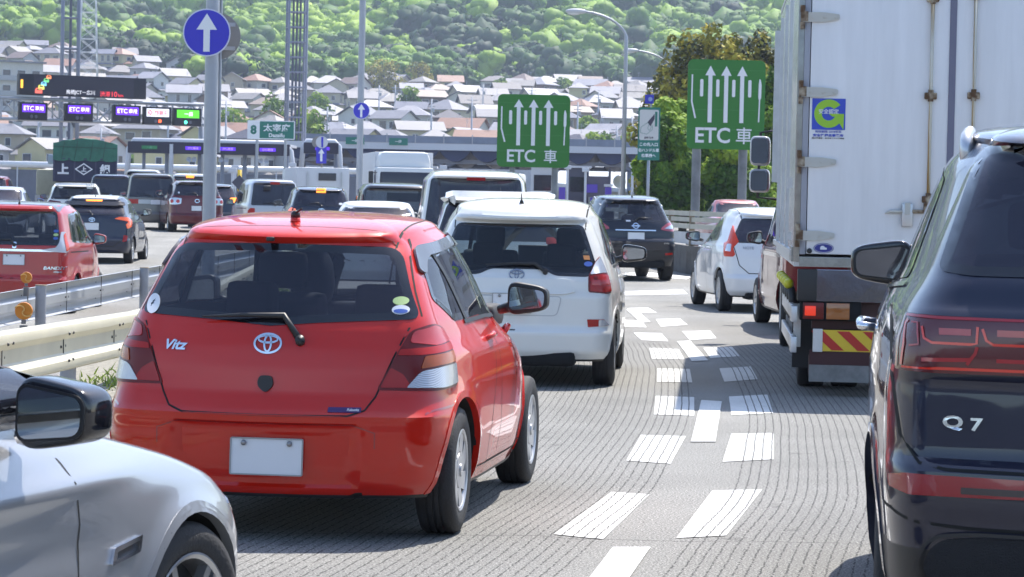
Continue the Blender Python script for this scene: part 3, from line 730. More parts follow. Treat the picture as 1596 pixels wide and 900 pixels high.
# ---------------------------------------------------------------- white compact wagon ahead of the red hatchback
def white_wagon():
    wp = paint('paint_pearl_white', (.74, .74, .72), rough=.4)
    P = dict(L=3.995, w0=.845, zb=.22, zt=1.50, belt=.98, dr=.06, df=.05, crown=.075, wr=.30, arch=[(.66, .35), (3.21, .35)], paint=wp, q=1.1, taper=.05, bowf=.45,
        xr=[(.22, .08), (.3, .02), (.46, .0), (.50, .05), (.76, .05), (.80, .07), (.9, .08), (.96, .12), (1.1, .20), (1.36, .34), (1.38, .27), (1.42, .25), (1.46, .32), (1.50, .42)],
        xf=[(.2, .1), (.4, .02), (.7, .05), (.80, .25), (.9, .55), (1.0, .85), (1.1, 1.0), (1.3, 1.4), (1.5, 1.8)],
        w=[(.2, .79), (.3, .83), (.5, .848), (.8, .845), (.9, .825), (1.0, .79), (1.2, .73), (1.4, .65), (1.50, .57)],
        bow=[(.2, .10), (.8, .10), (1.3, .07), (1.5, .1)], rc=[(.2, .2), (1.0, .15), (1.5, .16)], rcl=[(.2, .35), (1.0, .28), (1.5, .22)], zlow=.235)
    P['win'] = [dict(k='rear', poly=rp([(-.60, .925), (-.32, .93), (-.22, .98), (.22, .98), (.32, .93), (.60, .925, .04), (.665, .99, .05), (.53, 1.355, .05), (-.53, 1.355, .05), (-.665, .99, .05)], .04), band=.03, m=glassmat('glass_rear_light', (.72, .78, .80), .05)),
        dict(k='side', poly=rp([(.62, 1.12), (.88, 1.40, .1), (1.30, 1.43), (1.42, 1.04), (.80, 1.02)], .03), band=.03, m=G_priv),
        dict(k='side', poly=rp([(1.36, 1.43), (2.25, 1.42, .1), (2.95, 1.03), (1.48, 1.02)], .04), band=.03, m=G_clear),
        dict(k='front', poly=rp([(-.64, 1.02), (-.5, 1.44), (.5, 1.44), (.64, 1.02)], .06), band=.03, m=G_clear)]
    c = Car('compact_wagon', 'pearl white compact wagon with red wedge tail lamps, directly ahead of the red hatchback', 'car', (.03, 23.55, 0), 3.8, P)
    for sg in (1, -1):
        c.line('panel_gap', [(0, .478), (.55, .478), (.62, .50), (.645, .60), (.62, .80), (.60, .93)], ('rear',), .010)
        c.line('panel_gap', [(1.42, 1.02), (1.52, .75), (1.45, .3)], ('side', sg), .009); c.line('panel_gap', [(2.62, 1.0), (2.68, .6), (2.6, .3)], ('side', sg), .009)
        c.line('window_seal', [(.85, 1.005), (1.5, 1.01), (2.9, 1.01)], ('side', sg), .015, M_trim, off=.005)
        c.decal('door_pillar', [[(1.26, 1.43), (1.42, 1.43), (1.54, 1.02), (1.38, 1.03)]], ('side', sg), M_gloss, off=.002, thick=.003)
        o = c.decal('taillight', [rp([(.605, .80), (.60, .93), (.66, 1.06, .02), (.72, 1.10, .02), (.84, .96, .05), (.90, .80, .05), (.80, .785)], .02)], ('dev', sg), M_dred, off=.006, thick=.02, step=.04)
        c.decal('lens', [rp([(.615, .945), (.66, 1.05), (.72, 1.09), (.815, .96), (.70, .955)], .01)], ('dev', sg), M_clear2, off=.010, thick=.004, parent=o)
        c.decal('lens', [rp([(.62, .81), (.615, .93), (.70, .945), (.84, .94), (.88, .81), (.75, .80)], .015)], ('dev', sg), mat('lens_red2', (.22, .006, .005)), off=.010, thick=.004, parent=o)
        c.decal('lens', [rp([(.63, .86), (.63, .90), (.85, .90), (.865, .86)], .008)], ('dev', sg), mat('lens_bright', (.45, .012, .008), rough=.1, coat=1), off=.012, thick=.004, parent=o)
        c.decal('reflector', [rp([(.60, .575), (.76, .575, .01), (.84, .525, .01), (.61, .508)], .01)], ('dev', sg), mat('lens_red2', (.22, .006, .005)), off=.006, thick=.01)
        c.decal('reflector', [rp([(.70, .57), (.76, .572, .01), (.835, .527, .01), (.70, .515)], .01)], ('dev', sg), M_clear, off=.009, thick=.01)
        P_, N_ = c.mp([(1.62, .90), (1.72, .91), (1.82, .905)], ('side', sg)); MB().tube([P_[0], P_[0] + N_[0] * .04, P_[1] + N_[1] * .045, P_[2] + N_[2] * .04, P_[2]], .013, 8).build('door_handle', wp, c.root, smooth=True)
    g = c.decal('garnish', [rp([(-.50, .80), (-.44, .90), (.44, .90), (.50, .80), (.40, .775), (-.40, .775)], .03)], ('rear',), wp, off=.018, thick=.02)
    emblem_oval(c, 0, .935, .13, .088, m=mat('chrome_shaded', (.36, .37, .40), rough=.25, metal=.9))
    c.plate(.03, .70, .33, .165, tilt=.03)
    c.line('plate_recess_shade', rp([(-.34, .60), (.34, .60), (.38, .76), (-.38, .76)], .04), ('rear',), .008, mat('white_shade', (.45, .45, .46)), closed=True)  # shade around the recess painted as a flat grey outline
    c.wiper(-.235, .955, .26, 1.0)
    c.decal('sticker', [ell(-.585, 1.03, .034, .021, 20)], ('rear',), M_stB, off=.008, thick=.002); c.decal('sticker', [rp([(-.60, 1.065), (-.55, 1.065), (-.54, 1.10), (-.59, 1.10)], .002)], ('rear',), M_stO, off=.008, thick=.002)
    c.antenna(.55, 0, .10)
    for sg in (1, -1): c.line('roof_gap', [(.42, sg * .55), (1.0, sg * .56), (2.0, sg * .52)], ('top',), .01)
    c.wheels('hub', 7, width=.185, ins=.03); c.mirror(2.55, .80, 1.09, .23, .15, .15, M_gloss, th=.0)
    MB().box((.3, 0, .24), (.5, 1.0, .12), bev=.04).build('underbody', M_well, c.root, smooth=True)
    c.seats(2.0, .9, .5, headz=1.22); c.dash(2.95, .98, 1.3)
    o = MB().box((0, 0, 0), (.03, .30, .17), bev=.012).build('rear_monitor', M_trim, c.root, smooth=True); o.location = (2.55, 0, 1.06)
    return c
# ---------------------------------------------------------------- dark blue large suv, cropped by the right edge
def big_suv():
    np_ = paint('paint_navy', (.012, .014, .034), metal=.25, rough=.35)
    P = dict(L=5.05, w0=1.0, zb=.24, zt=1.81, belt=1.24, dr=.05, df=.05, crown=.06, wr=.38, arch=[(.98, .43), (3.98, .43)], paint=np_, q=1.25, taper=.06, bowf=.5,
        xr=[(.24, .12), (.32, .05), (.50, .0), (.60, .0), (.66, -.01), (.77, .0), (.79, .05), (1.04, .07), (1.05, .045), (1.235, .05), (1.25, .085), (1.33, .12), (1.36, .15), (1.745, .42), (1.765, .28), (1.80, .27), (1.84, .40)],
        xf=[(.2, .1), (.5, .02), (.9, .06), (1.05, .5), (1.15, 1.1), (1.25, 1.4), (1.5, 1.9), (1.74, 2.4)],
        w=[(.2, .94), (.4, .985), (.7, 1.01), (1.0, 1.01), (1.15, .99), (1.25, .955), (1.34, .90), (1.5, .84), (1.72, .755), (1.79, .69)],
        bow=[(.2, .13), (1.3, .12), (1.7, .08)], rc=[(.2, .16), (1.2, .15), (1.7, .15)], rcl=[(.2, .35), (1.2, .32), (1.7, .25)], zlow=.52)
    P['win'] = [dict(k='rear', poly=rp([(-.70, 1.352), (.70, 1.352), (.795, 1.365, .03), (.665, 1.765, .05), (-.665, 1.765, .05), (-.795, 1.365, .03)], .03), band=.03, m=G_priv, bm=M_band),
        dict(k='side', poly=rp([(.85, 1.33), (1.02, 1.66), (1.6, 1.71), (1.66, 1.30)], .05), band=.035, m=G_priv), dict(k='side', poly=rp([(1.66, 1.71), (2.5, 1.72), (2.5, 1.28), (1.72, 1.30)], .04), band=.035, m=G_priv),
        dict(k='side', poly=rp([(2.56, 1.72), (2.9, 1.68, .1), (3.55, 1.27), (2.56, 1.28)], .04), band=.035, m=G_clear), dict(k='front', poly=rp([(-.75, 1.28), (-.6, 1.68), (.6, 1.68), (.75, 1.28)], .06), band=.03, m=G_clear)]
    c = Car('large_suv', 'dark blue large SUV with wide red tail lamp, cut off by the right edge', 'car', (2.07, 8.42, 0), 7.5, P)
    c.line('panel_gap', [(-.935, 1.24), (-.93, 1.04), (-.90, .86), (-.84, .78), (-.76, .765), (0, .76), (.76, .765), (.84, .78), (.90, .86), (.93, 1.04), (.935, 1.24)], ('rear',), .009)
    for sg in (1, -1):
        o = c.decal('taillight', [rp([(.15, 1.062), (.15, 1.222), (.80, 1.228), (.975, 1.232), (1.00, 1.15), (.98, 1.06), (.8, 1.058)], .012)], ('dev', sg), mat('lens_smoked', (.10, .008, .014), rough=.15, coat=.6), off=.012, thick=.03, step=.04)
        br = mat('light_guide', (.55, .02, .012), rough=.12, coat=1, emit=(1, .05, .01), es=.04); mr_ = mat('lens_mid_red', (.40, .018, .025), rough=.1, coat=1)
        def guide(pts, w_, mm=br, of=.015): c.line('light_guide', pts, ('dev', sg), w_, mm, off=of, parent=o, step=.03)
        guide([(.17, 1.218), (.80, 1.220), (.95, 1.224)], .008, mr_); guide([(.17, 1.074), (.8, 1.072), (.93, 1.070)], .006)
        guide([(.93, 1.21), (.945, 1.20), (.93, 1.14), (.935, 1.075)], .010); guide([(.965, 1.222), (.975, 1.15), (.965, 1.07)], .007, mr_)
        guide([(.905, 1.205), (.875, 1.205), (.862, 1.14), (.90, 1.135)], .006, mr_)
        guide([(.855, 1.195), (.845, 1.16), (.82, 1.148), (.70, 1.147), (.682, 1.15), (.68, 1.20)], .008); guide([(.665, 1.195), (.652, 1.16), (.63, 1.148), (.20, 1.147)], .008)
        guide([(.80, 1.183), (.70, 1.183)], .020, mr_, .0145); guide([(.62, 1.183), (.2, 1.183)], .020, mr_, .0145); guide([(.85, 1.095), (.70, 1.10)], .012, mr_, .0145); guide([(.68, 1.14), (.685, 1.12), (.70, 1.10), (.71, 1.085)], .010, mr_); guide([(.62, 1.10), (.2, 1.10)], .012, mr_, .0145)
        o2 = c.decal('lower_light', [rp([(.1, .690), (.1, .742), (.9, .748), (1.01, .735, .01), (1.0, .70), (.88, .684)], .012)], ('dev', sg), mat('lens_red3', (.30, .010, .014), rough=.15, coat=1), off=.012, thick=.02)
        c.decal('lens', [rp([(.1, .695), (.1, .715), (.72, .715), (.72, .695)], .004)], ('dev', sg), mat('lens_smoke2', (.05, .03, .03), rough=.15, coat=1), off=.015, thick=.004, parent=o2)
        c.line('bumper_gap', [(0, .585), (.7, .59), (.86, .60), (1.02, .63), (1.25, .635)], ('dev', sg), .010, off=.0015)
        c.decal('bumper_grille', [rp([(0, .42), (0, .565), (.66, .565), (.80, .55, .06), (.84, .46), (.80, .42)], .03)], ('dev', sg), mat('grille_mesh', (.02, .02, .024), rough=.6, bump=.9, bscale=220), off=.010, thick=.03)
        c.line('grille_frame', rp([(-.01, .41), (-.01, .575), (.68, .575), (.82, .56, .06), (.86, .46), (.82, .41)], .03), ('dev', sg), .012, M_trim, off=.016)
        # roof rail
        P_, N_ = c.mp([(.92, sg * .70), (.98, sg * .70), (1.0, sg * .69), (2.4, sg * .67), (2.6, sg * .67)], ('top',))
        Q = [P_[0] - Vector((0, 0, .03)), P_[0] + Vector((.02, 0, .03)), P_[1] + Vector((0, 0, .045)), P_[2] + Vector((0, 0, .045)), P_[3] + Vector((0, 0, .045)), P_[4]]
        MB().tube(Q, [.022, .026, .022, .02, .02, .02], 10).build('roof_rail', mat('rail_aluminium', (.62, .63, .65), rough=.3, metal=.6), c.root, smooth=True)
        c.decal('window_trim', [rp([(.81, 1.345), (.69, 1.71), (.80, 1.72), (.86, 1.36), (.87, 1.31)], .01)], ('dev', sg), M_gloss, off=.004, thick=.004) if False else None
        P_, N_ = c.mp([(1.85, 1.12), (2.0, 1.13), (2.1, 1.13)], ('side', sg)); MB().tube([P_[0], P_[0] + N_[0] * .05, P_[1] + N_[1] * .055, P_[2] + N_[2] * .05, P_[2]], .016, 8).build('door_handle', M_chrome, c.root, smooth=True)
        c.line('window_trim', [(.80, 1.31), (1.7, 1.275), (3.6, 1.24)], ('side', sg), .016, M_chrome, off=.006)
        for a in ([(1.69, 1.28), (1.72, 1.0), (1.60, .75), (1.42, .5)], [(2.53, 1.26), (2.55, .5)], [(3.55, 1.2), (3.6, .6)]): c.line('panel_gap', a, ('side', sg), .008)
    emblem_text(c, 'Q', .740, .905, .046, bold=.035, xs=1.5, off=.008); emblem_text(c, '7', .668, .903, .040, bold=.03, xs=1.4, off=.008)
    emblem_text(c, 'quattro', -.62, .905, .03, off=.006)
    c.line('fuel_cap', [(-.2, .0), (.2, .0)], ('rear',), .001) if False else None
    c.plate(0, .92, .33, .165); c.wheels('spoke', 10, width=.27, ins=.03)
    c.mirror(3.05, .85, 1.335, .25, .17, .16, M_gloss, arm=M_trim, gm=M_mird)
    MB().tube([(.45, .55, .4), (.3, .3, .38)], .03).build('exhaust_pipe', M_trim, c.root)
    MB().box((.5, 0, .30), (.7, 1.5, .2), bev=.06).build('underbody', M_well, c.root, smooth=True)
    c.seats(2.7, 1.15, .52, headz=1.5); c.dash(3.5, 1.22, 1.5)
    return c
# ---------------------------------------------------------------- silver sedan, lower left corner
def silver_sedan():
    sp = paint('paint_silver', (.34, .35, .375), metal=.45, rough=.32)
    def disp(X, Y, Z):
        cz = .745 + .035 * (X - 1.5); k = np.exp(-((Z - cz) / .035) ** 2) * sst(3.75, 3.2, X) * (Y > .5) * .014
        k2 = np.exp(-((Z - .64) / .06) ** 2) * sst(3.5, 3.1, X) * (Y > .5) * -.010
        return X, Y + k + k2, Z
    P = dict(L=4.69, w0=.905, zb=.20, zt=1.38, belt=.98, dr=.06, df=.07, crown=.06, wr=.318, arch=[(1.02, .35), (3.83, .35)], lipo=.0015, paint=sp, q=2.0, taper=.06, bowf=.50, disp=disp,
        xr=[(.2, .1), (.4, .0), (.7, .02), (.95, .08), (.98, .16), (1.02, .62), (1.10, .8), (1.3, 1.2), (1.36, 1.35)],
        xf=[(.2, .15), (.3, .03), (.55, .0), (.66, .06), (.75, .18), (.82, .40), (.89, .72), (.955, 1.08), (.99, 1.04), (1.03, 1.12), (1.2, 1.55), (1.38, 2.2)],
        w=[(.2, .85), (.3, .885), (.6, .905), (.80, .905), (.92, .885), (.985, .86), (1.1, .825), (1.3, .63), (1.36, .56)], taperf=[(0, .10), (.6, .09), (.75, .10), (.9, .12), (.97, .12), (1.04, .04)], rcf=.30, bowfz=[(0, .5), (.95, .5), (1.04, .22), (1.4, .25)],
        bow=[(.2, .12), (1.3, .1)], rc=[(.2, .2), (1.0, .18)], rcl=[(.2, .35)], flare=.018, zlow=.21)
    P['win'] = [dict(k='side', poly=rp([(1.05, 1.02), (1.5, 1.28, .1), (1.9, 1.31), (1.92, 1.0), (1.3, 1.0)], .03), band=.03, m=G_priv), dict(k='side', poly=rp([(1.97, 1.31), (2.7, 1.28, .1), (3.46, 1.04), (3.35, 1.0), (1.98, 1.0)], .05), band=.03, m=glassmat('glass_side_grey', (.22, .23, .26), .35)),
        dict(k='rear', poly=rp([(-.62, 1.05), (.62, 1.05), (.5, 1.28), (-.5, 1.28)], .05), band=.03, m=G_rear), dict(k='front', poly=rp([(-.68, .98), (-.52, 1.30), (.52, 1.30), (.68, .98)], .06), band=.03, m=G_clear)]
    c = Car('sedan', 'silver sedan entering at lower left corner, showing its front wing, door mirror and wheel', 'car', (-3.10, 4.72, 0), 22, P)
    for sg in (1, -1):
        c.line('panel_gap', [(3.02, .97), (3.10, .86), (3.14, .70), (3.13, .5), (3.12, .25)], ('side', sg), .007); c.line('panel_gap', [(1.95, .96), (1.98, .6), (1.95, .25)], ('side', sg), .008)
        c.line('window_trim', [(1.2, .985), (2.0, .985), (3.1, .985)], ('side', sg), .02, M_gloss, off=.006)
        c.line('panel_gap', [(3.15, .86), (3.35, .845), (4.0, .76), (4.35, .66)], ('side', sg), .006, off=.0012) if False else None
        o = c.decal('fender_vent', [rp([(3.30, .575), (3.32, .62), (3.48, .64), (3.465, .595)], .008), rp([(3.325, .588), (3.333, .608), (3.46, .625), (3.45, .603)], .004)], ('side', sg), M_chrome, off=.010, thick=.012, step=.02, dens=False)
        c.decal('vent_slot', [rp([(3.325, .588), (3.333, .608), (3.46, .625), (3.45, .603)], .004)], ('side', sg), M_trim, off=.002, thick=.002, parent=o)
        c.decal('headlight', [rp([(4.12, .66), (4.2, .72), (4.45, .68), (4.5, .60), (4.3, .6)], .02)], ('side', sg), M_clear, off=.004, thick=.01)
        c.decal('taillight', [rp([(.45, .75), (.45, .9), (.85, .92), (1.2, .86), (1.1, .76)], .02)], ('dev', sg), M_dred, off=.006, thick=.01)
    c.plate(0, .8); c.wheels('twin', 5, width=.225, ins=.055, rimr=.235)
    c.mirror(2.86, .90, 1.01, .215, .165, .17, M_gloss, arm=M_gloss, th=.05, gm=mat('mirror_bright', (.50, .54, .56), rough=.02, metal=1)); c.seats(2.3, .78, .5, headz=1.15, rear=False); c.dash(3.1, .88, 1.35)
    return c
# ---------------------------------------------------------------- white hatchback, right lane
def white_hatch():
    wp = paint('paint_white', (.76, .77, .77), rough=.4)
    P = dict(L=4.1, w0=.845, zb=.22, zt=1.46, belt=.98, dr=.06, df=.06, crown=.065, wr=.30, arch=[(.68, .345), (3.28, .345)], paint=wp, q=.9, taper=.07, bowf=.5,
        xr=[(.22, .1), (.3, .02), (.5, .0), (.54, .06), (.8, .10), (1.0, .17), (1.1, .24), (1.36, .46), (1.38, .40), (1.42, .42), (1.46, .52)],
        xf=[(.2, .1), (.4, .02), (.7, .05), (.80, .25), (.9, .55), (1.0, .9), (1.2, 1.3), (1.46, 1.8)], w=[(.2, .79), (.3, .83), (.5, .848), (.85, .845), (.95, .82), (1.0, .79), (1.2, .72), (1.4, .63), (1.46, .57)],
        bow=[(.2, .14), (.8, .14), (1.3, .10)], rc=[(.2, .22), (1.5, .18)], rcl=[(.2, .4), (1.4, .25)], zlow=.24)
    P['win'] = [dict(k='rear', poly=rp([(-.60, 1.0), (.60, 1.0), (.66, 1.05), (.50, 1.355), (-.50, 1.355), (-.66, 1.05)], .05), band=.03, m=G_priv),
        dict(k='side', poly=rp([(.95, 1.10), (1.25, 1.33, .1), (1.62, 1.39), (1.70, 1.0), (1.10, 1.02)], .04), band=.03, m=G_rear), dict(k='side', poly=rp([(1.68, 1.39), (2.25, 1.35, .1), (2.95, .99), (1.76, .985)], .04), band=.03, m=G_rear),
        dict(k='front', poly=rp([(-.62, 1.0), (-.48, 1.38), (.48, 1.38), (.62, 1.0)], .06), band=.03, m=G_clear)]
    c = Car('hatchback', 'white hatchback with tall orange-red boomerang tail lamps, beside the box truck', 'car', (3.86, 40.75, 0), -4.5, P)
    for sg in (1, -1):
        c.line('panel_gap', [(0, .565), (.45, .565), (.58, .68), (.66, .98)], ('rear',), .012)
        c.decal('door_pillar', [[(1.58, 1.38), (1.74, 1.38), (1.80, 1.0), (1.64, 1.0)]], ('side', sg), M_gloss, off=.002, thick=.003)
        o = c.decal('taillight', [rp([(.70, .80), (.66, .83), (.69, .93), (.60, 1.02), (.66, 1.14), (.745, 1.255), (.79, 1.17), (.86, 1.02, .03), (1.02, .99, .03), (.96, .90), (.90, .80)], .015)], ('dev', sg), mat('lens_red_bright', (.50, .035, .012), rough=.12, coat=1), off=.008, thick=.02, step=.04)
        c.decal('lens', [rp([(.73, .87), (.72, .98), (.83, .98), (.86, .88)], .02)], ('dev', sg), M_clear, off=.011, thick=.004, parent=o)
        for a in ([(1.7, 1.0), (1.75, .75), (1.66, .3)], [(2.8, .98), (2.85, .6), (2.7, .3)], [(1.15, 1.0), (1.35, .75), (1.2, .6)]): c.line('panel_gap', a, ('side', sg), .009)
        for x in (1.38, 2.25):
            P_, N_ = c.mp([(x, .90), (x + .1, .905), (x + .2, .90)], ('side', sg)); MB().tube([P_[0], P_[0] + N_[0] * .04, P_[2] + N_[2] * .04, P_[2]], .014, 8).build('door_handle', wp, c.root, smooth=True)
    emblem_text(c, 'NOTE', .45, .93, .04, m=M_hub)
    c.plate(0, .75); c.wheels('hub', 7, width=.185, ins=.03); c.mirror(2.72, .80, 1.06, .22, .15, .14, M_trim); c.seats(2.1, .9, .5, headz=1.2); c.dash(2.95, .95, 1.3)
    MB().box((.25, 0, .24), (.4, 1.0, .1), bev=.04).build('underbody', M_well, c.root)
    c.line('panel_gap', [(.56, .5), (1.2, .54), (2.0, .5)], ('top',), .01); c.line('panel_gap', [(.56, -.5), (1.2, -.54), (2.0, -.5)], ('top',), .01)
    return c
# ---------------------------------------------------------------- black crossover
def black_suv():
    bp = paint('paint_black', (.012, .013, .022), metal=.2, rough=.35)
    P = dict(L=4.64, w0=.91, zb=.30, zt=1.64, belt=1.12, dr=.06, df=.05, crown=.06, wr=.36, arch=[(.95, .41), (3.65, .41)], paint=bp, q=.75, taper=.07, bowf=.5, flare=.02,
        xr=[(.3, .1), (.4, .03), (.65, .0), (.80, .0), (.84, .06), (1.0, .08), (1.15, .13), (1.3, .24), (1.56, .40), (1.58, .28), (1.62, .30), (1.66, .42)],
        xf=[(.2, .1), (.5, .02), (.9, .06), (1.05, .6), (1.15, 1.1), (1.4, 1.6), (1.64, 2.1)], w=[(.3, .86), (.5, .91), (.95, .91), (1.08, .88), (1.15, .84), (1.3, .77), (1.55, .67), (1.64, .6)],
        bow=[(.2, .13), (1.1, .13), (1.6, .09)], rc=[(.2, .2), (1.6, .16)], rcl=[(.2, .38), (1.6, .25)], zlow=.62)
    P['win'] = [dict(k='rear', poly=rp([(-.60, 1.17), (.60, 1.17), (.68, 1.22), (.53, 1.56), (-.53, 1.56), (-.68, 1.22)], .06), band=.03, m=glassmat('glass_greyish', (.45, .48, .55), .35)),
        dict(k='side', poly=rp([(.85, 1.22), (1.05, 1.48), (1.72, 1.57), (1.80, 1.14), (1.2, 1.16)], .05), band=.03, m=G_priv), dict(k='side', poly=rp([(1.80, 1.57), (2.4, 1.53, .1), (3.1, 1.12), (1.86, 1.13)], .05), band=.03, m=G_rear),
        dict(k='front', poly=rp([(-.66, 1.14), (-.52, 1.53), (.52, 1.53), (.66, 1.14)], .06), band=.03, m=G_clear)]
    c = Car('crossover', 'black crossover with pale red tail lamps and chrome plate bar, ahead in the right lane', 'car', (2.43, 56.0, 0), -7.5, P)
    c.decal('roof_spoiler_band', [rp([(-.52, 1.50), (-.55, 1.585), (.55, 1.585), (.52, 1.50), (.3, 1.535), (-.3, 1.535)], .02)], ('rear',), M_gloss, off=.02, thick=.02)
    for sg in (1, -1):
        o = c.decal('taillight', [rp([(.52, 1.02), (.54, 1.06), (.66, 1.14, .02), (.84, 1.18), (.98, 1.20), (1.10, 1.16), (1.08, 1.06), (.95, .985), (.70, .99)], .02)], ('dev', sg), mat('lens_pale_red', (.42, .07, .09), rough=.12, coat=1), off=.01, thick=.02)
        c.decal('lens', [rp([(.60, 1.04), (.72, 1.10), (.98, 1.13), (.98, 1.07), (.74, 1.03)], .02)], ('dev', sg), M_clear, off=.014, thick=.004, parent=o)
        c.line('panel_gap', [(0, .72), (.42, .72), (.62, .78), (.68, .98), (.68, 1.1)], ('rear',), .014)
        c.decal('reflector', [rp([(.60, .52), (.60, .56), (.76, .57), (.76, .53)], .008)], ('rear',) if sg > 0 else ('rear',), M_red, off=.012, thick=.01, VF=None) if sg < 0 else c.decal('reflector', [rp([(-.60, .52), (-.60, .56), (-.76, .57), (-.76, .53)], .008)], ('rear',), M_red, off=.012, thick=.01)
    c.decal('chrome_bar', [rp([(-.40, .985), (.40, .985), (.40, 1.01), (-.40, 1.01)], .008)], ('rear',), M_chrome, off=.025, thick=.03)
    c.decal('emblem', [ell(0, 1.085, .062, .062, 28), ell(0, 1.085, .042, .042, 28)], ('rear',), M_chrome, off=.012, thick=.02, dens=False); c.decal('emblem', [rp([(-.085, 1.07), (.085, 1.07), (.085, 1.10), (-.085, 1.10)], .005)], ('rear',), M_chrome, off=.013, thick=.02)
    emblem_text(c, 'X-TRAIL', .60, .755, .045, bold=.02); emblem_text(c, '4WD', -.62, .75, .035)
    c.plate(0, .88, .34, .165); c.wiper(0.0, 1.18, -.35, 1.22); c.decal('sticker', [rp([(.10, 1.165), (.19, 1.165), (.19, 1.195), (.10, 1.195)], .002)], ('rear',), M_stW, off=.01, thick=.002)
    c.antenna(.62, 0, .12, tilt=-.5); c.wheels('spoke', 6, width=.23, ins=.03); c.mirror(3.0, .85, 1.2, .24, .17, .15, bp); c.seats(2.5, 1.05, .5, headz=1.4); c.dash(3.2, 1.12, 1.4)
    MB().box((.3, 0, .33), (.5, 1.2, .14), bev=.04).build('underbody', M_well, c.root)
    for sg in (1, -1):
        P_, N_ = c.mp([(.65, sg * .62), (1.5, sg * .62), (2.3, sg * .58)], ('top',)); MB().tube([P_[0], P_[0] + Vector((.1, 0, .03)), P_[1] + Vector((0, 0, .03)), P_[2] + Vector((-.1, 0, .03)), P_[2]], .014, 8).build('roof_rail', M_hub, c.root, smooth=True)
    return c
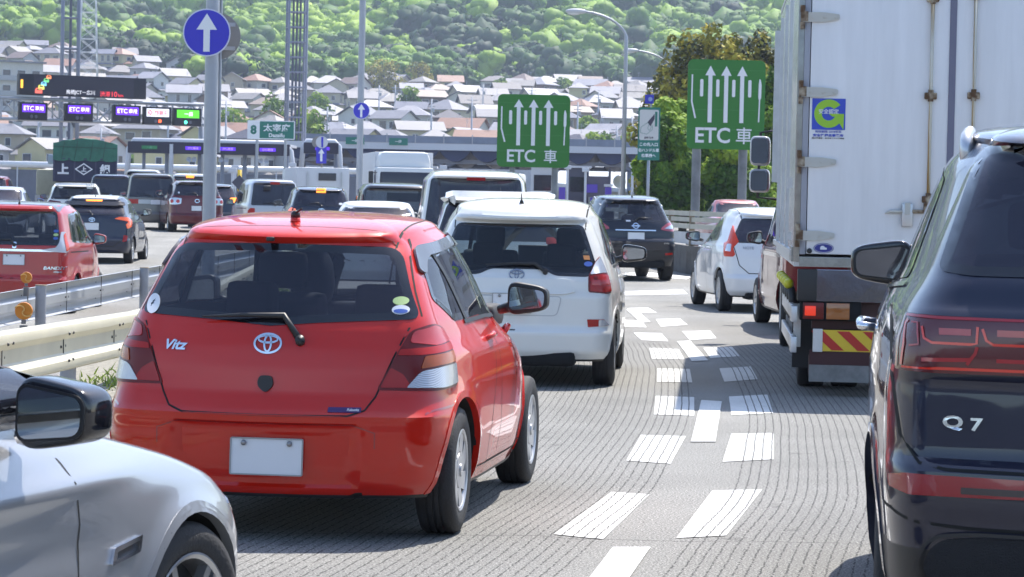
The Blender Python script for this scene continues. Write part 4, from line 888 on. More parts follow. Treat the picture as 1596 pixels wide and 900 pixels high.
# ---------------------------------------------------------------- generic traffic built from the same body
def traffic(name, label, cat, px, d, yaw, style, L, W, H, pm, zg=None, lamps=None, lens=None, plate=(0, .75), hw='hub', win=None, q=.55, group=None, extra=None, rearm=G_priv, sidem=G_priv, ztop=None, mirm=None, lift=0.0, frontopen=True, wipe=True, belt=None, arche=None):
    w = W / 2; k = H / 1.5; b = belt or {'van': .56 * H, 'wagon': .62 * H, 'suv': .66 * H, 'sedan': .64 * H, 'hatch': .64 * H}[style]
    crown = .05; zt = H - crown
    P = dict(L=L, w0=w, zb=.24 + lift, zt=zt, belt=b, dr=.03 if style == 'van' else .06, df=.05, crown=crown, wr=.30 + lift * .6, arch=arche or [(.72 if style != 'van' else .9, .345 + lift * .5), (L - (.85 if style != 'van' else .65), .345 + lift * .5)], paint=pm, q=q, taper=.05, bowf=.45, zlow=.26 + lift)
    P['bow'] = [(.2, .10), (b, .10), (zt, .06)]; P['rc'] = [(.2, .16), (zt, .12)]; P['rcl'] = [(.2, .30), (zt, .2)]
    if style == 'van':
        P['xr'] = [(.2, .06), (.3, .0), (.55, .0), (.58, .05), (b, .08), (zt - .1, .22), (zt - .06, .16), (zt, .24)]
        P['w'] = [(.2, w - .06), (.4, w), (b, w), (b + .08, w - .03), (zt - .1, w - .12), (zt, w - .22)]
        P['xf'] = [(.2, .06), (.6, .0), (.9, .12), (1.05, .35), (1.15, .55), (zt - .1, 1.25), (zt, 1.5)]
        yt, yb = w - .23, w - .14; zr0, zr1 = b + .02, zt - .09; fw = 1.15
    elif style == 'sedan':
        P['xr'] = [(.2, .08), (.4, .0), (.8, .03), (b - .02, .06), (b + .03, .16), (b + .06, .50), (b + .12, .75), (zt - .05, 1.25), (zt, 1.4)]
        P['w'] = [(.2, w - .06), (.4, w), (b - .12, w), (b, w - .07), (b + .06, w - .12), (zt - .08, w - .26), (zt, w - .32)]
        P['xf'] = [(.2, .1), (.6, .02), (.75, .15), (.85, .6), (b, 1.1), (zt, 2.2)]
        yt, yb = w - .32, w - .22; zr0, zr1 = b + .10, zt - .06; fw = 1.7
    else:
        s_ = {'wagon': .30, 'suv': .28, 'hatch': .42}[style]
        P['xr'] = [(.2, .08), (.32, .0), (.55, .0), (.58, .05), (b, .12), (b + .08, .17), (zt - .09, .12 + s_), (zt - .06, .02 + s_), (zt, .12 + s_)]
        P['w'] = [(.2, w - .06), (.4, w), (b - .12, w), (b, w - .06), (b + .06, w - .10), (zt - .08, w - .21), (zt, w - .30)]
        P['xf'] = [(.2, .1), (.6, .02), (.8, .15), (.92, .6), (b, 1.05), (zt, 2.0)]
        yt, yb = w - .30, w - .17; zr0, zr1 = b + .03, zt - .09; fw = 1.5
    xr_b, xr_t = P['xr'][-4][1], P['xr'][-1][1]
    rear = rp([(-yb, zr0), (yb, zr0), (yt, zr1), (-yt, zr1)], .06)
    x0 = (.55 if style != 'sedan' else 1.1); mid = L * .47
    fx0, fx1 = L - fw - .1, L - fw - .75
    P['win'] = [dict(k='rear', poly=rear, band=.03, m=rearm, step=.12),
        dict(k='side', poly=rp([(x0 + .1, b + .07), (x0 + (.12 if style == 'van' else .35), zt - .13), (mid, zt - .07), (mid, b + .04)], .06), band=.03, m=sidem, step=.15),
        dict(k='side', poly=rp([(mid + .07, zt - .07), (fx1, zt - .10, .1), (fx0, b + .05), (mid + .07, b + .04)], .06), band=.03, m=G_rear, step=.15),
        dict(k='front', poly=rp([(-yb, b + .06), (-yt, zt - .08), (yt, zt - .08), (yb, b + .06)], .06), band=.03, m=G_clear, step=.15, open=frontopen)]
    p = PT(px, 300, d); X = p.x; z = float(gz(X, d)) if zg is None else zg
    c = Car(name, label, cat, (X, d, z), yaw, P, group)
    wv = w
    for sg in (1, -1):
        if lamps:
            o = c.decal('taillight', [rp(lamps, .02)], ('dev', sg), lens or M_red, off=.010, thick=.02, step=.1)
        c.line('panel_gap', [(0, .56 + lift), (.42, .56 + lift), (w - .27, .62 + lift), (w - .22, b)], ('rear',), .012, step=.2)
        c.line('panel_gap', [(mid + .03, b), (mid + .05, .8), (mid, .32)], ('side', sg), .012, step=.2)
        c.decal('door_pillar', [[(mid - .05, zt - .08), (mid + .12, zt - .08), (mid + .12, b + .04), (mid - .05, b + .04)]], ('side', sg), M_gloss, off=.002, thick=.003, step=.2)
        if style == 'van': c.line('door_rail', [(.5, b - .08), (mid, b - .08)], ('side', sg), .018, step=.2)
    if plate: c.plate(plate[0], plate[1])
    if wipe: c.wiper(0, zr0 + .0, .35, zr0 + .06)
    c.wheels(hw, 7 if hw == 'hub' else 6, width=.20, ins=.03); c.mirror(fx0 - .05, w - .04, b + .10, .2, .16, .13, mirm or pm)
    c.seats(L * .50, b - .1, .48, headz=b + .22)
    if extra: extra(c)
    return c
def traffic_all():
    sil = paint('paint_silver_lt', (.42, .43, .48), metal=.35, rough=.35); wh = paint('paint_white'); blk = paint('paint_black'); mar = paint('paint_maroon', (.11, .006, .010), metal=.15)
    gry = paint('paint_greige', (.13, .12, .115), metal=.5); nav = paint('paint_dusk', (.03, .03, .06), metal=.4); wpl = paint('paint_pearl_white'); rd2 = paint('paint_red_b', (.40, .012, .012)); rd3 = paint('paint_red_dark', (.16, .008, .012))
    lamp_v = [(.60, .80), (.60, 1.02), (.95, 1.02), (.95, .80)]
    # left carriageway
    def solio(c):
        for sg in (1, -1):
            o = c.decal('taillight', [rp([(.40, .995), (.62, 1.03), (.665, 1.10), (.69, 1.27), (.80, 1.27), (.93, .99), (.78, .955), (.60, .965)], .02)], ('dev', sg), M_clear2, off=.012, thick=.02)
            c.decal('lens', [rp([(.74, 1.22), (.80, 1.26), (.92, 1.0), (.80, .97)], .02)], ('dev', sg), mat('lens_red_bright'), off=.016, thick=.004, parent=o)
        c.decal('glass_trim', [rp([(-.67, 1.0), (.67, 1.0), (.60, .965), (-.60, .965)], .02)], ('rear',), M_chrome, off=.008, thick=.008)
        emblem_text(c, 'BANDIT', -.60, .72, .05, bold=.02, shear=.2, xs=1.25); emblem_text(c, 'HYBRID', -.65, .66, .024, bold=.02); emblem_text(c, 'S', 0, 1.06, .10, bold=.04, xs=1.1)
        for k, m_ in ((0, M_stB), (.055, M_stG), (.11, M_stB)): c.decal('sticker', [ell(-.60, 1.17 + k, .035, .022, 16)], ('rear',), m_, off=.008, thick=.002)
        c.decal('dark_roof', [rp([(.32, .62), (.32, -.62), (2.4, -.58), (2.4, .58)], .1)], ('top',), mat('roof_dark_silver', (.10, .10, .12), rough=.3, metal=.5, coat=.8), off=.004, thick=.003)
        c.antenna(.4, 0, .2); c.line('roof_gap', [(.4, .6), (2.5, .6)], ('top',), .02); c.line('roof_gap', [(.4, -.6), (2.5, -.6)], ('top',), .02)
    traffic('minicar', 'boxy red minicar with dark roof and clear corner lamps behind the far guard rail', 'car', 22, 43, 2, 'van', 3.71, 1.645, 1.72, rd2, lamps=None, plate=(0, .84), extra=solio, belt=1.04, q=.9, rearm=G_rear, sidem=glassmat('glass_side_grey'))
    def chr_(c):
        for sg in (1, -1):
            o = c.decal('taillight', [rp([(.50, 1.02), (.62, 1.06), (.88, 1.04), (1.10, .98), (1.02, .86), (.80, .80), (.76, .90), (.84, .96), (.60, 1.0)], .02)], ('dev', sg), mat('lens_lit_orange', (.55, .07, .02), rough=.15, coat=1, emit=(1, .18, .04), es=.25), off=.02, thick=.03)
            c.decal('reflector', [rp([(.70, .50), (.72, .66), (.82, .64), (.80, .52)], .02)], ('dev', sg), mat('lens_red2'), off=.01, thick=.02)
            c.line('bumper_crease_shade', [(.0, .40), (.5, .40), (.7, .55), (.9, .60), (1.1, .52)], ('dev', sg), .02)  # flat black line standing in for shade along the crease
        c.decal('spoiler', [rp([(-.62, 1.36), (.62, 1.36), (.66, 1.30), (.50, 1.27), (-.50, 1.27), (-.66, 1.30)], .02)], ('rear',), M_gloss, off=.06, thick=.03)
        c.decal('stop_lamp', [rp([(-.18, 1.365), (.18, 1.365), (.18, 1.39), (-.18, 1.39)], .005)], ('rear',), M_orlit, off=.07, thick=.02)
        emblem_oval(c, 0, .99, .14, .10); c.antenna(.7, 0, .08)
        c.decal('two_tone_roof', [rp([(.55, .5), (.55, -.5), (2.4, -.5), (2.4, .5)], .1)], ('top',), wh, off=.004, thick=.003)
    traffic('crossover', 'black coupe crossover with white roof and lit orange boomerang lamps, behind the red minicar', 'car', 143, 64, -1, 'hatch', 4.36, 1.795, 1.55, paint('paint_ink', (.018, .022, .045), metal=.3), plate=(0, .84), extra=chr_, belt=1.06, q=.8, mirm=M_trim)
    traffic('sedan', 'silver sedan with red lamps, cut by the left edge of the view', 'car', -8, 84, -2, 'sedan', 4.8, 1.8, 1.47, sil, lamps=[(.35, .80), (.35, .92), (1.1, .98), (1.05, .82)], plate=(0, .8), wipe=False, mirm=M_stB)
    traffic('hatchback', 'dark red car at the left edge, farthest car of its row', 'car', -20, 108, -2, 'hatch', 4.3, 1.75, 1.7, rd3, lamps=[(.5, .9), (.5, 1.2), (.9, 1.2), (.9, .9)])
    def lexus(c):
        c.decal('roof_spoiler', [rp([(-.58, 1.53), (.58, 1.53), (.62, 1.44), (.5, 1.47), (-.5, 1.47), (-.62, 1.44)], .02)], ('rear',), wpl, off=.05, thick=.05)
    traffic('wagon', 'white wagon with roof spoiler and dark red lamps, left of the dark green truck', 'car', 118, 86, -9, 'suv', 4.6, 1.85, 1.60, wpl, lamps=[(.42, .86), (.45, 1.02), (.8, 1.06), (.98, .96), (.9, .82)], lens=mat('lens_wine', (.12, .01, .02), rough=.1, coat=1), extra=lexus, mirm=M_trim, rearm=G_rear)
    def ntruckvan(c): c.decal('emblem', [ell(0, 1.02, .085, .085, 24), ell(0, 1.02, .055, .055, 24)], ('rear',), M_chrome, off=.02, thick=.02, dens=False)
    traffic('minivan', 'dark blue-black minivan with ring badge, right in front of the tarpaulin truck', 'van', 172, 104, -6, 'van', 4.7, 1.72, 1.86, nav, lamps=[(.55, .9), (.55, 1.2), (.75, 1.2), (.75, .9)], lens=mat('lens_wine'), plate=(.0, .82), extra=ntruckvan)
    traffic('minivan', 'white van roof peeping between the dark minivan and grey van', 'van', 222, 118, -6, 'van', 4.7, 1.72, 2.1, wh, lamps=lamp_v)
    def elg(c):
        c.decal('garnish', [rp([(-.45, .88), (.45, .88), (.45, 1.02), (-.45, 1.02)], .01)], ('rear',), M_hub, off=.012, thick=.01)
    traffic('minivan', 'grey beige minivan with wide red lamps left of the maroon wagon', 'van', 237, 96, -8, 'van', 4.8, 1.8, 1.93, gry, lamps=[(.44, .88), (.44, 1.03), (.98, 1.03), (.96, .88)], plate=(-.12, .94), extra=elg)
    def mpv(c):
        for sg in (1, -1):
            o = c.decal('taillight', [rp([(.52, .92), (.50, 1.10), (.72, 1.12), (.98, 1.08), (1.05, .98), (.94, .90), (.7, .89)], .02)], ('dev', sg), M_clear, off=.012, thick=.02)
            c.decal('lens', [ell(.82, 1.0, .06, .06, 16)], ('dev', sg), mat('lens_pink'), off=.018, thick=.01, parent=o); c.decal('lens', [ell(.62, 1.0, .06, .06, 16)], ('dev', sg), mat('lens_pink'), off=.018, thick=.01, parent=o)
        c.decal('emblem', [ell(0, 1.02, .08, .065, 24), ell(0, 1.02, .06, .045, 24)], ('rear',), M_chrome, off=.02, thick=.02, dens=False)
        c.decal('roof_spoiler', [rp([(-.62, 1.60), (.62, 1.60), (.66, 1.50), (.55, 1.53), (-.55, 1.53), (-.66, 1.50)], .02)], ('rear',), M_gloss, off=.04, thick=.04)
        for y in (.58, -.58): c.decal('sticker', [ell(y, 1.28, .03, .03, 12)], ('rear',), M_stW, off=.01, thick=.002)
    traffic('wagon', 'maroon wagon with clear white tail lamps behind the thick grey signpost', 'car', 308, 92.5, -12, 'suv', 4.86, 1.85, 1.70, mar, plate=(.02, .78), extra=mpv, hw='spoke', q=.7, belt=1.16)
    traffic('minivan', 'white van with lit amber top lamp, roof showing just above the maroon wagon', 'van', 296, 112, -8, 'van', 4.6, 1.72, 1.95, wh, extra=lambda c: c.decal('stop_lamp', [rp([(-.15, 1.78), (.15, 1.78), (.15, 1.84), (-.15, 1.84)], .005)], ('rear',), M_orlit, off=.05, thick=.05))
    traffic('hatchback', 'dark hatchback with lit orange lamps between the maroon wagon and silver van', 'car', 338, 100, -9, 'hatch', 4.2, 1.76, 1.60, paint('paint_ink'), lamps=[(.45, 1.0), (.5, 1.1), (1.1, 1.12), (1.1, .96), (.8, .88)], lens=M_orlit)
    def nv(c):
        P_, N_ = c.mp([(.25, 1.58)], ('rear',)); MB().box(P_[0] + Vector((-.12, 0, 0)), (.08, .22, .14), bev=.03).build('rear_mirror', M_trim, c.root, smooth=True)
        c.decal('stop_lamp', [rp([(-.14, 1.70), (.14, 1.70), (.14, 1.75), (-.14, 1.75)], .005)], ('rear',), M_red, off=.02, thick=.02)
    traffic('cargo_van', 'silver cargo van with small window mirror, between the signpost and black wagon', 'van', 430, 84, -14, 'van', 4.4, 1.69, 1.86, sil, lamps=[(.60, .62), (.60, .98), (.72, .98), (.86, .9), (.86, .62)], lens=rd2 and M_red, extra=nv, plate=None, mirm=M_trim)
    def fore(c):
        c.decal('stop_lamp', [rp([(-.12, 1.60), (.12, 1.60), (.12, 1.64), (-.12, 1.64)], .005)], ('rear',), M_orlit, off=.04, thick=.04)
        emblem_oval(c, 0, 1.12, .16, .09); c.decal('sticker', [ell(-.5, 1.28, .05, .03, 12)], ('rear',), M_stW, off=.012, thick=.002)
        for sg in (1, -1):
            P_, N_ = c.mp([(.65, sg * .6), (2.3, sg * .56)], ('top',)); MB().tube([P_[0], P_[0] + Vector((.1, 0, .06)), P_[1] + Vector((-.1, 0, .06)), P_[1]], .018, 8).build('roof_rail', M_trim, c.root)
    traffic('suv', 'black SUV with glowing orange corner lamps, between the silver and white vans', 'car', 502, 73, -8, 'suv', 4.6, 1.80, 1.73, paint('paint_ink'), lamps=[(.66, .93), (.66, 1.14), (.80, 1.17), (.95, 1.10), (.92, .92)], lens=mat('lens_lit_pink', (.6, .12, .08), rough=.15, coat=1, emit=(1, .25, .12), es=.5), plate=(0, .98), extra=fore, q=.7, belt=1.18, rearm=G_priv)
    traffic('minivan', 'black minivan with large rear glass, right of the grey light pole', 'van', 618, 60, -5, 'van', 4.8, 1.75, 1.86, blk, lamps=[(.72, .95), (.72, 1.6), (.80, 1.6), (.82, .95)], lens=mat('lens_wine'), plate=None, rearm=glassmat('glass_smoke', (.25, .27, .33), .3), q=.7)
    traffic('kei_car', 'white low car roof just above the red hatchback roof', 'car', 588, 44, -3, 'sedan', 4.3, 1.70, 1.49, wh, lamps=None, plate=(0, .8), q=.7)
    def hiace(c):
        c.decal('stop_lamp', [rp([(-.14, 1.83), (.14, 1.83), (.14, 1.875), (-.14, 1.875)], .01)], ('rear',), mat('lens_red2'), off=.02, thick=.03)
    traffic('van', 'tall white van with red top lamp, behind the white spoiler wagon', 'van', 742, 42.5, -2, 'van', 4.84, 1.80, 2.0, wh, lamps=[(.68, .9), (.68, 1.15), (.85, 1.15), (.85, .9)], plate=None, extra=hiace, q=.8, belt=1.13)
    def ody(c):
        c.decal('roof_spoiler', [rp([(-.66, 1.585), (.66, 1.585), (.70, 1.49), (.60, 1.52), (-.60, 1.52), (-.70, 1.49)], .03)], ('rear',), wpl, off=.07, thick=.05)
        c.antenna(1.0, 0, .08)
    traffic('wagon', 'white wagon with big roof spoiler, squeezed between tall white van and white compact wagon', 'car', 776, 34.5, 1.5, 'wagon', 4.8, 1.86, 1.64, wpl, lamps=[(.6, .9), (.6, 1.1), (.9, 1.1), (.9, .9)], extra=ody, q=.8)
    traffic('hatchback', 'small distant white car left of the signpost below the green sign', 'car', 843, 128, -6, 'hatch', 4.2, 1.7, 1.5, wh, lamps=lamp_v)
    traffic('sedan', 'pale pink car roof beyond the right-hand guard rail', 'car', 1168, 72, -8, 'sedan', 4.4, 1.72, 1.50, paint('paint_rose', (.45, .16, .17), metal=.2), zg=.18)
    def mvan(c):
        for sg in (1, -1): c.line('side_trim', [(.3, .95), (3.9, .95)], ('side', sg), .05, M_chrome, off=.012)
    traffic('minivan', 'dark maroon minivan squeezed between white hatchback and the box truck', 'van', 1345, 33.6, -1.0, 'van', 4.7, 1.72, 1.84, mar, lamps=lamp_v, extra=mvan, q=.9, mirm=M_trim, sidem=G_priv, hw='spoke')
# ---------------------------------------------------------------- trucks and buses
M_box = mat('truck_box_white', (.75, .75, .77), rough=.38, noise=.06, nscale=1.6)
_t = M_box.node_tree; _n = [n for n in _t.nodes if n.type == 'TEX_NOISE'][0]; _mp = _t.nodes.new('ShaderNodeMapping'); _mp.inputs['Scale'].default_value = (5, 5, .45)
_t.links.new([n for n in _t.nodes if n.type == 'TEX_COORD'][0].outputs['Object'], _mp.inputs[0]); _t.links.new(_mp.outputs[0], _n.inputs['Vector'])
M_alum = mat('aluminium', (.55, .56, .58), rough=.38, metal=.9, noise=.12, nscale=6)
def ribbed_metal():
    m = mat('corrugated_aluminium', (.66, .68, .72), rough=.16, metal=.92); t = m.node_tree
    tc = t.nodes.new('ShaderNodeTexCoord'); wv = t.nodes.new('ShaderNodeTexWave'); wv.inputs['Scale'].default_value = 3.2; wv.inputs['Distortion'].default_value = .15
    bp = t.nodes.new('ShaderNodeBump'); bp.inputs['Strength'].default_value = .35; bp.inputs['Distance'].default_value = .03
    t.links.new(tc.outputs['Object'], wv.inputs[0]); t.links.new(wv.outputs[0], bp.inputs['Height']); t.links.new(bp.outputs[0], t.nodes['Principled BSDF'].inputs['Normal']); return m
def rusty():
    m = mat('rusty_steel', (.30, .28, .25), rough=.7); t = m.node_tree; b = t.nodes['Principled BSDF']; tc = t.nodes.new('ShaderNodeTexCoord'); n = t.nodes.new('ShaderNodeTexNoise'); n.inputs['Scale'].default_value = 14; n.inputs['Detail'].default_value = 8
    r = t.nodes.new('ShaderNodeValToRGB'); r.color_ramp.elements[0].position = .34; r.color_ramp.elements[0].color = (.45, .38, .28, 1); r.color_ramp.elements[1].position = .56; r.color_ramp.elements[1].color = (.10, .05, .02, 1)
    t.links.new(tc.outputs['Object'], n.inputs[0]); t.links.new(n.outputs[0], r.inputs[0]); t.links.new(r.outputs[0], b.inputs['Base Color']); return m
def streak_white():
    "white paint with rust running down below the fittings"
    m = mat('rust_streaked_paint', (.60, .60, .60), rough=.45); t = m.node_tree; b = t.nodes['Principled BSDF']; tc = t.nodes.new('ShaderNodeTexCoord'); mp = t.nodes.new('ShaderNodeMapping'); mp.inputs['Scale'].default_value = (30, 30, 1.1)
    n = t.nodes.new('ShaderNodeTexNoise'); n.inputs['Scale'].default_value = 1.3; n.inputs['Detail'].default_value = 5
    r = t.nodes.new('ShaderNodeValToRGB'); r.color_ramp.elements[0].position = .44; r.color_ramp.elements[0].color = (.58, .56, .48, 1); r.color_ramp.elements[1].position = .60; r.color_ramp.elements[1].color = (.34, .20, .05, 1)
    t.links.new(tc.outputs['Object'], mp.inputs[0]); t.links.new(mp.outputs[0], n.inputs[0]); t.links.new(n.outputs[0], r.inputs[0]); t.links.new(r.outputs[0], b.inputs['Base Color']); return m
def box_truck():
    rib, rust, stk = ribbed_metal(), rusty(), streak_white()
    O = PT(1236, 400, 23.3); yaw = 4.1
    # local frame: x forward, y left; rear-left corner of the box at (0, 1.245)
    rt = empty('box_truck', (0, 0, 0), math.pi / 2 - R(yaw), 'tall white box truck seen from behind, with rusty door hinges and blue-green round-letter sticker', 'truck')
    h = Vector((math.sin(R(yaw)), math.cos(R(yaw)), 0)); l = Vector((-math.cos(R(yaw)), math.sin(R(yaw)), 0))
    rt.location = Vector((O.x, 23.3, 0)) - l * 1.245
    W = 1.245; z0, z1 = 1.10, 3.62; Lb = 7.2
    # box: sides, roof, door frame
    b = MB(); b.box((Lb / 2 + .03, W - .02, (z0 + z1) / 2), (Lb - .1, .036, z1 - z0 - .1)); b.box((Lb / 2 + .03, -W + .02, (z0 + z1) / 2), (Lb - .1, .036, z1 - z0 - .1)); b.box((Lb - .02, 0, (z0 + z1) / 2), (.036, 2 * W - .08, z1 - z0 - .1))
    b.build('box_side', rib, rt)
    MB().box((Lb / 2, 0, z1 - .01), (Lb, 2 * W, .05)).build('box_roof', M_alum, rt)
    MB().box((Lb / 2, 0, z0 + .0), (Lb, 2 * W - .02, .08)).build('box_floor', M_alum, rt)
    f = MB()
    for sg in (1, -1):
        f.box((.0, sg * (W - .025), (z0 + z1) / 2), (.09, .05, z1 - z0), bev=.006)
        f.box((.3, sg * (W + .004), z0 + .06), (.62, .02, .12)); 
    f.box((0, 0, z1 - .035), (.09, 2 * W - .1, .07)); f.box((0, 0, z0 - .0), (.09, 2 * W - .1, .07))
    f.build('door_frame', mat('door_frame_metal', (.28, .28, .27), rough=.35, metal=.8, noise=.25, nscale=9), rt, autos=30)
    for sg in (1, -1): MB().box((-.02, sg * (W - .075), (z0 + z1) / 2), (.06, .05, z1 - z0 - .12), bev=.008).build('door_post', mat('post_grey', (.32, .33, .38), rough=.4), rt, autos=30)
    # doors
    seam = -.02
    for sg in (1, -1):
        yo = sg * (W - .105); yi = .012 * sg
        d = MB().box((-.035, (yo + yi) / 2, (z0 + z1) / 2 + .0), (.045, abs(yo - yi), z1 - z0 - .13), bev=.008).build('rear_door', M_box, rt, autos=30)
        if sg > 0: MB().box((-.060, -.005, (z0 + z1) / 2), (.012, .055, z1 - z0 - .12), bev=.003).build('door_seal', mat('seal_grey', (.16, .16, .23), rough=.5), d)
        # hinges
        for zz in (1.32, 1.92, 2.49, 3.10):
            hb = MB(); hb.prism(rp([(sg * (W - .03), zz - .045), (sg * (W - .20), zz - .045), (sg * (W - .33), zz - .02), (sg * (W - .33), zz + .02), (sg * (W - .20), zz + .035), (sg * (W - .03), zz + .035)], .012, 3), -.078, -.058, plane='YZ')
            hb.V = [Vector((v.x, v.y, v.z)) for v in hb.V]
            for k in (.09, .19, .28): hb.lathe([(-.087, 1e-4), (-.087, .010), (-.078, .011)], 8, 'X', (0, sg * (W - k - .02), zz - .005 ))
            hg = hb.build('hinge', mat('hinge_white', (.50, .49, .45), rough=.4), d, autos=30)
            MB().tube([(-.075, sg * (W - .03), zz - .10), (-.075, sg * (W - .03), zz - .045)], .020, 10).tube([(-.075, sg * (W - .03), zz + .035), (-.075, sg * (W - .03), zz + .09)], .020, 10).box((-.068, sg * (W - .045), zz), (.03, .06, .08)).build('hinge_pin', rust, hg, smooth=False)
        # locking rods
        rods = (.165, ) if sg > 0 else (.18, .74)
        for yr in rods:
            y = sg * yr; r_ = MB().tube([(-.085, y, z0 + .35 if sg > 0 else z0 + .08), (-.085, y, z1 - .1)], .014, 10).build('lock_rod', stk, d, smooth=True)
            for zz in ((1.63, 2.47, 3.26) if sg > 0 else (1.3, 2.48, 3.3)):
                MB().box((-.075, y, zz), (.05, .10, .055), bev=.01).tube([(-.088, y, zz - .045), (-.088, y, zz + .05)], .022, 8).build('rod_bracket', rust, r_, autos=30)
    # latch on the left door
    L = MB().box((-.075, .33, 1.50), (.04, .09, .19), bev=.012).build('latch', M_alum, rt, autos=30)
    MB().tube([(-.085, .51, 1.51), (-.085, .47, 1.525), (-.085, .37, 1.528)], [.006, .014, .016], 8).build('latch_handle', mat('hinge_white'), L, smooth=True)
    MB().tube([(-.085, .29, 1.53), (-.085, .16, 1.53)], .016, 8).box((-.08, .17, 1.56), (.05, .06, .08), bev=.01).build('latch_bar', rust, L)
    MB().box((-.098, .33, 1.55), (.012, .045, .10), bev=.004).build('latch_plate', mat('hinge_white'), L)
    # stickers
    X = -.0598; U = (0, -1, 0)
    def st(name, V, F, m, y, z, off, par=None): return flat(name, V, F, m, par or rt, (X, y, z), ux=U, uy=(0, 0, 1), thick=.002, off=off)
    S = .27 / 2; q = rp([(-.135, -.175), (.135, -.175), (.135, .16), (-.135, .16)], .002, 1)
    bl = mat('sticker_royal', (.035, .07, .50), rough=.35); gn = mat('sticker_lime', (.30, .55, .03), rough=.35)
    s0 = st('safety_sticker', *tri2d([rp([(-.135, -.09), (.135, -.09), (.135, .165), (-.135, .165)], .002, 1)], .2, False), bl, .985, 2.27, 0)
    out = [(.118 * math.cos(t), .045 + .118 * math.sin(t)) for t in np.linspace(R(35), R(300), 40)] + [(.095, -.055), (.12, -.085), (.118, .045), (.01, .045), (.045, .015), (.055, .005)] 
    arc_o = [(.118 * math.cos(t), .042 + .116 * math.sin(t)) for t in np.linspace(R(38), R(318), 40)]; arc_i = [(.056 * math.cos(t), .042 + .056 * math.sin(t)) for t in np.linspace(R(335), R(42), 30)]
    G = arc_o + [(.122, -.088), (.125, .042), (.0, .042), (.03, .018)] + arc_i
    st('sticker_ring', *tri2d([G], .05, False), gn, .985, 2.27, .002, s0)
    st('sticker_lettering', *text2d('安全認定', .040, 0, .060, bold=.015), M_stW, .985, 2.27, .004, s0)
    st('sticker_lettering', *text2d('有効期限 2018年末', .020, .0, -.105, bold=.01, xs=1.25), bl, .985, 2.27, .0, s0)
    st('sticker_lettering', *text2d('安全性優良事業所', .024, 0, -.135, bold=.03, xs=1.32), bl, .985, 2.27, .0, s0)
    st('sticker_lettering', *text2d('国土交通省・全日本トラック協会', .012, 0, -.158, bold=.02, xs=1.45), mat('ink_black', (.02, .02, .03)), .985, 2.27, .0, s0)
    s1 = st('oval_sticker', *tri2d([ell(0, 0, .082, .042, 32)], .1, False), mat('sticker_navy', (.02, .025, .22), rough=.35), 1.0, 1.215, 0)
    st('oval_ring', *tri2d([ell(0, 0, .076, .037, 32), ell(0, 0, .073, .034, 32)], .1, False), M_stW, 1.0, 1.215, .002, s1)
    st('sticker_print', *tri2d([rp([(-.028, -.012), (.026, -.012), (.026, .004), (.010, .006), (.004, .018), (-.02, .018), (-.028, .004)], .004)], .1, False), M_stW, 1.0, 1.215, .002, s1)
    MB().lathe([(-.10, 1e-4), (-.10, .018), (-.06, .022)], 14, 'X', (0, 1.115, 1.19)).build('rubber_stop', M_trim, rt, smooth=True)
    # stainless panel under the doors
    stl = mat('stainless', (.60, .60, .62), rough=.10, metal=1, bump=.12, bscale=3.0)
    MB().box((-.03, -.02, .91), (.03, 2 * W - .32, .26), bev=.004).build('rear_panel', stl, rt)
    MB().box((-.02, W - .12, .91), (.10, .16, .26), bev=.01).build('rubber_buffer', M_trim, rt, autos=30); MB().box((-.02, -W + .12, .91), (.10, .16, .26), bev=.01).build('rubber_buffer', M_trim, rt, autos=30)
    # chassis: frame, lamps, hazard board, under-run bar, mud guard
    ch = mat('chassis_maroon', (.05, .008, .010), rough=.5)
    MB().box((Lb / 2 + .3, .42, .82), (Lb + .4, .08, .22)).box((Lb / 2 + .3, -.42, .82), (Lb + .4, .08, .22)).box((.15, 0, .66), (.08, 2 * W - .34, .22)).box((.1, 0, .25), (.08, 2 * W - .3, .16)).build('chassis', ch, rt)
    for sg in (1, -1):
        lb = MB().box((.02, sg * .93, .70), (.10, .50, .16), bev=.012).build('lamp_cluster', M_well, rt, autos=30)
        for y, wd, m_ in ((1.07, .17, mat('lens_dark_red')), (1.095, .09, mat('lens_square_red', (.65, .03, .012), rough=.2, emit=(1, .05, .01), es=.25)), (.87, .19, mat('lens_dark_orange', (.32, .09, .006), rough=.15, coat=1))):
            MB().box((-.036 - (.006 if wd < .1 else 0), sg * y, .70 - (.0 if wd > .1 else .0)), (.02, wd, .135 if wd > .1 else .08), bev=.006).build('lens', m_, lb, autos=30)
    hz = MB().box((-.05, .0, .46), (.015, 2.14, .175), bev=.002).build('hazard_board', mat('hazard_yellow', (.75, .50, .03), rough=.35), rt)
    V = []; F = []
    for k in range(-5, 6):
        if k == 0: continue
        y = k * .21 - (.1 if k > 0 else -.1); sgn = 1 if k < 0 else -1; b0 = len(V)
        V += [(y - .05 * 1 - sgn * -.085, -.078), (y + .05 - sgn * -.085, -.078), (y + .05 - sgn * .085, .078), (y - .05 - sgn * .085, .078)]; F.append((b0, b0 + 1, b0 + 2, b0 + 3))
    flat('hazard_stripes', V, F, mat('hazard_red', (.50, .02, .012), rough=.35), hz, (-.0585, 0, .46), ux=U, uy=(0, 0, 1), thick=.002)
    [MB().box((-.055, q_, .46), (.02, .08, .19), bev=.004).build('board_bracket', M_alum, hz) for q_ in (1.03, -1.03)]
    MB().box((-.03, 0, .19), (.03, 2 * W - .3, .14), bev=.004).build('mud_flap', mat('mudflap_grey', (.22, .21, .20), rough=.8, noise=.3, nscale=6), rt)
    MB().box((-.03, 0, .32), (.03, 2 * W - .3, .12), bev=.004).build('rear_valance', ch, rt)
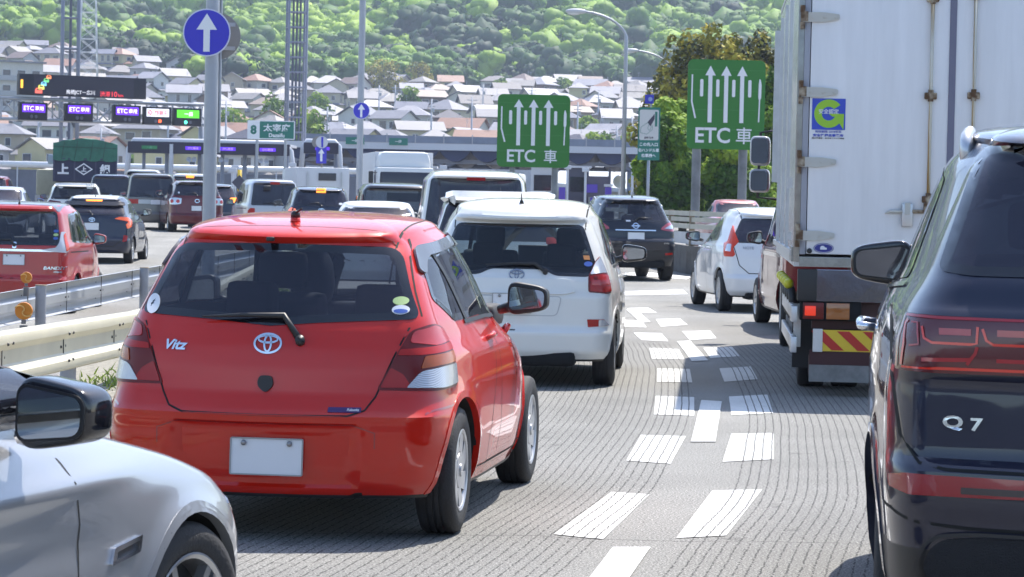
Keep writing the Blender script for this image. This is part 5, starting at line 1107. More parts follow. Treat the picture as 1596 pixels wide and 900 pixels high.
    # left side guards, yellow marker lamps with their stalks
    for sg in (1, -1):
        g = MB()
        for xx, zz in ((.06, .67), (.06, .42)):
            g.box((xx + .05, sg * (W - .02), zz), (.30, .05, .13), bev=.006)
        for zz in (.69, .44): g.box((1.7, sg * (W - .01), zz), (2.9, .035, .11), bev=.006)
        for xx in (.45, 1.9, 3.0): g.box((xx, sg * (W - .06), .56), (.06, .06, .36))
        g.build('side_guard', M_alum, rt, autos=30)
        for k in range(5):
            xx = .62 + k * .72; zz = .93
            mk_ = MB().add(*superell(.12, .085, .085, 2.4, 10)).build('marker_lamp', mat('lamp_yellow', (.62, .60, .02), rough=.35), rt, smooth=True); mk_.location = (xx, sg * (W + .015), zz - .03)
            MB().tube([(-.02, sg * -.02, -.03), (.02, sg * -.05, -.20), (.10, sg * -.07, -.34)], [.03, .04, .03], 8).build('lamp_stalk', M_trim, mk_, smooth=True)
        # side marker ribs & latches
        s_ = MB()
        for xx in (1.9, 3.7, 5.6): s_.box((xx, sg * (W + .012), 2.3), (.05, .03, 2.3))
        s_.box((.9, sg * (W + .012), 1.75), (.10, .05, .09)).box((.9, sg * (W + .012), 1.30), (.08, .04, .07)).box((3.6, sg * (W + .012), 1.17), (7.0, .03, .05)).box((6.9, sg * (W + .03), 2.6), (.12, .06, 1.6))
        s_.build('side_fitting', M_alum, rt)
    # wheels
    tm, rm = wheel_mesh(.44, .24, 'hub', 8, .27)
    for xx in (1.35, 6.1 + 2.2):
        for sg in (1, -1):
            e = empty('wheel', (xx, sg * (W - .09), .44)); e.parent = rt
            if sg < 0: e.scale = (1, -1, 1)
            for nm, me in (('tyre', tm), ('rim', rm)): o = bpy.data.objects.new(nm, me); col.objects.link(o); o.parent = e
            if xx < 2:
                e2 = empty('wheel', (xx, sg * (W - .38), .44)); e2.parent = rt
                if sg < 0: e2.scale = (1, -1, 1)
                for nm, me in (('tyre', tm), ('rim', rm)): o = bpy.data.objects.new(nm, me); col.objects.link(o); o.parent = e2
    for sg in (1, -1): MB().box((.75, sg * (W - .24), .5), (.03, .42, .62)).build('mud_flap', M_trim, rt)
    # cab + mirrors
    cb = MB().box((8.3, 0, 1.75), (1.75, 2.3, 2.3), bev=.15).build('cab', mat('cab_red', (.25, .01, .012), rough=.3, coat=1), rt, autos=40)
    MB().box((8.6, 1.155, 2.1), (.9, .02, .7), bev=.05).box((8.6, -1.155, 2.1), (.9, .02, .7), bev=.05).build('side_window', G_priv, rt)
    for sg in (1, -1):
        for zz, hh in ((2.17, .34), (1.83, .27)):
            o = MB().add(*superell(.14, .235, hh, 4.5)).build('mirror', mat('mirror_shell_white', (.45, .46, .48), rough=.2, coat=1), rt, smooth=True); o.location = (9.15, sg * 1.40, zz); o.rotation_euler = (0, 0, -sg * .12)
            V, F = tri2d([rp([(-.095, -hh * .42), (.095, -hh * .42), (.095, hh * .42), (-.095, hh * .42)], .05)], .1); skirted('mirror_glass', [Vector((-.072, a, c)) for a, c in V], [Vector((-1, 0, 0))] * len(V), F, mat('mirror_blue', (.20, .25, .33), rough=.03, metal=1), o, .01)
        MB().tube([(9.2, sg * 1.15, 2.42), (9.2, sg * 1.40, 2.38), (9.2, sg * 1.42, 1.64), (9.2, sg * 1.15, 1.62)], .018, 8).build('mirror_arm', M_trim, rt, smooth=True)
    return rt
def simple_wheels(rt, xs, W, r=.45):
    tm, rm = wheel_mesh(r, .25, 'hub', 8, r * .6)
    for xx in xs:
        for sg in (1, -1):
            e = empty('wheel', (xx, sg * (W - .02), r)); e.parent = rt
            if sg < 0: e.scale = (1, -1, 1)
            for nm, me in (('tyre', tm), ('rim', rm)): o = bpy.data.objects.new(nm, me); col.objects.link(o); o.parent = e
def far_trucks():
    # tarpaulin truck (rear view)
    d = 112; c = PT(132, 300, d); g = float(gz(c.x, d)); rt = empty('tarpaulin_truck', (c.x, d, g), math.pi / 2 + R(8), 'dark blue open truck covered by a green tarpaulin, white characters on its tailgate', 'truck')
    S = FPX / d; W = 1.24; nv = mat('truck_navy', (.020, .022, .065), rough=.45)
    ztop = 1.56 + (299 - 222) / S - g; zt2 = 1.56 + (299 - 252) / S - g; zlow = 1.56 + (299 - 278) / S - g - .2
    MB().box((3.2, 0, (zlow + zt2) / 2), (6.4, 2 * W, zt2 - zlow), bev=.02).build('cargo_bed', nv, rt)
    fr = MB()
    for y in (-W, -.42, .42, W): fr.box((-.03, y * .98, (zlow + zt2) / 2), (.06, .06, zt2 - zlow))
    fr.box((-.03, 0, zlow + .9), (.05, 2 * W, .05)); fr.build('bed_frame', mat('truck_navy_light', (.05, .05, .10), rough=.5), rt)
    # tarpaulin: ridge and folds
    n, m_ = 16, 12; V = []; F = []; r2 = random.Random(3)
    for i in range(n + 1):
        x = -.04 + 6.5 * i / n
        for k in range(m_ + 1):
            t = k / m_; y = -W * 1.01 + 2 * W * 1.01 * t; arch = .22 * (1 - abs(2 * t - 1) ** 1.5); V.append((x, y, ztop - .12 + arch + r2.uniform(-.025, .025)))
    for i in range(n):
        for k in range(m_): a = i * (m_ + 1) + k; F.append((a, a + 1, a + m_ + 2, a + m_ + 1))
    b0 = len(V)
    for j in range(7):
        for k in range(m_ + 1):
            t = k / m_; zz = V[k][2] * (1 - j / 6) + (zt2 - .05 + (.05 if k % 3 == 0 else 0)) * (j / 6); V.append((-.06 - .05 * math.sin(k * 1.9 + j) * (j / 6) * .8 - .01, V[k][1], zz))
    for j in range(6):
        for k in range(m_): a = b0 + j * (m_ + 1) + k; F.append((a, a + m_ + 1, a + m_ + 2, a + 1))
    for sg in (0, 1):
        b1 = len(V)
        for j in range(2):
            for i in range(n + 1): v = V[i * (m_ + 1) + sg * m_]; V.append((v[0], v[1], v[2] if j == 0 else zt2 - .05))
        for i in range(n): a = b1 + i; F.append((a, a + 1, a + n + 2, a + n + 1))
    tp = mk('tarpaulin', V, F, mat('tarp_green', (.04, .155, .105), rough=.7, noise=.35, nscale=1.5, bump=.6, bscale=3), rt, smooth=True)
    ro = MB()
    for y in (-.8, -.3, .3, .8): ro.tube([(-.13, y, ztop), (-.13, y + .12, zt2)], .012, 5)
    ro.tube([(-.13, -W, (ztop + zt2) / 2 + .1), (-.13, W, (ztop + zt2) / 2 + .14)], .012, 5); ro.build('tie_rope', mat('rope', (.05, .10, .08), rough=.9), rt)
    w_ = mat('sign_white', (.78, .79, .82), rough=.5); U = (0, -1, 0); X = -.063; zc = zlow + .50
    for s_, y in (('上', .85), ('組', -.78)): flat('lettering', *text2d(s_, .42, 0, 0, bold=.05), w_, rt, (X, y, zc), ux=U, thick=.004)
    V2, F2 = tri2d([[(-.36, 0), (0, .24), (.36, 0), (0, -.24)], [(-.28, 0), (0, .185), (.28, 0), (0, -.185)]], .3, False); flat('lettering', V2, F2, w_, rt, (X, .05, zc), ux=U, thick=.004)
    flat('lettering', *text2d('上', .20, 0, 0, bold=.05), w_, rt, (X, .05, zc), ux=U, thick=.004)
    MB().box((7.3, 0, 1.7), (1.7, 2.3, 2.4), bev=.12).build('cab', mat('cab_white', (.6, .6, .58), rough=.4), rt, autos=40)
    MB().box((3.2, 0, .75), (6.6, .9, .3)).build('chassis', M_well, rt); simple_wheels(rt, (1.4, 6.9), W); MB().box((-.05, .95, .7), (.06, .35, .14)).box((-.05, -.95, .7), (.06, .35, .14)).build('taillight', M_red, rt)
    ml = MB().add(*superell(.12, .24, .42, 4)).build('mirror', mat('mirror_shell_blue', (.25, .32, .40), rough=.3), rt, smooth=True); ml.location = (7.9, W + .28, 2.45)
    # small beige truck left of it
    d = 118; c = PT(86, 300, d); g = float(gz(c.x, d)); rt = empty('light_truck', (c.x, d, g), math.pi / 2 + R(4), 'beige sheet-covered light truck behind, left of the dark blue truck', 'truck')
    bm_ = mat('cover_beige', (.42, .40, .30), rough=.8, noise=.15, nscale=2)
    MB().box((1.6, 0, 1.45), (3.2, 1.6, 1.1), bev=.12).build('cargo_cover', bm_, rt, autos=40); MB().box((3.9, 0, 1.3), (1.3, 1.6, 1.5), bev=.12).build('cab', mat('cab_white'), rt, autos=40); MB().box((1.6, 0, .8), (3.3, 1.65, .25)).build('cargo_bed', M_hub, rt); simple_wheels(rt, (.9, 3.9), .78, .32)
    # big white lorry with aerodynamic cab (comes toward the camera side, seen on its front)
    d = 118; c = PT(628, 300, d); g = float(gz(c.x, d)); rt = empty('lorry', (c.x, d, g), -math.pi / 2 + R(8), 'white lorry facing the camera with rounded wind deflector, beyond the black minivan', 'truck')
    S = FPX / d; W = 1.22; wb = mat('lorry_white', (.74, .75, .76), rough=.35)
    H = 1.56 + (307 - 237) / S - g
    MB().box((-3.9, .10, (H + 1.0) / 2), (6.2, 2.44, H - 1.0), bev=.03).build('cargo_box', mat('lorry_box', (.66, .66, .68), rough=.5), rt, autos=30)
    MB().box((0, 0, 1.5), (1.7, 2.36, 1.75), bev=.12).build('cab', wb, rt, autos=45)
    MB().box((-.15, 0, H - .33), (1.5, 2.25, .68), bev=.2, taper=.88).build('wind_deflector', wb, rt, autos=50)
    MB().box((.84, 0, 1.93), (.08, 2.1, .74), bev=.05, ry=-.12).build('windscreen', G_priv, rt, autos=30); MB().box((0.1, 1.185, 1.95), (.7, .02, .6)).box((0.1, -1.185, 1.95), (.7, .02, .6)).build('side_window', G_priv, rt)
    MB().box((.86, 0, 1.15), (.06, 1.5, .35), bev=.02).build('grille', M_trim, rt)
    for sg in (1, -1):
        MB().box((.86, sg * .95, .8), (.06, .3, .18), bev=.03).build('headlight', M_clear, rt, autos=30)
        o = MB().box((0, 0, 0), (.12, .2, .5), bev=.05).build('mirror', M_trim, rt, autos=40); o.location = (.85, sg * 1.42, 1.95); MB().tube([(0, 0, .2), (-.1, -sg * .3, .2)], .02, 6).build('mirror_arm', M_trim, o)
    MB().box((-3.4, 0, .8), (7, .9, .3)).build('chassis', M_well, rt); simple_wheels(rt, (.0, -5.4), 1.18)
    # light truck box behind the black SUV
    d = 100; c = PT(503, 300, d); g = float(gz(c.x, d)); rt = empty('light_truck', (c.x, d, g), math.pi / 2 + R(10), 'white refrigerated box truck showing dark vent grille, above the black SUV', 'truck')
    S = FPX / d; H = 1.56 + (305 - 262) / S - g
    MB().box((2.2, 0, (H + .8) / 2), (4.4, 1.86, H - .8), bev=.03).build('cargo_box', mat('lorry_box'), rt, autos=30); MB().box((-.02, -.15, H - .32), (.03, .62, .26)).build('vent_grille', mat('vent_dark', (.06, .06, .07), rough=.6), rt)
    MB().box((-.03, .55, H - .5), (.03, .03, .7)).box((-.03, -.65, H - .5), (.03, .03, .7)).build('lock_rod', M_alum, rt); MB().box((5.1, 0, 1.35), (1.4, 1.8, 1.7), bev=.12).build('cab', wb, rt, autos=40); MB().box((2.3, 0, .65), (4.6, .8, .25)).build('chassis', M_well, rt); simple_wheels(rt, (1.0, 4.9), .9, .36)
    # two buses / coaches far ahead
    for px, d, wv, lab in ((722, 125, 2.3, 'white coach roof with dark windscreen band, above the tall white van'), (757, 140, 2.2, 'second white coach half hidden behind the first coach by the green sign')):
        c = PT(px, 300, d); g = float(gz(c.x, d)); rt = empty('coach', (c.x, d, g), -math.pi / 2 - R(6), lab, 'bus'); S = FPX / d; H = 1.56 + (308 - 266) / S - g
        MB().box((-4.3, 0, (H + .4) / 2), (9, wv, H - .4), bev=.16).build('body', wb, rt, autos=50); MB().box((.19, 0, H - .95), (.06, wv - .25, .85), bev=.03).build('windscreen', G_priv, rt); MB().box((-4.2, wv / 2, H - .9), (8, .03, .7)).box((-4.2, -wv / 2, H - .9), (8, .03, .7)).build('side_window', G_priv, rt); MB().box((.21, 0, H - .40), (.04, 1.2, .16)).build('destination_board', M_stG, rt); simple_wheels(rt, (-1.5, -6.8), wv / 2, .45)
        for sg in (1, -1): MB().tube([(.2, sg * wv * .45, H - .5), (.45, sg * wv * .55, H - .6), (.45, sg * wv * .55, H - 1.0)], .04, 6).build('mirror', mat('mirror_orange', (.35, .14, .03)), rt)
# ---------------------------------------------------------------- ground, road, markings
def lanex(y):
    "lateral shift of the lane lines along the road"
    Y = [0, 5, 8, 11.2, 13.2, 15.2, 17, 19, 20.8, 22.85, 24.7, 26.7, 28.3, 30.3, 34, 40, 50, 70]; X = [-1.6, -.80, -.28, .30, .62, .95, 1.15, 1.345, 1.505, 1.635, 1.735, 1.84, 1.875, 1.93, 1.94, 1.8, 1.5, 1.0]
    return np.interp(y, Y, X)
def build_ground():
    ys = np.concatenate([[-500, -300, -150, -80, -50], np.arange(-30, 140, 2.0), np.arange(140, 420, 12), [420, 440]]); xs = np.concatenate([[-400, -200, -100, -50, -30, -18, -12], np.arange(-9, 6.1, .5), [9, 14, 22, 40, 80, 160, 400]])
    V = [(x, y, float(gz(x, y))) for y in ys for x in xs]; n = len(xs); F = [(j * n + i, j * n + i + 1, (j + 1) * n + i + 1, (j + 1) * n + i) for j in range(len(ys) - 1) for i in range(n - 1)]
    m = bpy.data.materials.new('asphalt'); m.use_nodes = True; t = m.node_tree; b = t.nodes['Principled BSDF']; N = t.nodes.new; Lk = t.links.new
    def M(op, *a):
        q = N('ShaderNodeMath'); q.operation = op
        for i, v in enumerate(a):
            if isinstance(v, (int, float)): q.inputs[i].default_value = v
            else: Lk(v, q.inputs[i])
        return q.outputs[0]
    def asphalt(paint_=False, m=m):
        nonlocal t, b
        t = m.node_tree; b = t.nodes['Principled BSDF']
        def N(x): return t.nodes.new(x)
        def Lk(a, c): t.links.new(a, c)
        def M(op, *a):
            q = N('ShaderNodeMath'); q.operation = op
            for i, v in enumerate(a):
                if isinstance(v, (int, float)): q.inputs[i].default_value = v
                else: Lk(v, q.inputs[i])
            return q.outputs[0]
        g = N('ShaderNodeNewGeometry'); sp = N('ShaderNodeSeparateXYZ'); Lk(g.outputs['Position'], sp.inputs[0]); x, y = sp.outputs[0], sp.outputs[1]
        fc = N('ShaderNodeFloatCurve'); cu = fc.mapping.curves[0]
        ysamp = np.array([0, 4, 8, 11.2, 13.2, 15.2, 17, 19, 20.8, 22.85, 24.7, 26.7, 28.3, 30.3, 34, 40, 50, 70.]); xsamp = lanex(ysamp)
        fc.mapping.use_clip = False
        cu.points[0].location = (0, xsamp[0] / 4 + .5); cu.points[1].location = (1, xsamp[-1] / 4 + .5)
        for a, c_ in zip(ysamp[1:-1], xsamp[1:-1]): cu.points.new(a / 70, c_ / 4 + .5)
        fc.mapping.update()
        Lk(M('DIVIDE', y, 70.0), fc.inputs['Value'])
        cx = M('MULTIPLY', M('SUBTRACT', fc.outputs[0], .5), 4.0)
        nz = N('ShaderNodeTexNoise'); nz.inputs['Scale'].default_value = .45; nz.inputs['Detail'].default_value = 1; Lk(g.outputs['Position'], nz.inputs[0])
        nz2 = N('ShaderNodeTexNoise'); nz2.inputs['Scale'].default_value = 16; nz2.inputs['Detail'].default_value = 3; Lk(g.outputs['Position'], nz2.inputs[0])
        u = M('SUBTRACT', x, cx); u = M('ADD', u, M('MULTIPLY', M('SUBTRACT', nz.outputs[0], .5), .03)); u = M('ADD', u, M('MULTIPLY', M('SUBTRACT', nz2.outputs[0], .5), .022))
        fr = M('FRACT', M('DIVIDE', u, .056)); ds = M('ABSOLUTE', M('SUBTRACT', fr, .5))
        gr = M('LESS_THAN', ds, .078)      # groove where 1
        # grooved stretch ends where the smooth surface starts; band between the lanes is ungrooved
        msk = M('MULTIPLY', M('LESS_THAN', y, 31.5), M('GREATER_THAN', u, -3.3))
        inb = M('MULTIPLY', M('GREATER_THAN', M('ABSOLUTE', M('SUBTRACT', u, .02)), .20), 1.0)
        nb = N('ShaderNodeTexNoise'); nb.inputs['Scale'].default_value = 26; nb.inputs['Detail'].default_value = 4; Lk(g.outputs['Position'], nb.inputs[0])
        brk = M('GREATER_THAN', nb.outputs[0], .45)
        gr = M('MULTIPLY', M('MULTIPLY', gr, msk), M('MULTIPLY', inb, brk) if not paint_ else inb)
        # aggregate
        ag = N('ShaderNodeTexNoise'); ag.inputs['Scale'].default_value = 85; ag.inputs['Detail'].default_value = 5; ag.inputs['Roughness'].default_value = .8; Lk(g.outputs['Position'], ag.inputs[0])
        pa = N('ShaderNodeTexNoise'); pa.inputs['Scale'].default_value = .55; pa.inputs['Detail'].default_value = 5; Lk(g.outputs['Position'], pa.inputs[0])
        r = N('ShaderNodeValToRGB'); e = r.color_ramp.elements
        if paint_: e[0].position = .30; e[0].color = (.34, .34, .33, 1); e[1].position = .52; e[1].color = (.62, .625, .61, 1)
        else: e[0].position = .38; e[0].color = (.06, .06, .058, 1); e[1].position = .62; e[1].color = (.46, .455, .43, 1); k = e.new(.5); k.color = (.21, .208, .198, 1)
        Lk(ag.outputs[0], r.inputs[0])
        sc_ = M('MULTIPLY_ADD', pa.outputs[0], .7, .65)
        # tyre tracks: slightly darker polished bands, plus joints across the road
        sc_ = M('MULTIPLY', sc_, M('MULTIPLY_ADD', M('COSINE', M('MULTIPLY', u, 3.6)), .07, .97)); st_ = N('ShaderNodeTexNoise'); st_.inputs['Scale'].default_value = 2.4; st_.inputs['Detail'].default_value = 7; st_.inputs['Roughness'].default_value = .7; Lk(g.outputs['Position'], st_.inputs[0]); sc_ = M('MULTIPLY', sc_, M('SUBTRACT', 1.0, M('MULTIPLY', M('GREATER_THAN', st_.outputs[0], .635), .28)))
        vm = N('ShaderNodeVectorMath'); vm.operation = 'SCALE'; Lk(r.outputs[0], vm.inputs[0]); Lk(sc_, vm.inputs['Scale'])
        mx = N('ShaderNodeMix'); mx.data_type = 'RGBA'; mx.inputs[7].default_value = (.065, .065, .062, 1); Lk(vm.outputs[0], mx.inputs[6])
        ck = N('ShaderNodeTexNoise'); ck.inputs['Scale'].default_value = 1.1; ck.inputs['Detail'].default_value = 6; Lk(g.outputs['Position'], ck.inputs[0])
        cl = M('ABSOLUTE', M('SUBTRACT', M('ADD', y, M('MULTIPLY', ck.outputs[0], .5)), 13.35)); cr = M('LESS_THAN', cl, .007)
        Lk(M('MINIMUM', M('ADD', gr, M('MULTIPLY', cr, .8)), .93), mx.inputs[0]); Lk(mx.outputs[2], b.inputs['Base Color'])
        b.inputs['Roughness'].default_value = .85; b.inputs['Specular IOR Level'].default_value = .3
        bp = N('ShaderNodeBump'); bp.inputs['Strength'].default_value = .7 if not paint_ else .3; bp.inputs['Distance'].default_value = .012
        Lk(M('SUBTRACT', ag.outputs[0], M('MULTIPLY', gr, .8)), bp.inputs['Height']); Lk(bp.outputs[0], b.inputs['Normal'])
    asphalt(False, m)
    tag(mk('road', V, F, m), kind='structure')
    mp_ = bpy.data.materials.new('road_paint'); mp_.use_nodes = True; asphalt(True, mp_)
    # marking quads, read off the photograph's ground
    quads = [[(953, 768), (1012, 772), (940, 842), (863, 834)], [(1110, 766), (1188, 764), (1132, 836), (1054, 840)],
        [(999, 679), (1069, 681), (1045, 724), (976, 719)], [(1140, 677), (1206, 676), (1206, 717), (1126, 721)],
        [(1022, 618), (1082, 620), (1082, 649), (1019, 647)], [(1136, 619), (1196, 616), (1205, 645), (1140, 648)],
        [(1024, 575), (1075, 576), (1079, 597), (1024, 596)], [(1121, 575), (1170, 572), (1181, 592), (1129, 596)],
        [(1012, 543), (1058, 545), (1067, 561), (1016, 560)], [(1096, 543), (1141, 541), (1153, 556), (1107, 559)],
        [(987, 519), (1031, 520), (1042, 533), (1000, 531)], [(1063, 517), (1107, 516), (1117, 528), (1075, 531)],
        [(955, 499), (1000, 500), (1008, 511), (960, 510)], [(1022, 498), (1060, 497), (1072, 507), (1030, 510)],
        [(978, 481), (1010, 480), (1024, 488), (985, 489)],
        [(955, 855), (1014, 855), (962, 930), (890, 940)], [(1093, 625), (1125, 627), (1115, 690), (1077, 690)], [(1055, 533), (1076, 532), (1104, 563), (1078, 564)], [(976, 483), (990, 482), (1014, 503), (998, 504)]]
    for qi, q in enumerate(quads):
        V = []; zq = .004 + (.003 if qi >= 15 else 0)
        n = 6
        P = [GP(*p) for p in q]
        for i in range(n + 1):
            a = P[3].lerp(P[0], i / n); c = P[2].lerp(P[1], i / n); V += [a + Vector((0, 0, zq)), c + Vector((0, 0, zq))]
        F = [(2 * i, 2 * i + 1, 2 * i + 3, 2 * i + 2) for i in range(n)]
        o = mk('lane_marking', V, F, mp_); tag(o, kind='structure')
        if o.data.polygons[0].normal.z < 0: o.data.flip_normals()
    # solid lines and stop bar farther on
    pl = mat('road_line_white', (.66, .67, .66), rough=.7, noise=.15, nscale=3)
    for q in ([(970, 455), (1064, 452), (1072, 459), (968, 461)], [(960, 428), (1000, 424), (1078, 432), (1070, 436)]):
        P = [GP(*p) + Vector((0, 0, .005)) for p in q]; o = mk('lane_marking', P, [(0, 1, 2, 3)], pl); tag(o, kind='structure')
        if o.data.polygons[0].normal.z < 0: o.data.flip_normals()
    # left verge: gravelly ground between the guard rails, with grass tufts
    V = []; F = []; ys = np.arange(-5, 62, 1.5)
    for i, y in enumerate(ys):
        xa = rail_x(0, y) - .15; xb = rail_x(0, y) + .42
        for x in (rail_x(1, y) - .1, (rail_x(1, y) + xa) / 2, xa, xb): V.append((x, y, float(gz(x, y)) + .006 + (.02 if x != xb else 0)))
    for i in range(len(ys) - 1):
        for k in range(3): a = i * 4 + k; F.append((a, a + 1, a + 5, a + 4))
    vm = mat('verge_gravel', (.26, .245, .205), rough=.95, noise=.45, nscale=14, bump=.9, bscale=45); tag(mk('verge', V, F, vm), kind='structure')
    # grass along the near guard rail
    r2 = random.Random(5); V = []; F = []
    for i in range(5200):
        y = r2.uniform(11, 48); x = rail_x(0, y) + r2.gauss(-.10, .16) + .05
        if math.sin(y * 1.7) + math.sin(y * 3.1 + 1) < r2.uniform(-1.5, .9): continue
        z = float(gz(x, y)); hgt = r2.uniform(.03, .10); a = r2.uniform(0, 6.28); dx, dy = math.cos(a) * .012, math.sin(a) * .012; lx, ly = r2.gauss(0, .05), r2.gauss(0, .05); b0 = len(V)
        V += [(x - dx, y - dy, z), (x + dx, y + dy, z), (x + lx * .5 + dx * .7, y + ly * .5 + dy * .7, z + hgt * .6), (x + lx, y + ly, z + hgt)]; F += [(b0, b0 + 1, b0 + 2), (b0, b0 + 2, b0 + 3)]
    tag(mk('grass', V, F, mat('grass_blades', (.26, .34, .05), rough=.7, noise=.4, nscale=3)), 'short weedy grass growing along the foot of the cream guard rail', 'grass', kind='stuff')
def rail_x(k, y):
    if k == 0: return float(np.interp(y, [5, 18.2, 23, 28, 35, 60], [-3.7, -3.28, -3.09, -3.12, -3.45, -4.5]))
    return float(np.interp(y, [5, 30, 39, 60], [-6.6, -5.36, -4.85, -4.2]))
def guard_rail(k, y0, y1, top, m, label, post_side, px_posts, pm, flipz=1, sgn=1):
    rt = empty('guard_rail', (rail_x(k, y0), y0, float(gz(rail_x(k, y0), y0))), 0, label, 'guard rail'); o0 = rt.location
    prof = [(.0, -.175), (.035, -.172), (.065, -.155), (.075, -.13), (.072, -.095), (.03, -.06), (.018, -.045), (.018, .045), (.03, .06), (.072, .095), (.075, .13), (.065, .155), (.035, .172), (0, .175)]
    ys = np.arange(y0, y1, 1.0); V = []; F = []; n = len(prof)
    for y in ys:
        x = rail_x(k, y); z = top(y)
        for a, b in prof: V.append(Vector((x + sgn * a, y, z - .175 + b)) - o0)
    for i in range(len(ys) - 1):
        for j in range(n - 1): q = i * n + j; F.append((q, q + n, q + n + 1, q + 1))
    nb = len(V)
    for v in V[:nb]: pass
    o = mk('rail_beam', V, F, m, rt, autos=35); md = o.modifiers.new('s', 'SOLIDIFY'); md.thickness = .006
    for y in px_posts:
        x = rail_x(k, y) + post_side; z = top(y); g = float(gz(x, y)) - .1
        z = z if post_side > 0 else z - .16
        p = MB().tube([Vector((x, y, g)) - o0, Vector((x, y, z + .03)) - o0], .06, 16).build('post', pm, rt, autos=40)
        MB().lathe([(z + .028, 1e-4), (z + .028, .064), (z + .04, .06), (z + .042, 1e-4)], 16, 'Z', (x - o0.x, y - o0.y, -o0.z)).build('post_cap', M_cap, p, autos=40)
    for y in np.arange(y0 + 1.2, y1 - .5, 2.0):
        b = MB(); x = rail_x(k, y); z = top(y) - .175
        for dy in (-.09, .09):
            for dz in (-.095, .0, .095): b.lathe([(sgn * (.072 if dz else .010), .012), (sgn * (.084 if dz else .024), .009), (sgn * (.085 if dz else .026), 1e-4)], 8, 'X', Vector((x, y + dy, z + dz)) - o0)
        b.box(Vector((x + sgn * .02, y, z)) - o0, (.008, .012, .34))
        b.build('bolts', mat('bolt_dark', (.05, .05, .05), rough=.5), o)
    return rt
M_cap = mat('post_cap_rusty', (.30, .24, .17), rough=.7)
def rails():
    cream = mat('rail_cream', (.56, .52, .39), rough=.4, noise=.08, nscale=2); gal = mat('rail_galvanised', (.42, .44, .48), rough=.38, metal=.45, noise=.08, nscale=2); pg = mat('post_grey_paint', (.33, .34, .38), rough=.5, noise=.08)
    guard_rail(0, 9, 58, lambda y: float(np.interp(y, [18, 23, 30], [.65, .59, .56])), cream, 'cream painted guard rail running behind the red hatchback, nearer one', -.10, [17.0, 21.0, 25.0, 29.0, 33.0, 37.0], pg)
    guard_rail(1, 20, 58, lambda y: float(np.interp(y, [20, 30, 39, 58], [.44, .46, .54, .62])), gal, 'bare metal guard rail in front of the red minicar, farther one', .10, [25.2, 31.3, 37.4, 43.5], pg, sgn=-1)
    # far right rail with concrete wall
    rt = empty('guard_rail', (5.2, 62, .0), 0, 'weathered steel guard rail on a low wall behind the black crossover', 'guard rail')
    conc = mat('concrete_dark', (.10, .095, .09), rough=.9, noise=.35, nscale=3); 
    pts = [(1.6, 92), (3.1, 72), (3.9, 62), (5.6, 56), (14, 50), (24, 44)]
    def line_sheet(z0, z1, th, name, m, prof=None):
        b = MB()
        for (xa, ya), (xb, yb) in zip(pts, pts[1:]):
            a = Vector((xa, ya, 0)); c = Vector((xb, yb, 0)); dr = (c - a); L = dr.length; mid = (a + c) / 2; b.box((mid.x - rt.location.x, mid.y - rt.location.y, (z0 + z1) / 2), (L + .02, th, z1 - z0), rz=math.atan2(dr.y, dr.x))
        return b.build(name, m, rt, autos=30)
    wl = line_sheet(-.1, .62, .25, 'wall', conc); 
    bm_ = mat('rail_weathered', (.42, .41, .36), rough=.45, metal=.3, noise=.15, nscale=2)
    for z in (1.33, 1.20, 1.05): line_sheet(z - .05, z + .05, .10 if z != 1.20 else .03, 'rail_beam', bm_)
    line_sheet(.66, .92, .03, 'lower_panel', mat('panel_pale', (.5, .51, .53), rough=.5, noise=.1, nscale=2))
    for (xa, ya), (xb, yb) in zip(pts, pts[1:]):
        n = max(1, int(math.hypot(xb - xa, yb - ya) / 3))
        for k in range(n): x = xa + (xb - xa) * k / n; y = ya + (yb - ya) * k / n; MB().box((x - rt.location.x, y - rt.location.y + .12, .9), (.12, .12, 1.0)).build('post', M_cap, rt)
    # orange reflectors on posts
    om = mat('reflector_orange', (.60, .20, .01), rough=.35)
    for (px, py, d, r, lab) in ((41, 433, 30.5, .062, 'small round orange reflector on the farther metal rail'), (37, 485, 21.5, .068, 'larger round orange reflector above the cream rail')):
        c = PT(px, py, d); rt = empty('reflector', (c.x, c.y, c.z - .14), 0, lab, 'reflector')
        MB().lathe([(-.012, 1e-4), (-.012, r * .96), (.012, r), (.012, 1e-4)], 28, 'Y', (0, 0, .14)).build('disc', om, rt, autos=40)
        b = MB()
        for s_ in (0, math.pi):
            P = []
            for t in np.linspace(0, 1, 8): a = s_ + .6 + 2.2 * t; P.append((r * t * math.cos(a), -.02, .14 + r * t * math.sin(a)))
            b.tube(P, [.006] * 8, 6)
        b.build('sweeper_blade', mat('reflector_orange_pale', (.70, .38, .10), rough=.4), rt, smooth=True)
        MB().tube([(0, 0, .14 - r), (0, 0, .14 - r - .03)], .018, 8).tube([(0, 0, .07 - r + .03), (0, 0, -.06)], .03, 10).build('stem', mat('stem_grey', (.16, .15, .15), rough=.6), rt)
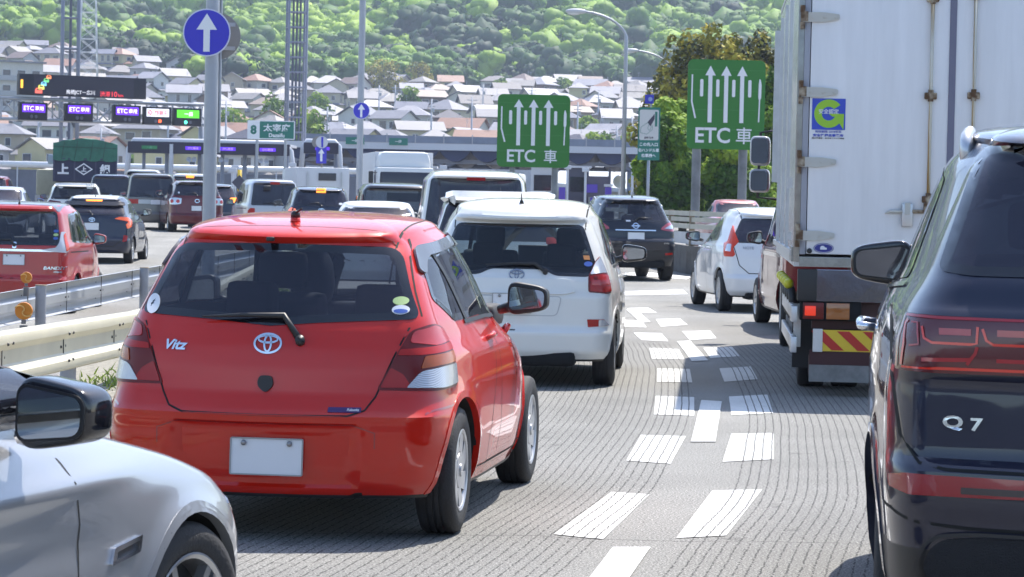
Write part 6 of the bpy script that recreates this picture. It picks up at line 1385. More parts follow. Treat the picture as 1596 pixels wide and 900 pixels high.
# ---------------------------------------------------------------- signs, poles, toll plaza
M_pole = mat('pole_galvanised', (.36, .38, .42), rough=.45, metal=.35, noise=.08, nscale=3)
M_polel = mat('pole_pale', (.42, .44, .50), rough=.5)
M_wht = mat('sign_white', (.78, .79, .82), rough=.5)
M_bluesign = mat('sign_blue', (.035, .03, .50), rough=.35)
M_green = mat('sign_green', (.022, .175, .018), rough=.4)
M_teal = mat('sign_teal', (.02, .17, .13), rough=.45)
M_blk = mat('sign_black', (.012, .012, .022), rough=.5)
M_conc = mat('concrete_pale', (.42, .43, .47), rough=.8, noise=.12, nscale=.8)
def base_pt(px, d): c = PT(px, 305, d); return Vector((c.x, d, float(gz(c.x, d))))
def zof(px, py, d): return PT(px, py, d).z
def poly_arrow(w, h, hw, hh): return [(-w / 2, -h / 2), (w / 2, -h / 2), (w / 2, h / 2 - hh), (hw / 2, h / 2 - hh), (0, h / 2), (-hw / 2, h / 2 - hh), (-w / 2, h / 2 - hh)]
def plate2(name, loops, m, par, y, step=.5, thick=.004, dens=False):
    V, F = tri2d(loops, step, dens); F = fixo(V, F)
    return flat(name, V, F, m, par, (0, y, 0), thick=thick)
def fixo(V, F):
    o = []
    for f in F:
        a, b, c = V[f[0]], V[f[1]], V[f[2]]; o.append(f if (b[0] - a[0]) * (c[1] - a[1]) - (b[1] - a[1]) * (c[0] - a[0]) > 0 else tuple(reversed(f)))
    return o
def ptext(name, s_, h, cx, cy, m, par, y, bold=.0, xs=1.): V, F = text2d(s_, h, cx, cy, 0, bold, xs); return flat(name, V, F, m, par, (0, y, 0), thick=.004)
def round_arrow(px, py, pr, d, pole_px, pr_w, label, topz, back=False):
    S = FPX / d; r = pr / S; b = base_pt(pole_px, d); zc = zof(px, py, d) - b.z; cx = PT(px, py, d).x - b.x; cp = PT(px, py, d).x; rt = empty('sign_pole', b, 0, label, 'sign')
    # pole foot is placed so that the upright passes behind the disc
    b2 = Vector((PT(pole_px, 330, d).x, d, b.z)); rt.location = b2; cx = cp - b2.x
    MB().tube([(0, 0, 0), (0, 0, topz)], pr_w / S / 2, 20).build('pole', M_pole, rt, autos=40)
    ds = empty('round_sign', (cx, -pr_w / S / 2 - .04, zc)); ds.parent = rt
    plate2('disc', [ell(0, 0, r, r, 48)], mat('sign_rim', (.62, .64, .74), rough=.4), ds, 0, thick=.006); plate2('face', [ell(0, 0, r * .945, r * .945, 48)], M_bluesign, ds, -.005)
    plate2('arrow', [poly_arrow(r * .27, r * 1.60, r * .86, r * .68)], M_wht, ds, -.010)
    br = MB(); 
    for z in (-.35, .35): br.box((0, .035, z * r * 1.2), (.1, .06, .05)); br.lathe([(z * r * 1.2 - .03, pr_w / S / 2 + .012), (z * r * 1.2 + .03, pr_w / S / 2 + .012)], 16, 'Z', (-cx, .04 + pr_w / S / 2, 0))
    br.build('clamp', M_pole, ds)
    if back:
        o = MB().lathe([(0, 1e-4), (0, r * .98), (.012, r * .98), (.012, 1e-4)], 40, 'Y').build('reverse_disc', mat('sign_back', (.24, .235, .23), rough=.6), ds, autos=40); o.location = (r * .36, .25, -.03)
        MB().tube([(r * .5, .22, -r * 5.0), (r * .5, .22, r * 1.9)], .022, 8).build('thin_post', M_pole, ds)
        for z in (-.5, .5): MB().box((r * .36, .24, z * r - .03), (r * 1.5, .012, .05)).build('stiffener', M_pole, ds)
    return rt
def etc_sign(px0, py0, px1, py1, d, label, poles, group):
    S = FPX / d; W = (px1 - px0) / S; H = (py1 - py0) / S; c = PT((px0 + px1) / 2, (py0 + py1) / 2, d); g = float(gz(c.x, d)); rt = empty('lane_sign', (c.x, d, g), R(2), label, 'sign', group)
    zc = c.z - g; P = empty('panel', (0, 0, zc)); P.parent = rt
    pan = plate2('board', [rp([(-W / 2, -H / 2), (W / 2, -H / 2), (W / 2, H / 2), (-W / 2, H / 2)], W * .085, 8)], M_green, P, 0, thick=.03)
    for v in (.115, .345, .56, .78): MB().box((0, .0, H * (.5 - v)), (W * .995, .012, .008)).build('panel_joint', mat('sign_green_joint', (.06, .26, .06), rough=.4), P).location = (0, -.033, 0)
    def U(u, v): return ((u - .5) * W, (.5 - v) * H)
    y = -.040
    for u in (.29, .495, .70): cx, cy = U(u, .385); V, F = tri2d([[(a + cx, b + cy) for a, b in poly_arrow(.052 * W, .635 * H, .135 * W, .11 * H)]], 1, False); flat('arrow', V, fixo(V, F), M_wht, P, (0, y, 0), thick=.004)
    for u in (.18, .387, .593, .80):
        a, b = U(u - .021, .22), U(u + .021, .415); V, F = tri2d([rp([(a[0], b[1]), (b[0], b[1]), (b[0], a[1]), (a[0], a[1])], .02 * W, 4)], 1, False); flat('lane_bar', V, fixo(V, F), M_wht, P, (0, y, 0), thick=.004)
    L = [U(.048, .17), U(.066, .17), U(.066, .47), U(.116, .655), U(.095, .66), U(.046, .475)]; V, F = tri2d([L], 1, False); flat('edge_line', V, fixo(V, F), M_wht, P, (0, y, 0), thick=.004)
    L = [U(.922, .21), U(.938, .21), U(.952, .27), U(.95, .42), U(.938, .44), U(.932, .69), U(.914, .69), U(.922, .44), U(.912, .42), U(.914, .27)]; V, F = tri2d([L], 1, False); flat('edge_line', V, fixo(V, F), M_wht, P, (0, y, 0), thick=.004)
    x, z = U(.335, .845); ptext('lettering', 'ETC', H * .175, x, z, M_wht, P, y, bold=.02, xs=.95); x, z = U(.74, .845); ptext('lettering', '車', H * .185, x, z, M_wht, P, y, bold=.008, xs=1.0)
    for u, wpx in poles:
        MB().tube([((u - .5) * W, .14, -.2), ((u - .5) * W, .14, zc + H * .4)], wpx / S / 2, 20).build('post', mat('post_weathered', (.20, .21, .22), rough=.55, metal=.3, noise=.35, nscale=1.5), rt, autos=40)
    return rt
def lamp_post(px, base_px, d, top_py, head_px, head_py, label):
    b = Vector((PT(base_px, 330, d).x, d, 0)); b.z = float(gz(b.x, d)); rt = empty('street_lamp', b, 0, label, 'street lamp'); zt = zof(px, top_py, d) - b.z; h = PT(head_px, head_py, d); hx, hz = h.x - b.x, h.z - b.z
    P = [(0, 0, 0), (0, 0, zt)]; n = 10
    for k in range(1, n + 1): t = k / n; a = t * math.pi / 2; P.append((hx * (1 - math.cos(a)) * .98 if False else hx * (t ** 1.6), 0, zt + (hz - zt) * math.sin(a)))
    MB().tube(P, [.10, .075] + [.05] * n, 14).build('pole', M_pole, rt, smooth=True)
    o = MB().add(*superell(.85, .32, .22, 2.2, 12)).build('lamp_head', mat('lamp_head_grey', (.50, .51, .53), rough=.4), rt, smooth=True); o.location = (hx + .05 * (1 if hx > 0 else -1), 0, hz)
    o2 = MB().add(*superell(.5, .26, .14, 2.2, 10)).build('lens', mat('lamp_lens', (.6, .62, .62), rough=.15), o, smooth=True); o2.location = (-.08, 0, -.08)
    return rt
def lattice(px, d, wm, z1, label, m=None, r=.05, step=1.0, rows=True, inner=3, taper=1.0, base=None, diag=True, z0=0):
    b = base or Vector((PT(px, 300, d).x, d, 0)); 
    if base is None: b.z = float(gz(b.x, d))
    rt = empty('lattice_tower', b, R(12), label, 'tower'); w = wm / 2
    for sx in (-1, 1):
        for sy in (-1, 1): MB().tube([(sx * w, sy * w, z0), (sx * w * taper, sy * w * taper, z1)], r, 8).build('leg', m or M_pole, rt, smooth=True)
    if inner: 
        for k in range(inner): MB().tube([((k - (inner - 1) / 2) * wm * .2, 0, z0), ((k - (inner - 1) / 2) * wm * .2, 0, z1)], r * .9, 6).build('cable_duct', mat('duct_dark', (.10, .11, .15), rough=.6), rt)
    bb = MB(); z = step; i = 0
    br = lambda: bb if diag else MB()
    while z < z1:
        k = 1 - (1 - taper) * z / z1; ww = w * k; k2 = 1 - (1 - taper) * min(1, (z + step) / z1); w2 = w * k2
        c = [(-ww, -ww), (ww, -ww), (ww, ww), (-ww, ww)]; c2 = [(-w2, -w2), (w2, -w2), (w2, w2), (-w2, w2)]
        q_ = br()
        for j in range(4):
            q_.tube([(*c[j], z), (*c[(j + 1) % 4], z)], r * .6, 5)
            if diag and z + step < z1: bb.tube([(*c[j], z), (*c2[(j + 1) % 4], z + step)], r * .5, 5); bb.tube([(*c[(j + 1) % 4], z), (*c2[j], z + step)], r * .5, 5)
        if not diag: q_.build('rung', m or M_pole, rt)
        z += step; i += 1
    if diag: bb.build('bracing', m or M_pole, rt)
    return rt
def gantry():
    def D(px): return 137 + px / 320 * 5
    L0 = PT(-60, 170, D(-60)); L1 = PT(326, 178, D(326)); ux = (Vector((L1.x, L1.y, 0)) - Vector((L0.x, L0.y, 0))).normalized(); ang = math.atan2(ux.y, ux.x)
    rt = empty('sign_gantry', (L1.x, L1.y, float(gz(L1.x, L1.y))), ang, 'grey truss gantry carrying the black message board and five lane panels', 'gantry')
    g = rt.location.z
    def loc(px, py, dd=0):   # local coords of an image point lying on the gantry plane
        v = _f + _r * ((px - 798) / FPX) - _u * ((py - 450) / FPX); o = Vector((0, 0, CAMH)); nrm = Vector((-ux.y, ux.x, 0)); t = (Vector((L1.x, L1.y, 0)) - o).dot(nrm) / v.dot(nrm); p = o + v * t - Vector((L1.x, L1.y, g)); return p.dot(ux), dd, p.z
    zt = loc(160, 158)[2]; zb = loc(160, 190)[2]; x0 = loc(-60, 170)[0]
    for nm, yy, z in (('chord', 0, zt), ('chord', 0, zb), ('chord', 1.0, zt), ('chord', 1.0, zb)): MB().tube([(x0, yy, z), (0, yy, z)], .07, 10).build(nm, M_pole, rt, smooth=True)
    n = 13; dx = -x0 / n
    for k in range(n + 1):
        x = x0 + dx * k; b = MB().tube([(x, 0, zb), (x, 0, zt)], .045, 8).tube([(x, 1, zb), (x, 1, zt)], .045, 8).tube([(x, 0, zt), (x, 1, zt)], .04, 6).tube([(x, 0, zb), (x, 1, zb)], .04, 6)
        if k < n:
            b.tube([(x, 0, zb if k % 2 else zt), (x + dx, 0, zt if k % 2 else zb)], .04, 6).tube([(x, 1, zt if k % 2 else zb), (x + dx, 1, zb if k % 2 else zt)], .035, 6)
        b.build('truss_panel', M_pole, rt)
    for xx in (0.0, x0): MB().tube([(xx, 0, 0), (xx, 0, zt + .1)], .14, 14).tube([(xx, 1, 0), (xx, 1, zt + .1)], .14, 14).build('leg', M_pole, rt, smooth=True)
    # lane panels
    pur = mat('screen_purple', (.05, .02, .3), rough=.4, emit=(.16, .03, .95), es=.75); whl = mat('screen_white', (.5, .5, .5), rough=.4, emit=(.8, .8, .95), es=.7); wtx = mat('led_white', (.6, .6, .6), emit=(.85, .8, 1), es=.9); rtx = mat('led_red', (.4, .02, .02), emit=(.75, .05, .08), es=.8); gnl = mat('screen_green', (.05, .3, .02), emit=(.10, .62, .03), es=.8)
    for px, pym, kind, lab in ((48, 174, 'p', 'leftmost purple lane panel hanging on the gantry'), (119, 176, 'p', 'second purple lane panel from the left on the gantry'), (193.5, 178.5, 'p', 'purple lane panel just left of the white red-cross panel'), (241, 181, 'x', 'lane panel with white screen, red cross and lit red lamp'), (288, 183, 'g', 'lane panel with green screen and lit green lamp, rightmost on gantry')):
        x, _, z = loc(px, pym); S = FPX / D(px); w, h = 45 / S, 27.5 / S
        q = empty('signal_box', (0, 0, 0), 0, lab, 'lane panel', 'electronic lane panels on the gantry'); q.location = rt.matrix_basis @ Vector((x, -.28, z)); q.rotation_euler = (0, 0, ang)
        q.location = Matrix.Rotation(ang, 4, 'Z') @ Vector((x, -.28, z)) + rt.location
        MB().box((0, 0, 0), (w, .3, h), bev=.02).build('housing', M_blk, q, autos=30)
        sw, sh = w * .82, h * .45; scm = {'p': pur, 'x': whl, 'g': gnl}[kind]
        V, F = tri2d([[(-sw / 2, -sh / 2), (sw / 2, -sh / 2), (sw / 2, sh / 2), (-sw / 2, sh / 2)]], 2, False); s_ = flat('screen', V, fixo(V, F), scm, q, (0, -.152, h * .17), thick=.01)
        def T(t, hh, cx, m_): V, F = text2d(t, hh, cx, h * .17, 0, .012); flat('lettering', V, F, m_, s_, (0, -.165, 0), thick=.004)
        if kind == 'p': T('ETC', h * .25, -w * .18, wtx); T('専用', h * .25, w * .20, wtx)
        elif kind == 'x':
            T('閉鎖中', h * .26, w * .12, rtx); V, F = tri2d([ell(-w * .28, h * .17, h * .13, h * .13, 24)], 1, False); flat('cross_disc', V, fixo(V, F), rtx, s_, (0, -.165, 0), thick=.004); T2 = text2d('×', h * .15, -w * .28, h * .17, 0, .06); flat('cross', T2[0], T2[1], whl, s_, (0, -.170, 0), thick=.004)
        else: T('一般', h * .25, w * .02, wtx)
        for j, cx in enumerate((-w * .08, w * .08)):
            lit = (kind == 'x' and j == 1) or (kind == 'g' and j == 0)
            m_ = (mat('signal_red_lit', (.6, .05, .02), emit=(1, .10, .03), es=1.6) if kind == 'x' else mat('signal_green_lit', (.1, .6, .4), emit=(.10, .95, .60), es=1.3)) if lit else mat('signal_unlit', (.10, .10, .13), rough=.3)
            MB().lathe([(-.03, 1e-4), (-.03, h * .085), (.0, h * .10), (0, 1e-4)], 20, 'Y', (cx, -.155, -h * .30)).build('signal_lamp', m_, q, autos=40)
    # message board
    x0b, _, zb1 = loc(27, 148); x1b, _, _z = loc(224, 155); ztop = loc(126, 119)[2]; zbot = loc(126, 151)[2] - .02; w = x1b - x0b; h = ztop - zbot; xc = (x0b + x1b) / 2
    q = empty('message_board', Matrix.Rotation(ang, 4, 'Z') @ Vector((xc, -.1, (ztop + zbot) / 2)) + rt.location, ang, 'long black message board with coloured car icons and Japanese congestion text', 'message board')
    MB().box((0, 0, 0), (w, .45, h), bev=.02).build('housing', M_blk, q, autos=30)
    V, F = tri2d([[(-w * .39, -h * .45), (w * .40, -h * .45), (w * .40, h * .45), (-w * .39, h * .45)]], 9, False); scn = flat('screen', V, fixo(V, F), mat('board_screen', (.03, .028, .045), rough=.55), q, (0, -.226, 0), thick=.004)
    yy = -.236
    def TT(t, hh, cx, cy, m_, xs=1.): V, F = text2d(t, hh, cx, cy, 0, .008, xs); flat('lettering', V, F, m_, scn, (0, yy, 0), thick=.003)
    bw = mat('led_dim_white', (.4, .4, .4), emit=(.55, .55, .62), es=.8)
    TT('鳥栖JCT－広川', h * .25, -w * .025, -h * .30, bw, .98); TT('渋滞', h * .25, w * .17, -h * .32, rtx); TT('10', h * .25, w * .245, -h * .32, rtx); TT('km', h * .15, w * .295, -h * .36, rtx)
    for k, (c_, s2) in enumerate((((1, .22, .02), .8), ((.1, .6, .15), .85), ((.15, .55, .9), .9), ((.75, .75, .05), 1.0), ((.95, .08, .02), 1.15))):
        cx = -w * .275 - k * w * .0195 ; cy = h * .38 - k * h * .165; m_ = mat('icon_%s' % ['orange', 'green', 'blue', 'yellow', 'red'][k], (.2, .2, .2), emit=c_, es=.8); W_ = w * .058 * s2 * .85; H_ = h * .26 * s2 * .85
        V, F = tri2d([rp([(cx - W_ / 2, cy - H_ / 2), (cx + W_ / 2, cy - H_ / 2), (cx + W_ / 2, cy + H_ * .1), (cx + W_ * .35, cy + H_ / 2), (cx - W_ * .35, cy + H_ / 2), (cx - W_ / 2, cy + H_ * .1)], W_ * .1, 2), [(cx - W_ * .30, cy + .08 * H_), (cx + W_ * .30, cy + .08 * H_), (cx + W_ * .22, cy + .36 * H_), (cx - W_ * .22, cy + .36 * H_)]], 1, False)
        flat('car_icon', V, fixo(V, F), m_, scn, (0, yy - .004 * k, 0), thick=.003)
    V, F = tri2d([rp([(-w * .483 - .06, -h * .18), (-w * .483 + .06, -h * .18), (-w * .483 + .06, h * .22), (-w * .483 - .06, h * .22)], .03)], 1, False); flat('status_lamp', V, fixo(V, F), mat('led_amber', (.6, .3, .02), emit=(1, .5, .05), es=.9), q, (0, -.226, 0), thick=.01)
def small_signs():
    # green card sign
    d = 100; S = FPX / d; W, H = 34 / S, 82 / S; c = PT(1011.5, 209, d); b = Vector((PT(1009, 330, d).x, d, 0)); b.z = float(gz(b.x, d)); rt = empty('card_sign', b, R(-3), 'narrow teal sign with white hand-and-card picture and Japanese text, by the trees', 'sign')
    P = empty('panel', (c.x - b.x, -.08, c.z - b.z)); P.parent = rt
    plate2('board', [rp([(-W / 2, -H / 2), (W / 2, -H / 2), (W / 2, H / 2), (-W / 2, H / 2)], .03)], M_teal, P, 0, thick=.02)
    def U(u, v): return ((u - .5) * W, (.5 - v) * H)
    plate2('picture', [rp([U(.06, .62), U(.93, .62), U(.93, .045), U(.06, .045)], .06)], mat('sign_cream', (.58, .57, .56), rough=.5), P, -.022)
    plate2('card', [[U(.42, .28), U(.74, .12), U(.74, .22), U(.56, .36)]], mat('ink_dark', (.05, .04, .07)), P, -.027); plate2('slot', [[U(.76, .08), U(.87, .08), U(.87, .36), U(.76, .36)]], M_teal, P, -.027)
    hp = rp([U(.10, .48), U(.12, .38), U(.40, .29), U(.52, .29), U(.44, .40), U(.52, .44), U(.60, .36), U(.66, .33), U(.66, .42), U(.40, .51), U(.14, .49)], .02, 3); plate2('hand', [hp, inset(hp, .012)], M_teal, P, -.027)
    x, z = U(.5, .575); ptext('lettering', '自動料金', H * .045, x, z, mat('ink_dark'), P, -.027, .03)
    for t, v, xs in (('この先入口', .70, 1.0), ('右ハンドル車', .81, .9), ('右車線へ', .91, .95)): x, z = U(.5, v); ptext('lettering', t, H * .072, x, z, M_wht, P, -.024, .03, xs)
    MB().tube([(0, 0, -.1), (0, 0, c.z - b.z)], .055, 12).build('post', M_pole, rt, smooth=True)
    # small blue sign above it
    d = 118; S = FPX / d; c = PT(1012, 155, d); b = Vector((PT(1011, 330, d).x, d, 0)); b.z = float(gz(b.x, d)); rt = empty('blue_sign', b, 0, 'small square blue sign peeping above the teal card sign', 'sign')
    q = MB().box((c.x - b.x, -.05, c.z - b.z), (14 / S, .03, 14 / S)).build('board', M_bluesign, rt); plate2('emblem', [ell(.04, 0, .09, .09, 20)], mat('sign_paleblue', (.3, .35, .65)), rt, -.07).location = (c.x - b.x, 0, c.z - b.z); MB().tube([(0, 0, 0), (0, 0, c.z - b.z)], .04, 8).build('post', M_pole, rt)
    # 8 dazaifu
    d = 133; S = FPX / d; c = PT(423, 203, d); b = Vector((c.x, d, 0)); b.z = float(gz(b.x, d)); rt = empty('exit_sign', b, R(-2), 'white and teal exit sign reading 8 and Dazaifu above the toll roof', 'sign'); W, H = 74 / S, 29 / S
    P = empty('panel', (0, -.1, c.z - b.z)); P.parent = rt; plate2('board', [rp([(-W / 2, -H / 2), (W / 2, -H / 2), (W / 2, H / 2), (-W / 2, H / 2)], .03)], M_wht, P, 0, thick=.03); plate2('field', [rp([(-W * .24, -H * .45), (W * .48, -H * .45), (W * .48, H * .45), (-W * .24, H * .45)], .03)], M_teal, P, -.032)
    ptext('lettering', '8', H * .5, -W * .37, 0, M_teal, P, -.034, .05); ptext('lettering', '太宰府', H * .42, W * .12, H * .12, M_wht, P, -.038, .02, 1.15); ptext('lettering', 'Dazaifu', H * .22, W * .12, -H * .28, M_wht, P, -.038, .03)
    for x in (-W * .3, W * .3): MB().tube([(x, .05, 0), (x, .05, c.z - b.z)], .07, 10).build('post', M_pole, rt)
    # no-parking-style disc with blue bar and arrow plate
    d = 108; S = FPX / d; c = PT(502, 222, d); b = Vector((PT(500, 330, d).x, d, 0)); b.z = float(gz(b.x, d)); rt = empty('twin_sign', b, 0, 'white disc with blue bar above small blue arrow plate, over black SUV', 'sign'); dz = c.z - b.z; dx = c.x - b.x
    ds = plate2('disc', [ell(0, 0, 9.5 / S, 9.5 / S, 28)], mat('sign_paleface', (.55, .56, .62)), rt, -.08); ds.location = (dx, 0, dz)
    br = plate2('blue_bar', [[(-.02, -.2), (.05, -.2), (.02 + .03, .2), (-.03, .2)]], M_bluesign, ds, -.088); 
    bk = MB().lathe([(0, 1e-4), (0, 9 / S), (.01, 9 / S), (.01, 1e-4)], 24, 'Y', (dx - .18, .05, dz)).build('reverse_disc', mat('sign_back'), rt)
    c2 = PT(501, 242, d); ar = plate2('arrow_plate', [[(-8 / S, -13 / S), (8 / S, -13 / S), (8 / S, 13 / S), (-8 / S, 13 / S)]], M_bluesign, rt, -.07); ar.location = (c2.x - b.x, 0, c2.z - b.z); plate2('arrow', [poly_arrow(.09, .48, .24, .18)], M_wht, ar, -.078)
    MB().tube([(0, 0, 0), (0, 0, dz + .2)], .035, 8).build('post', mat('post_brownish', (.25, .22, .17), rough=.6), rt)
def toll_plaza():
    navy = mat('panel_navy', (.025, .025, .05), rough=.5); wf = mat('frame_white', (.52, .54, .60), rough=.5); steel = mat('steel_bluegrey', (.22, .25, .33), rough=.5)
    pl = mat('screen_purple_dim', (.05, .02, .3), emit=(.12, .03, .8), es=.6); gl = mat('screen_green_dim', (.02, .10, .05), emit=(.01, .08, .03), es=.5)
    # left canopy frame
    d = 136; S = FPX / d; c = PT(325, 300, d); g = float(gz(c.x, d)); rt = empty('toll_canopy', (c.x, d, g), 0, 'long dark toll canopy fascia in white frame with purple signs, left half', 'toll gate')
    def lx(px): return PT(px, 231, d).x - c.x
    def lz(py, px=325): return zof(px, py, d) - g
    z0, z1 = lz(241), lz(223); xa, xb = lx(200), lx(452)
    MB().box(((xa + xb) / 2, 0, (z0 + z1) / 2), (xb - xa, .5, z1 - z0), bev=.02).build('fascia', navy, rt)
    MB().box(((xa + xb) / 2, 2.2, z1 - .05), (xb - xa, 4, .12)).build('roof', wf, rt)
    MB().tube([(xa - .15, -.1, 0.0), (xa + .05, -.1, z1 - .3), (xa + .25, -.1, z1 + .05), (xb - .3, -.1, z1 + .05), (xb + .05, -.1, z1 - .3), (xb + .5, -.1, 0)], .13, 10).build('frame', wf, rt, smooth=True)
    for px, w_, m_ in ((268, .18, wf), (258, .16, steel), (309, .16, steel), (380, .18, steel), (398, .16, steel), (445, .2, steel), (345, .16, steel), (222, .14, steel)): MB().tube([(lx(px), .6 if m_ is steel else -.2, 0), (lx(px), .6 if m_ is steel else -.2, z1 - .1)], w_ * .6, 8).build('column', m_, rt)
    for px, wpx, m_, t in ((234, 24, gl, '一般'), (302, 24, pl, 'ETC専用'), (356, 24, pl, 'ETC専用'), (418, 25, pl, 'ETC専用')):
        s_ = MB().box((lx(px), -.27, (z0 + z1) / 2), (wpx / S, .04, .17)).build('sign_strip', m_, rt); V, F = text2d(t, .13, 0, 0, 0, .02); flat('lettering', V, F, mat('led_violet', (.3, .2, .5), emit=(.30, .18, .75), es=.7) if m_ is pl else mat('led_green_dim', (.1, .3, .2), rough=.5), s_, (lx(px), -.295, (z0 + z1) / 2), thick=.003)
    for px in (300, 350, 412): 
        for j in (-.13, .13): MB().lathe([(-.12, .1), (-.2, .12), (-.1, 1e-4)], 14, 'Y', (lx(px) + j, -.1, z0 - .25)).build('signal_lamp', mat('signal_grey', (.4, .42, .48), rough=.5), rt)
    # second portal
    d2 = 140; c2 = PT(502, 300, d2); g2 = float(gz(c2.x, d2)); rt = empty('toll_canopy', (c2.x, d2, g2), 0, 'narrow dark toll portal with white rounded frame behind the small arrow sign', 'toll gate'); f = lambda px: PT(px, 231, d2).x - c2.x; h = lambda py: zof(502, py, d2) - g2
    MB().box(((f(474) + f(528)) / 2, 0, (h(223) + h(240)) / 2), (f(528) - f(474), .5, h(223) - h(240)), bev=.02).build('fascia', navy, rt); MB().tube([(f(464), -.1, 0), (f(473), -.1, h(228)), (f(478), -.1, h(221)), (f(522), -.1, h(221)), (f(529), -.1, h(228)), (f(537), -.1, 0)], .13, 10).build('frame', wf, rt, smooth=True)
    MB().tube([(f(524), .5, 0), (f(524), .5, h(223))], .13, 8).build('column', steel, rt); MB().box((f(503), -.27, h(232)), (.7, .04, .16)).build('sign_strip', pl, rt)
    # right canopy with scalloped underside
    d = 190; S = FPX / d; c = PT(760, 300, d); g = float(gz(c.x, d)); rt = empty('toll_canopy', (c.x, d, g), R(-3), 'wide pale toll plaza roof with scalloped blue underside, behind the left green sign', 'toll gate')
    X = lambda px: PT(px, 235, d).x - c.x; Z = lambda py, px=760: zof(px, py, d) - g
    xa, xb = X(440), X(1075); z1, z0 = Z(226), Z(236)
    MB().box(((xa + xb) / 2, 0, (z0 + z1) / 2), (xb - xa, .5, z1 - z0)).box(((xa + xb) / 2, 7, (z0 + z1) / 2 + .1), (xb - xa, 14, .2)).build('roof_slab', wf, rt)
    n = 13; V = []; F = []; nx = n * 10; 
    for i in range(nx + 1):
        x = xa + (xb - xa) * i / nx; t = (i / 10) % 1; sc_ = z0 - .02 - .72 * math.sin(math.pi * t) ** .8
        V += [(x, .1, z0), (x, .1, sc_), (x, .35, sc_), (x, 12, sc_ - .35), (x, 12, z0)]
    for i in range(nx):
        a = i * 5
        for k in range(4): F.append((a + k, a + 5 + k, a + 6 + k, a + k + 1))
    mk('scalloped_soffit', V, F, mat('soffit_navy', (.03, .04, .10), rough=.6), rt)
    MB().box(((xa + xb) / 2, 1.6, z0 - .72), (xb - xa, .3, .28)).box(((xa + xb) / 2, 11.6, z0 - .92), (xb - xa, .3, .3)).build('roof_beam', mat('beam_bluegrey', (.30, .33, .43), rough=.5), rt)
    for px in (545, 690, 838, 985):
        x = X(px); b = MB().tube([(x, 1.6, 0), (x, 1.6, Z(262))], .32, 10); 
        for s in (-1, 1): b.tube([(x, 1.6, Z(262)), (x + s * 1.5, 1.6, Z(244))], .16, 8)
        b.build('column', mat('column_bluegrey', (.26, .29, .40), rough=.5), rt, smooth=True)
    for px in (553, 621):
        o = MB().box((X(px), -.32, Z(224)), (29 / S, .06, 11 / S)).build('green_board', M_teal, rt); V, F = text2d('一般', .22, 0, 0, 0, .03); flat('lettering', V, F, M_wht, o, (X(px), -.36, Z(224)), thick=.004)
    # booths, lane posts and gates under the canopy
    dk = mat('booth_dark', (.07, .07, .10), rough=.6); pu = mat('booth_purple', (.10, .05, .42), rough=.5); pw = mat('booth_white', (.55, .56, .60), rough=.5)
    items = [(900, 262, 276, 'dark'), (931, 262, 288, 'pair'), (876, 292, 318, 'pur'), (948, 292, 310, 'pur'), (1000, 285, 305, 'pur'), (700, 268, 300, 'box'), (660, 262, 300, 'box'), (845, 258, 300, 'box'), (965, 275, 300, 'round')]
    labs = {'dark': 'dark toll booth with pale post under the wide canopy', 'pair': 'dark twin-post lane barrier with purple plate under the wide canopy', 'round': 'round grey convex mirror on a post under the right end of the canopy'}
    for i, (px, pyt, pyb, kind) in enumerate(items):
        dd = 172 - i; c = PT(px, 300, dd); g = float(gz(c.x, dd)); zt = zof(px, pyt, dd) - g; nbrs = {0: '', 2: 'purple toll post beside the left green sign post', 3: 'purple lane post right of the dark twin-post barrier', 4: 'purple gate post beside the teal card sign post', 5: 'white toll booth with dark window above the white coach', 6: 'white toll booth partly behind the white lorry', 7: 'white toll booth right of the left green sign post'}
        q = empty('toll_booth' if kind in ('dark', 'box') else 'lane_post', (c.x, dd, g), 0, labs.get(kind) or nbrs[i], 'toll booth' if kind in ('dark', 'box') else 'post')
        if kind in ('dark', 'box'):
            MB().box((0, 0, zt / 2), (1.3, 1.8, zt), bev=.05).build('cabin', dk if kind == 'dark' else pw, q, autos=30); MB().box((0, -.92, zt * .66), (1.0, .04, zt * .3)).build('window', G_priv, q); MB().box((0, 0, zt + .05), (1.6, 2.2, .12)).build('roof', pw, q)
        elif kind == 'pair':
            for s in (-1, 1): MB().box((s * .72, 0, zt / 2), (.14, .2, zt)).build('post', dk, q)
            MB().box((0, 0, zt * .62), (1.4, .1, zt * .42)).build('mesh_panel', mat('booth_mesh', (.10, .09, .12), rough=.7), q); MB().box((-.4, -.1, zt * .58), (.8, .06, .5)).build('plate', pu, q); MB().box((-.3, -.1, zt * .2), (.25, .1, zt * .4)).build('base', pu, q)
        elif kind == 'pur': MB().box((0, 0, zt / 2), (.38, .4, zt), bev=.04).build('post', pu, q, autos=30); MB().box((0, 0, zt + .1), (.5, .5, .15)).build('cap', pw, q)
        else: MB().tube([(0, 0, 0), (0, 0, zt)], .05, 8).build('post', pw, q); MB().lathe([(0, 1e-4), (-.02, .35), (.05, .38), (.08, 1e-4)], 24, 'Y', (0, -.08, zt - .3)).build('disc', M_rim, q)
    # yellow-black striped posts and slim lane posts, left plaza
    for i, (px, yt, lab) in enumerate(((467, 262, None), (293, 258, None), (373, 265, 'yellow and black crossing post with red lamp left of the silver van'),)):
        if not lab: continue
        dd = 120; c = PT(px, 300, dd); g = float(gz(c.x, dd)); zt = zof(px, yt, dd) - g; q = empty('warning_post', (c.x, dd, g), 0, lab, 'post'); b = MB()
        MB().tube([(0, 0, 0), (0, 0, zt)], .09, 10).build('post', mat('post_yellow', (.6, .42, .02), rough=.5), q, smooth=True); MB().box((0, -.1, zt * .75), (.45, .08, .45), ry=.8).build('lamp_board', dk, q)
        for k in range(4): MB().lathe([(zt * (.1 + .2 * k), .094), (zt * (.18 + .2 * k), .094)], 10, 'Z').build('black_band', dk, q)
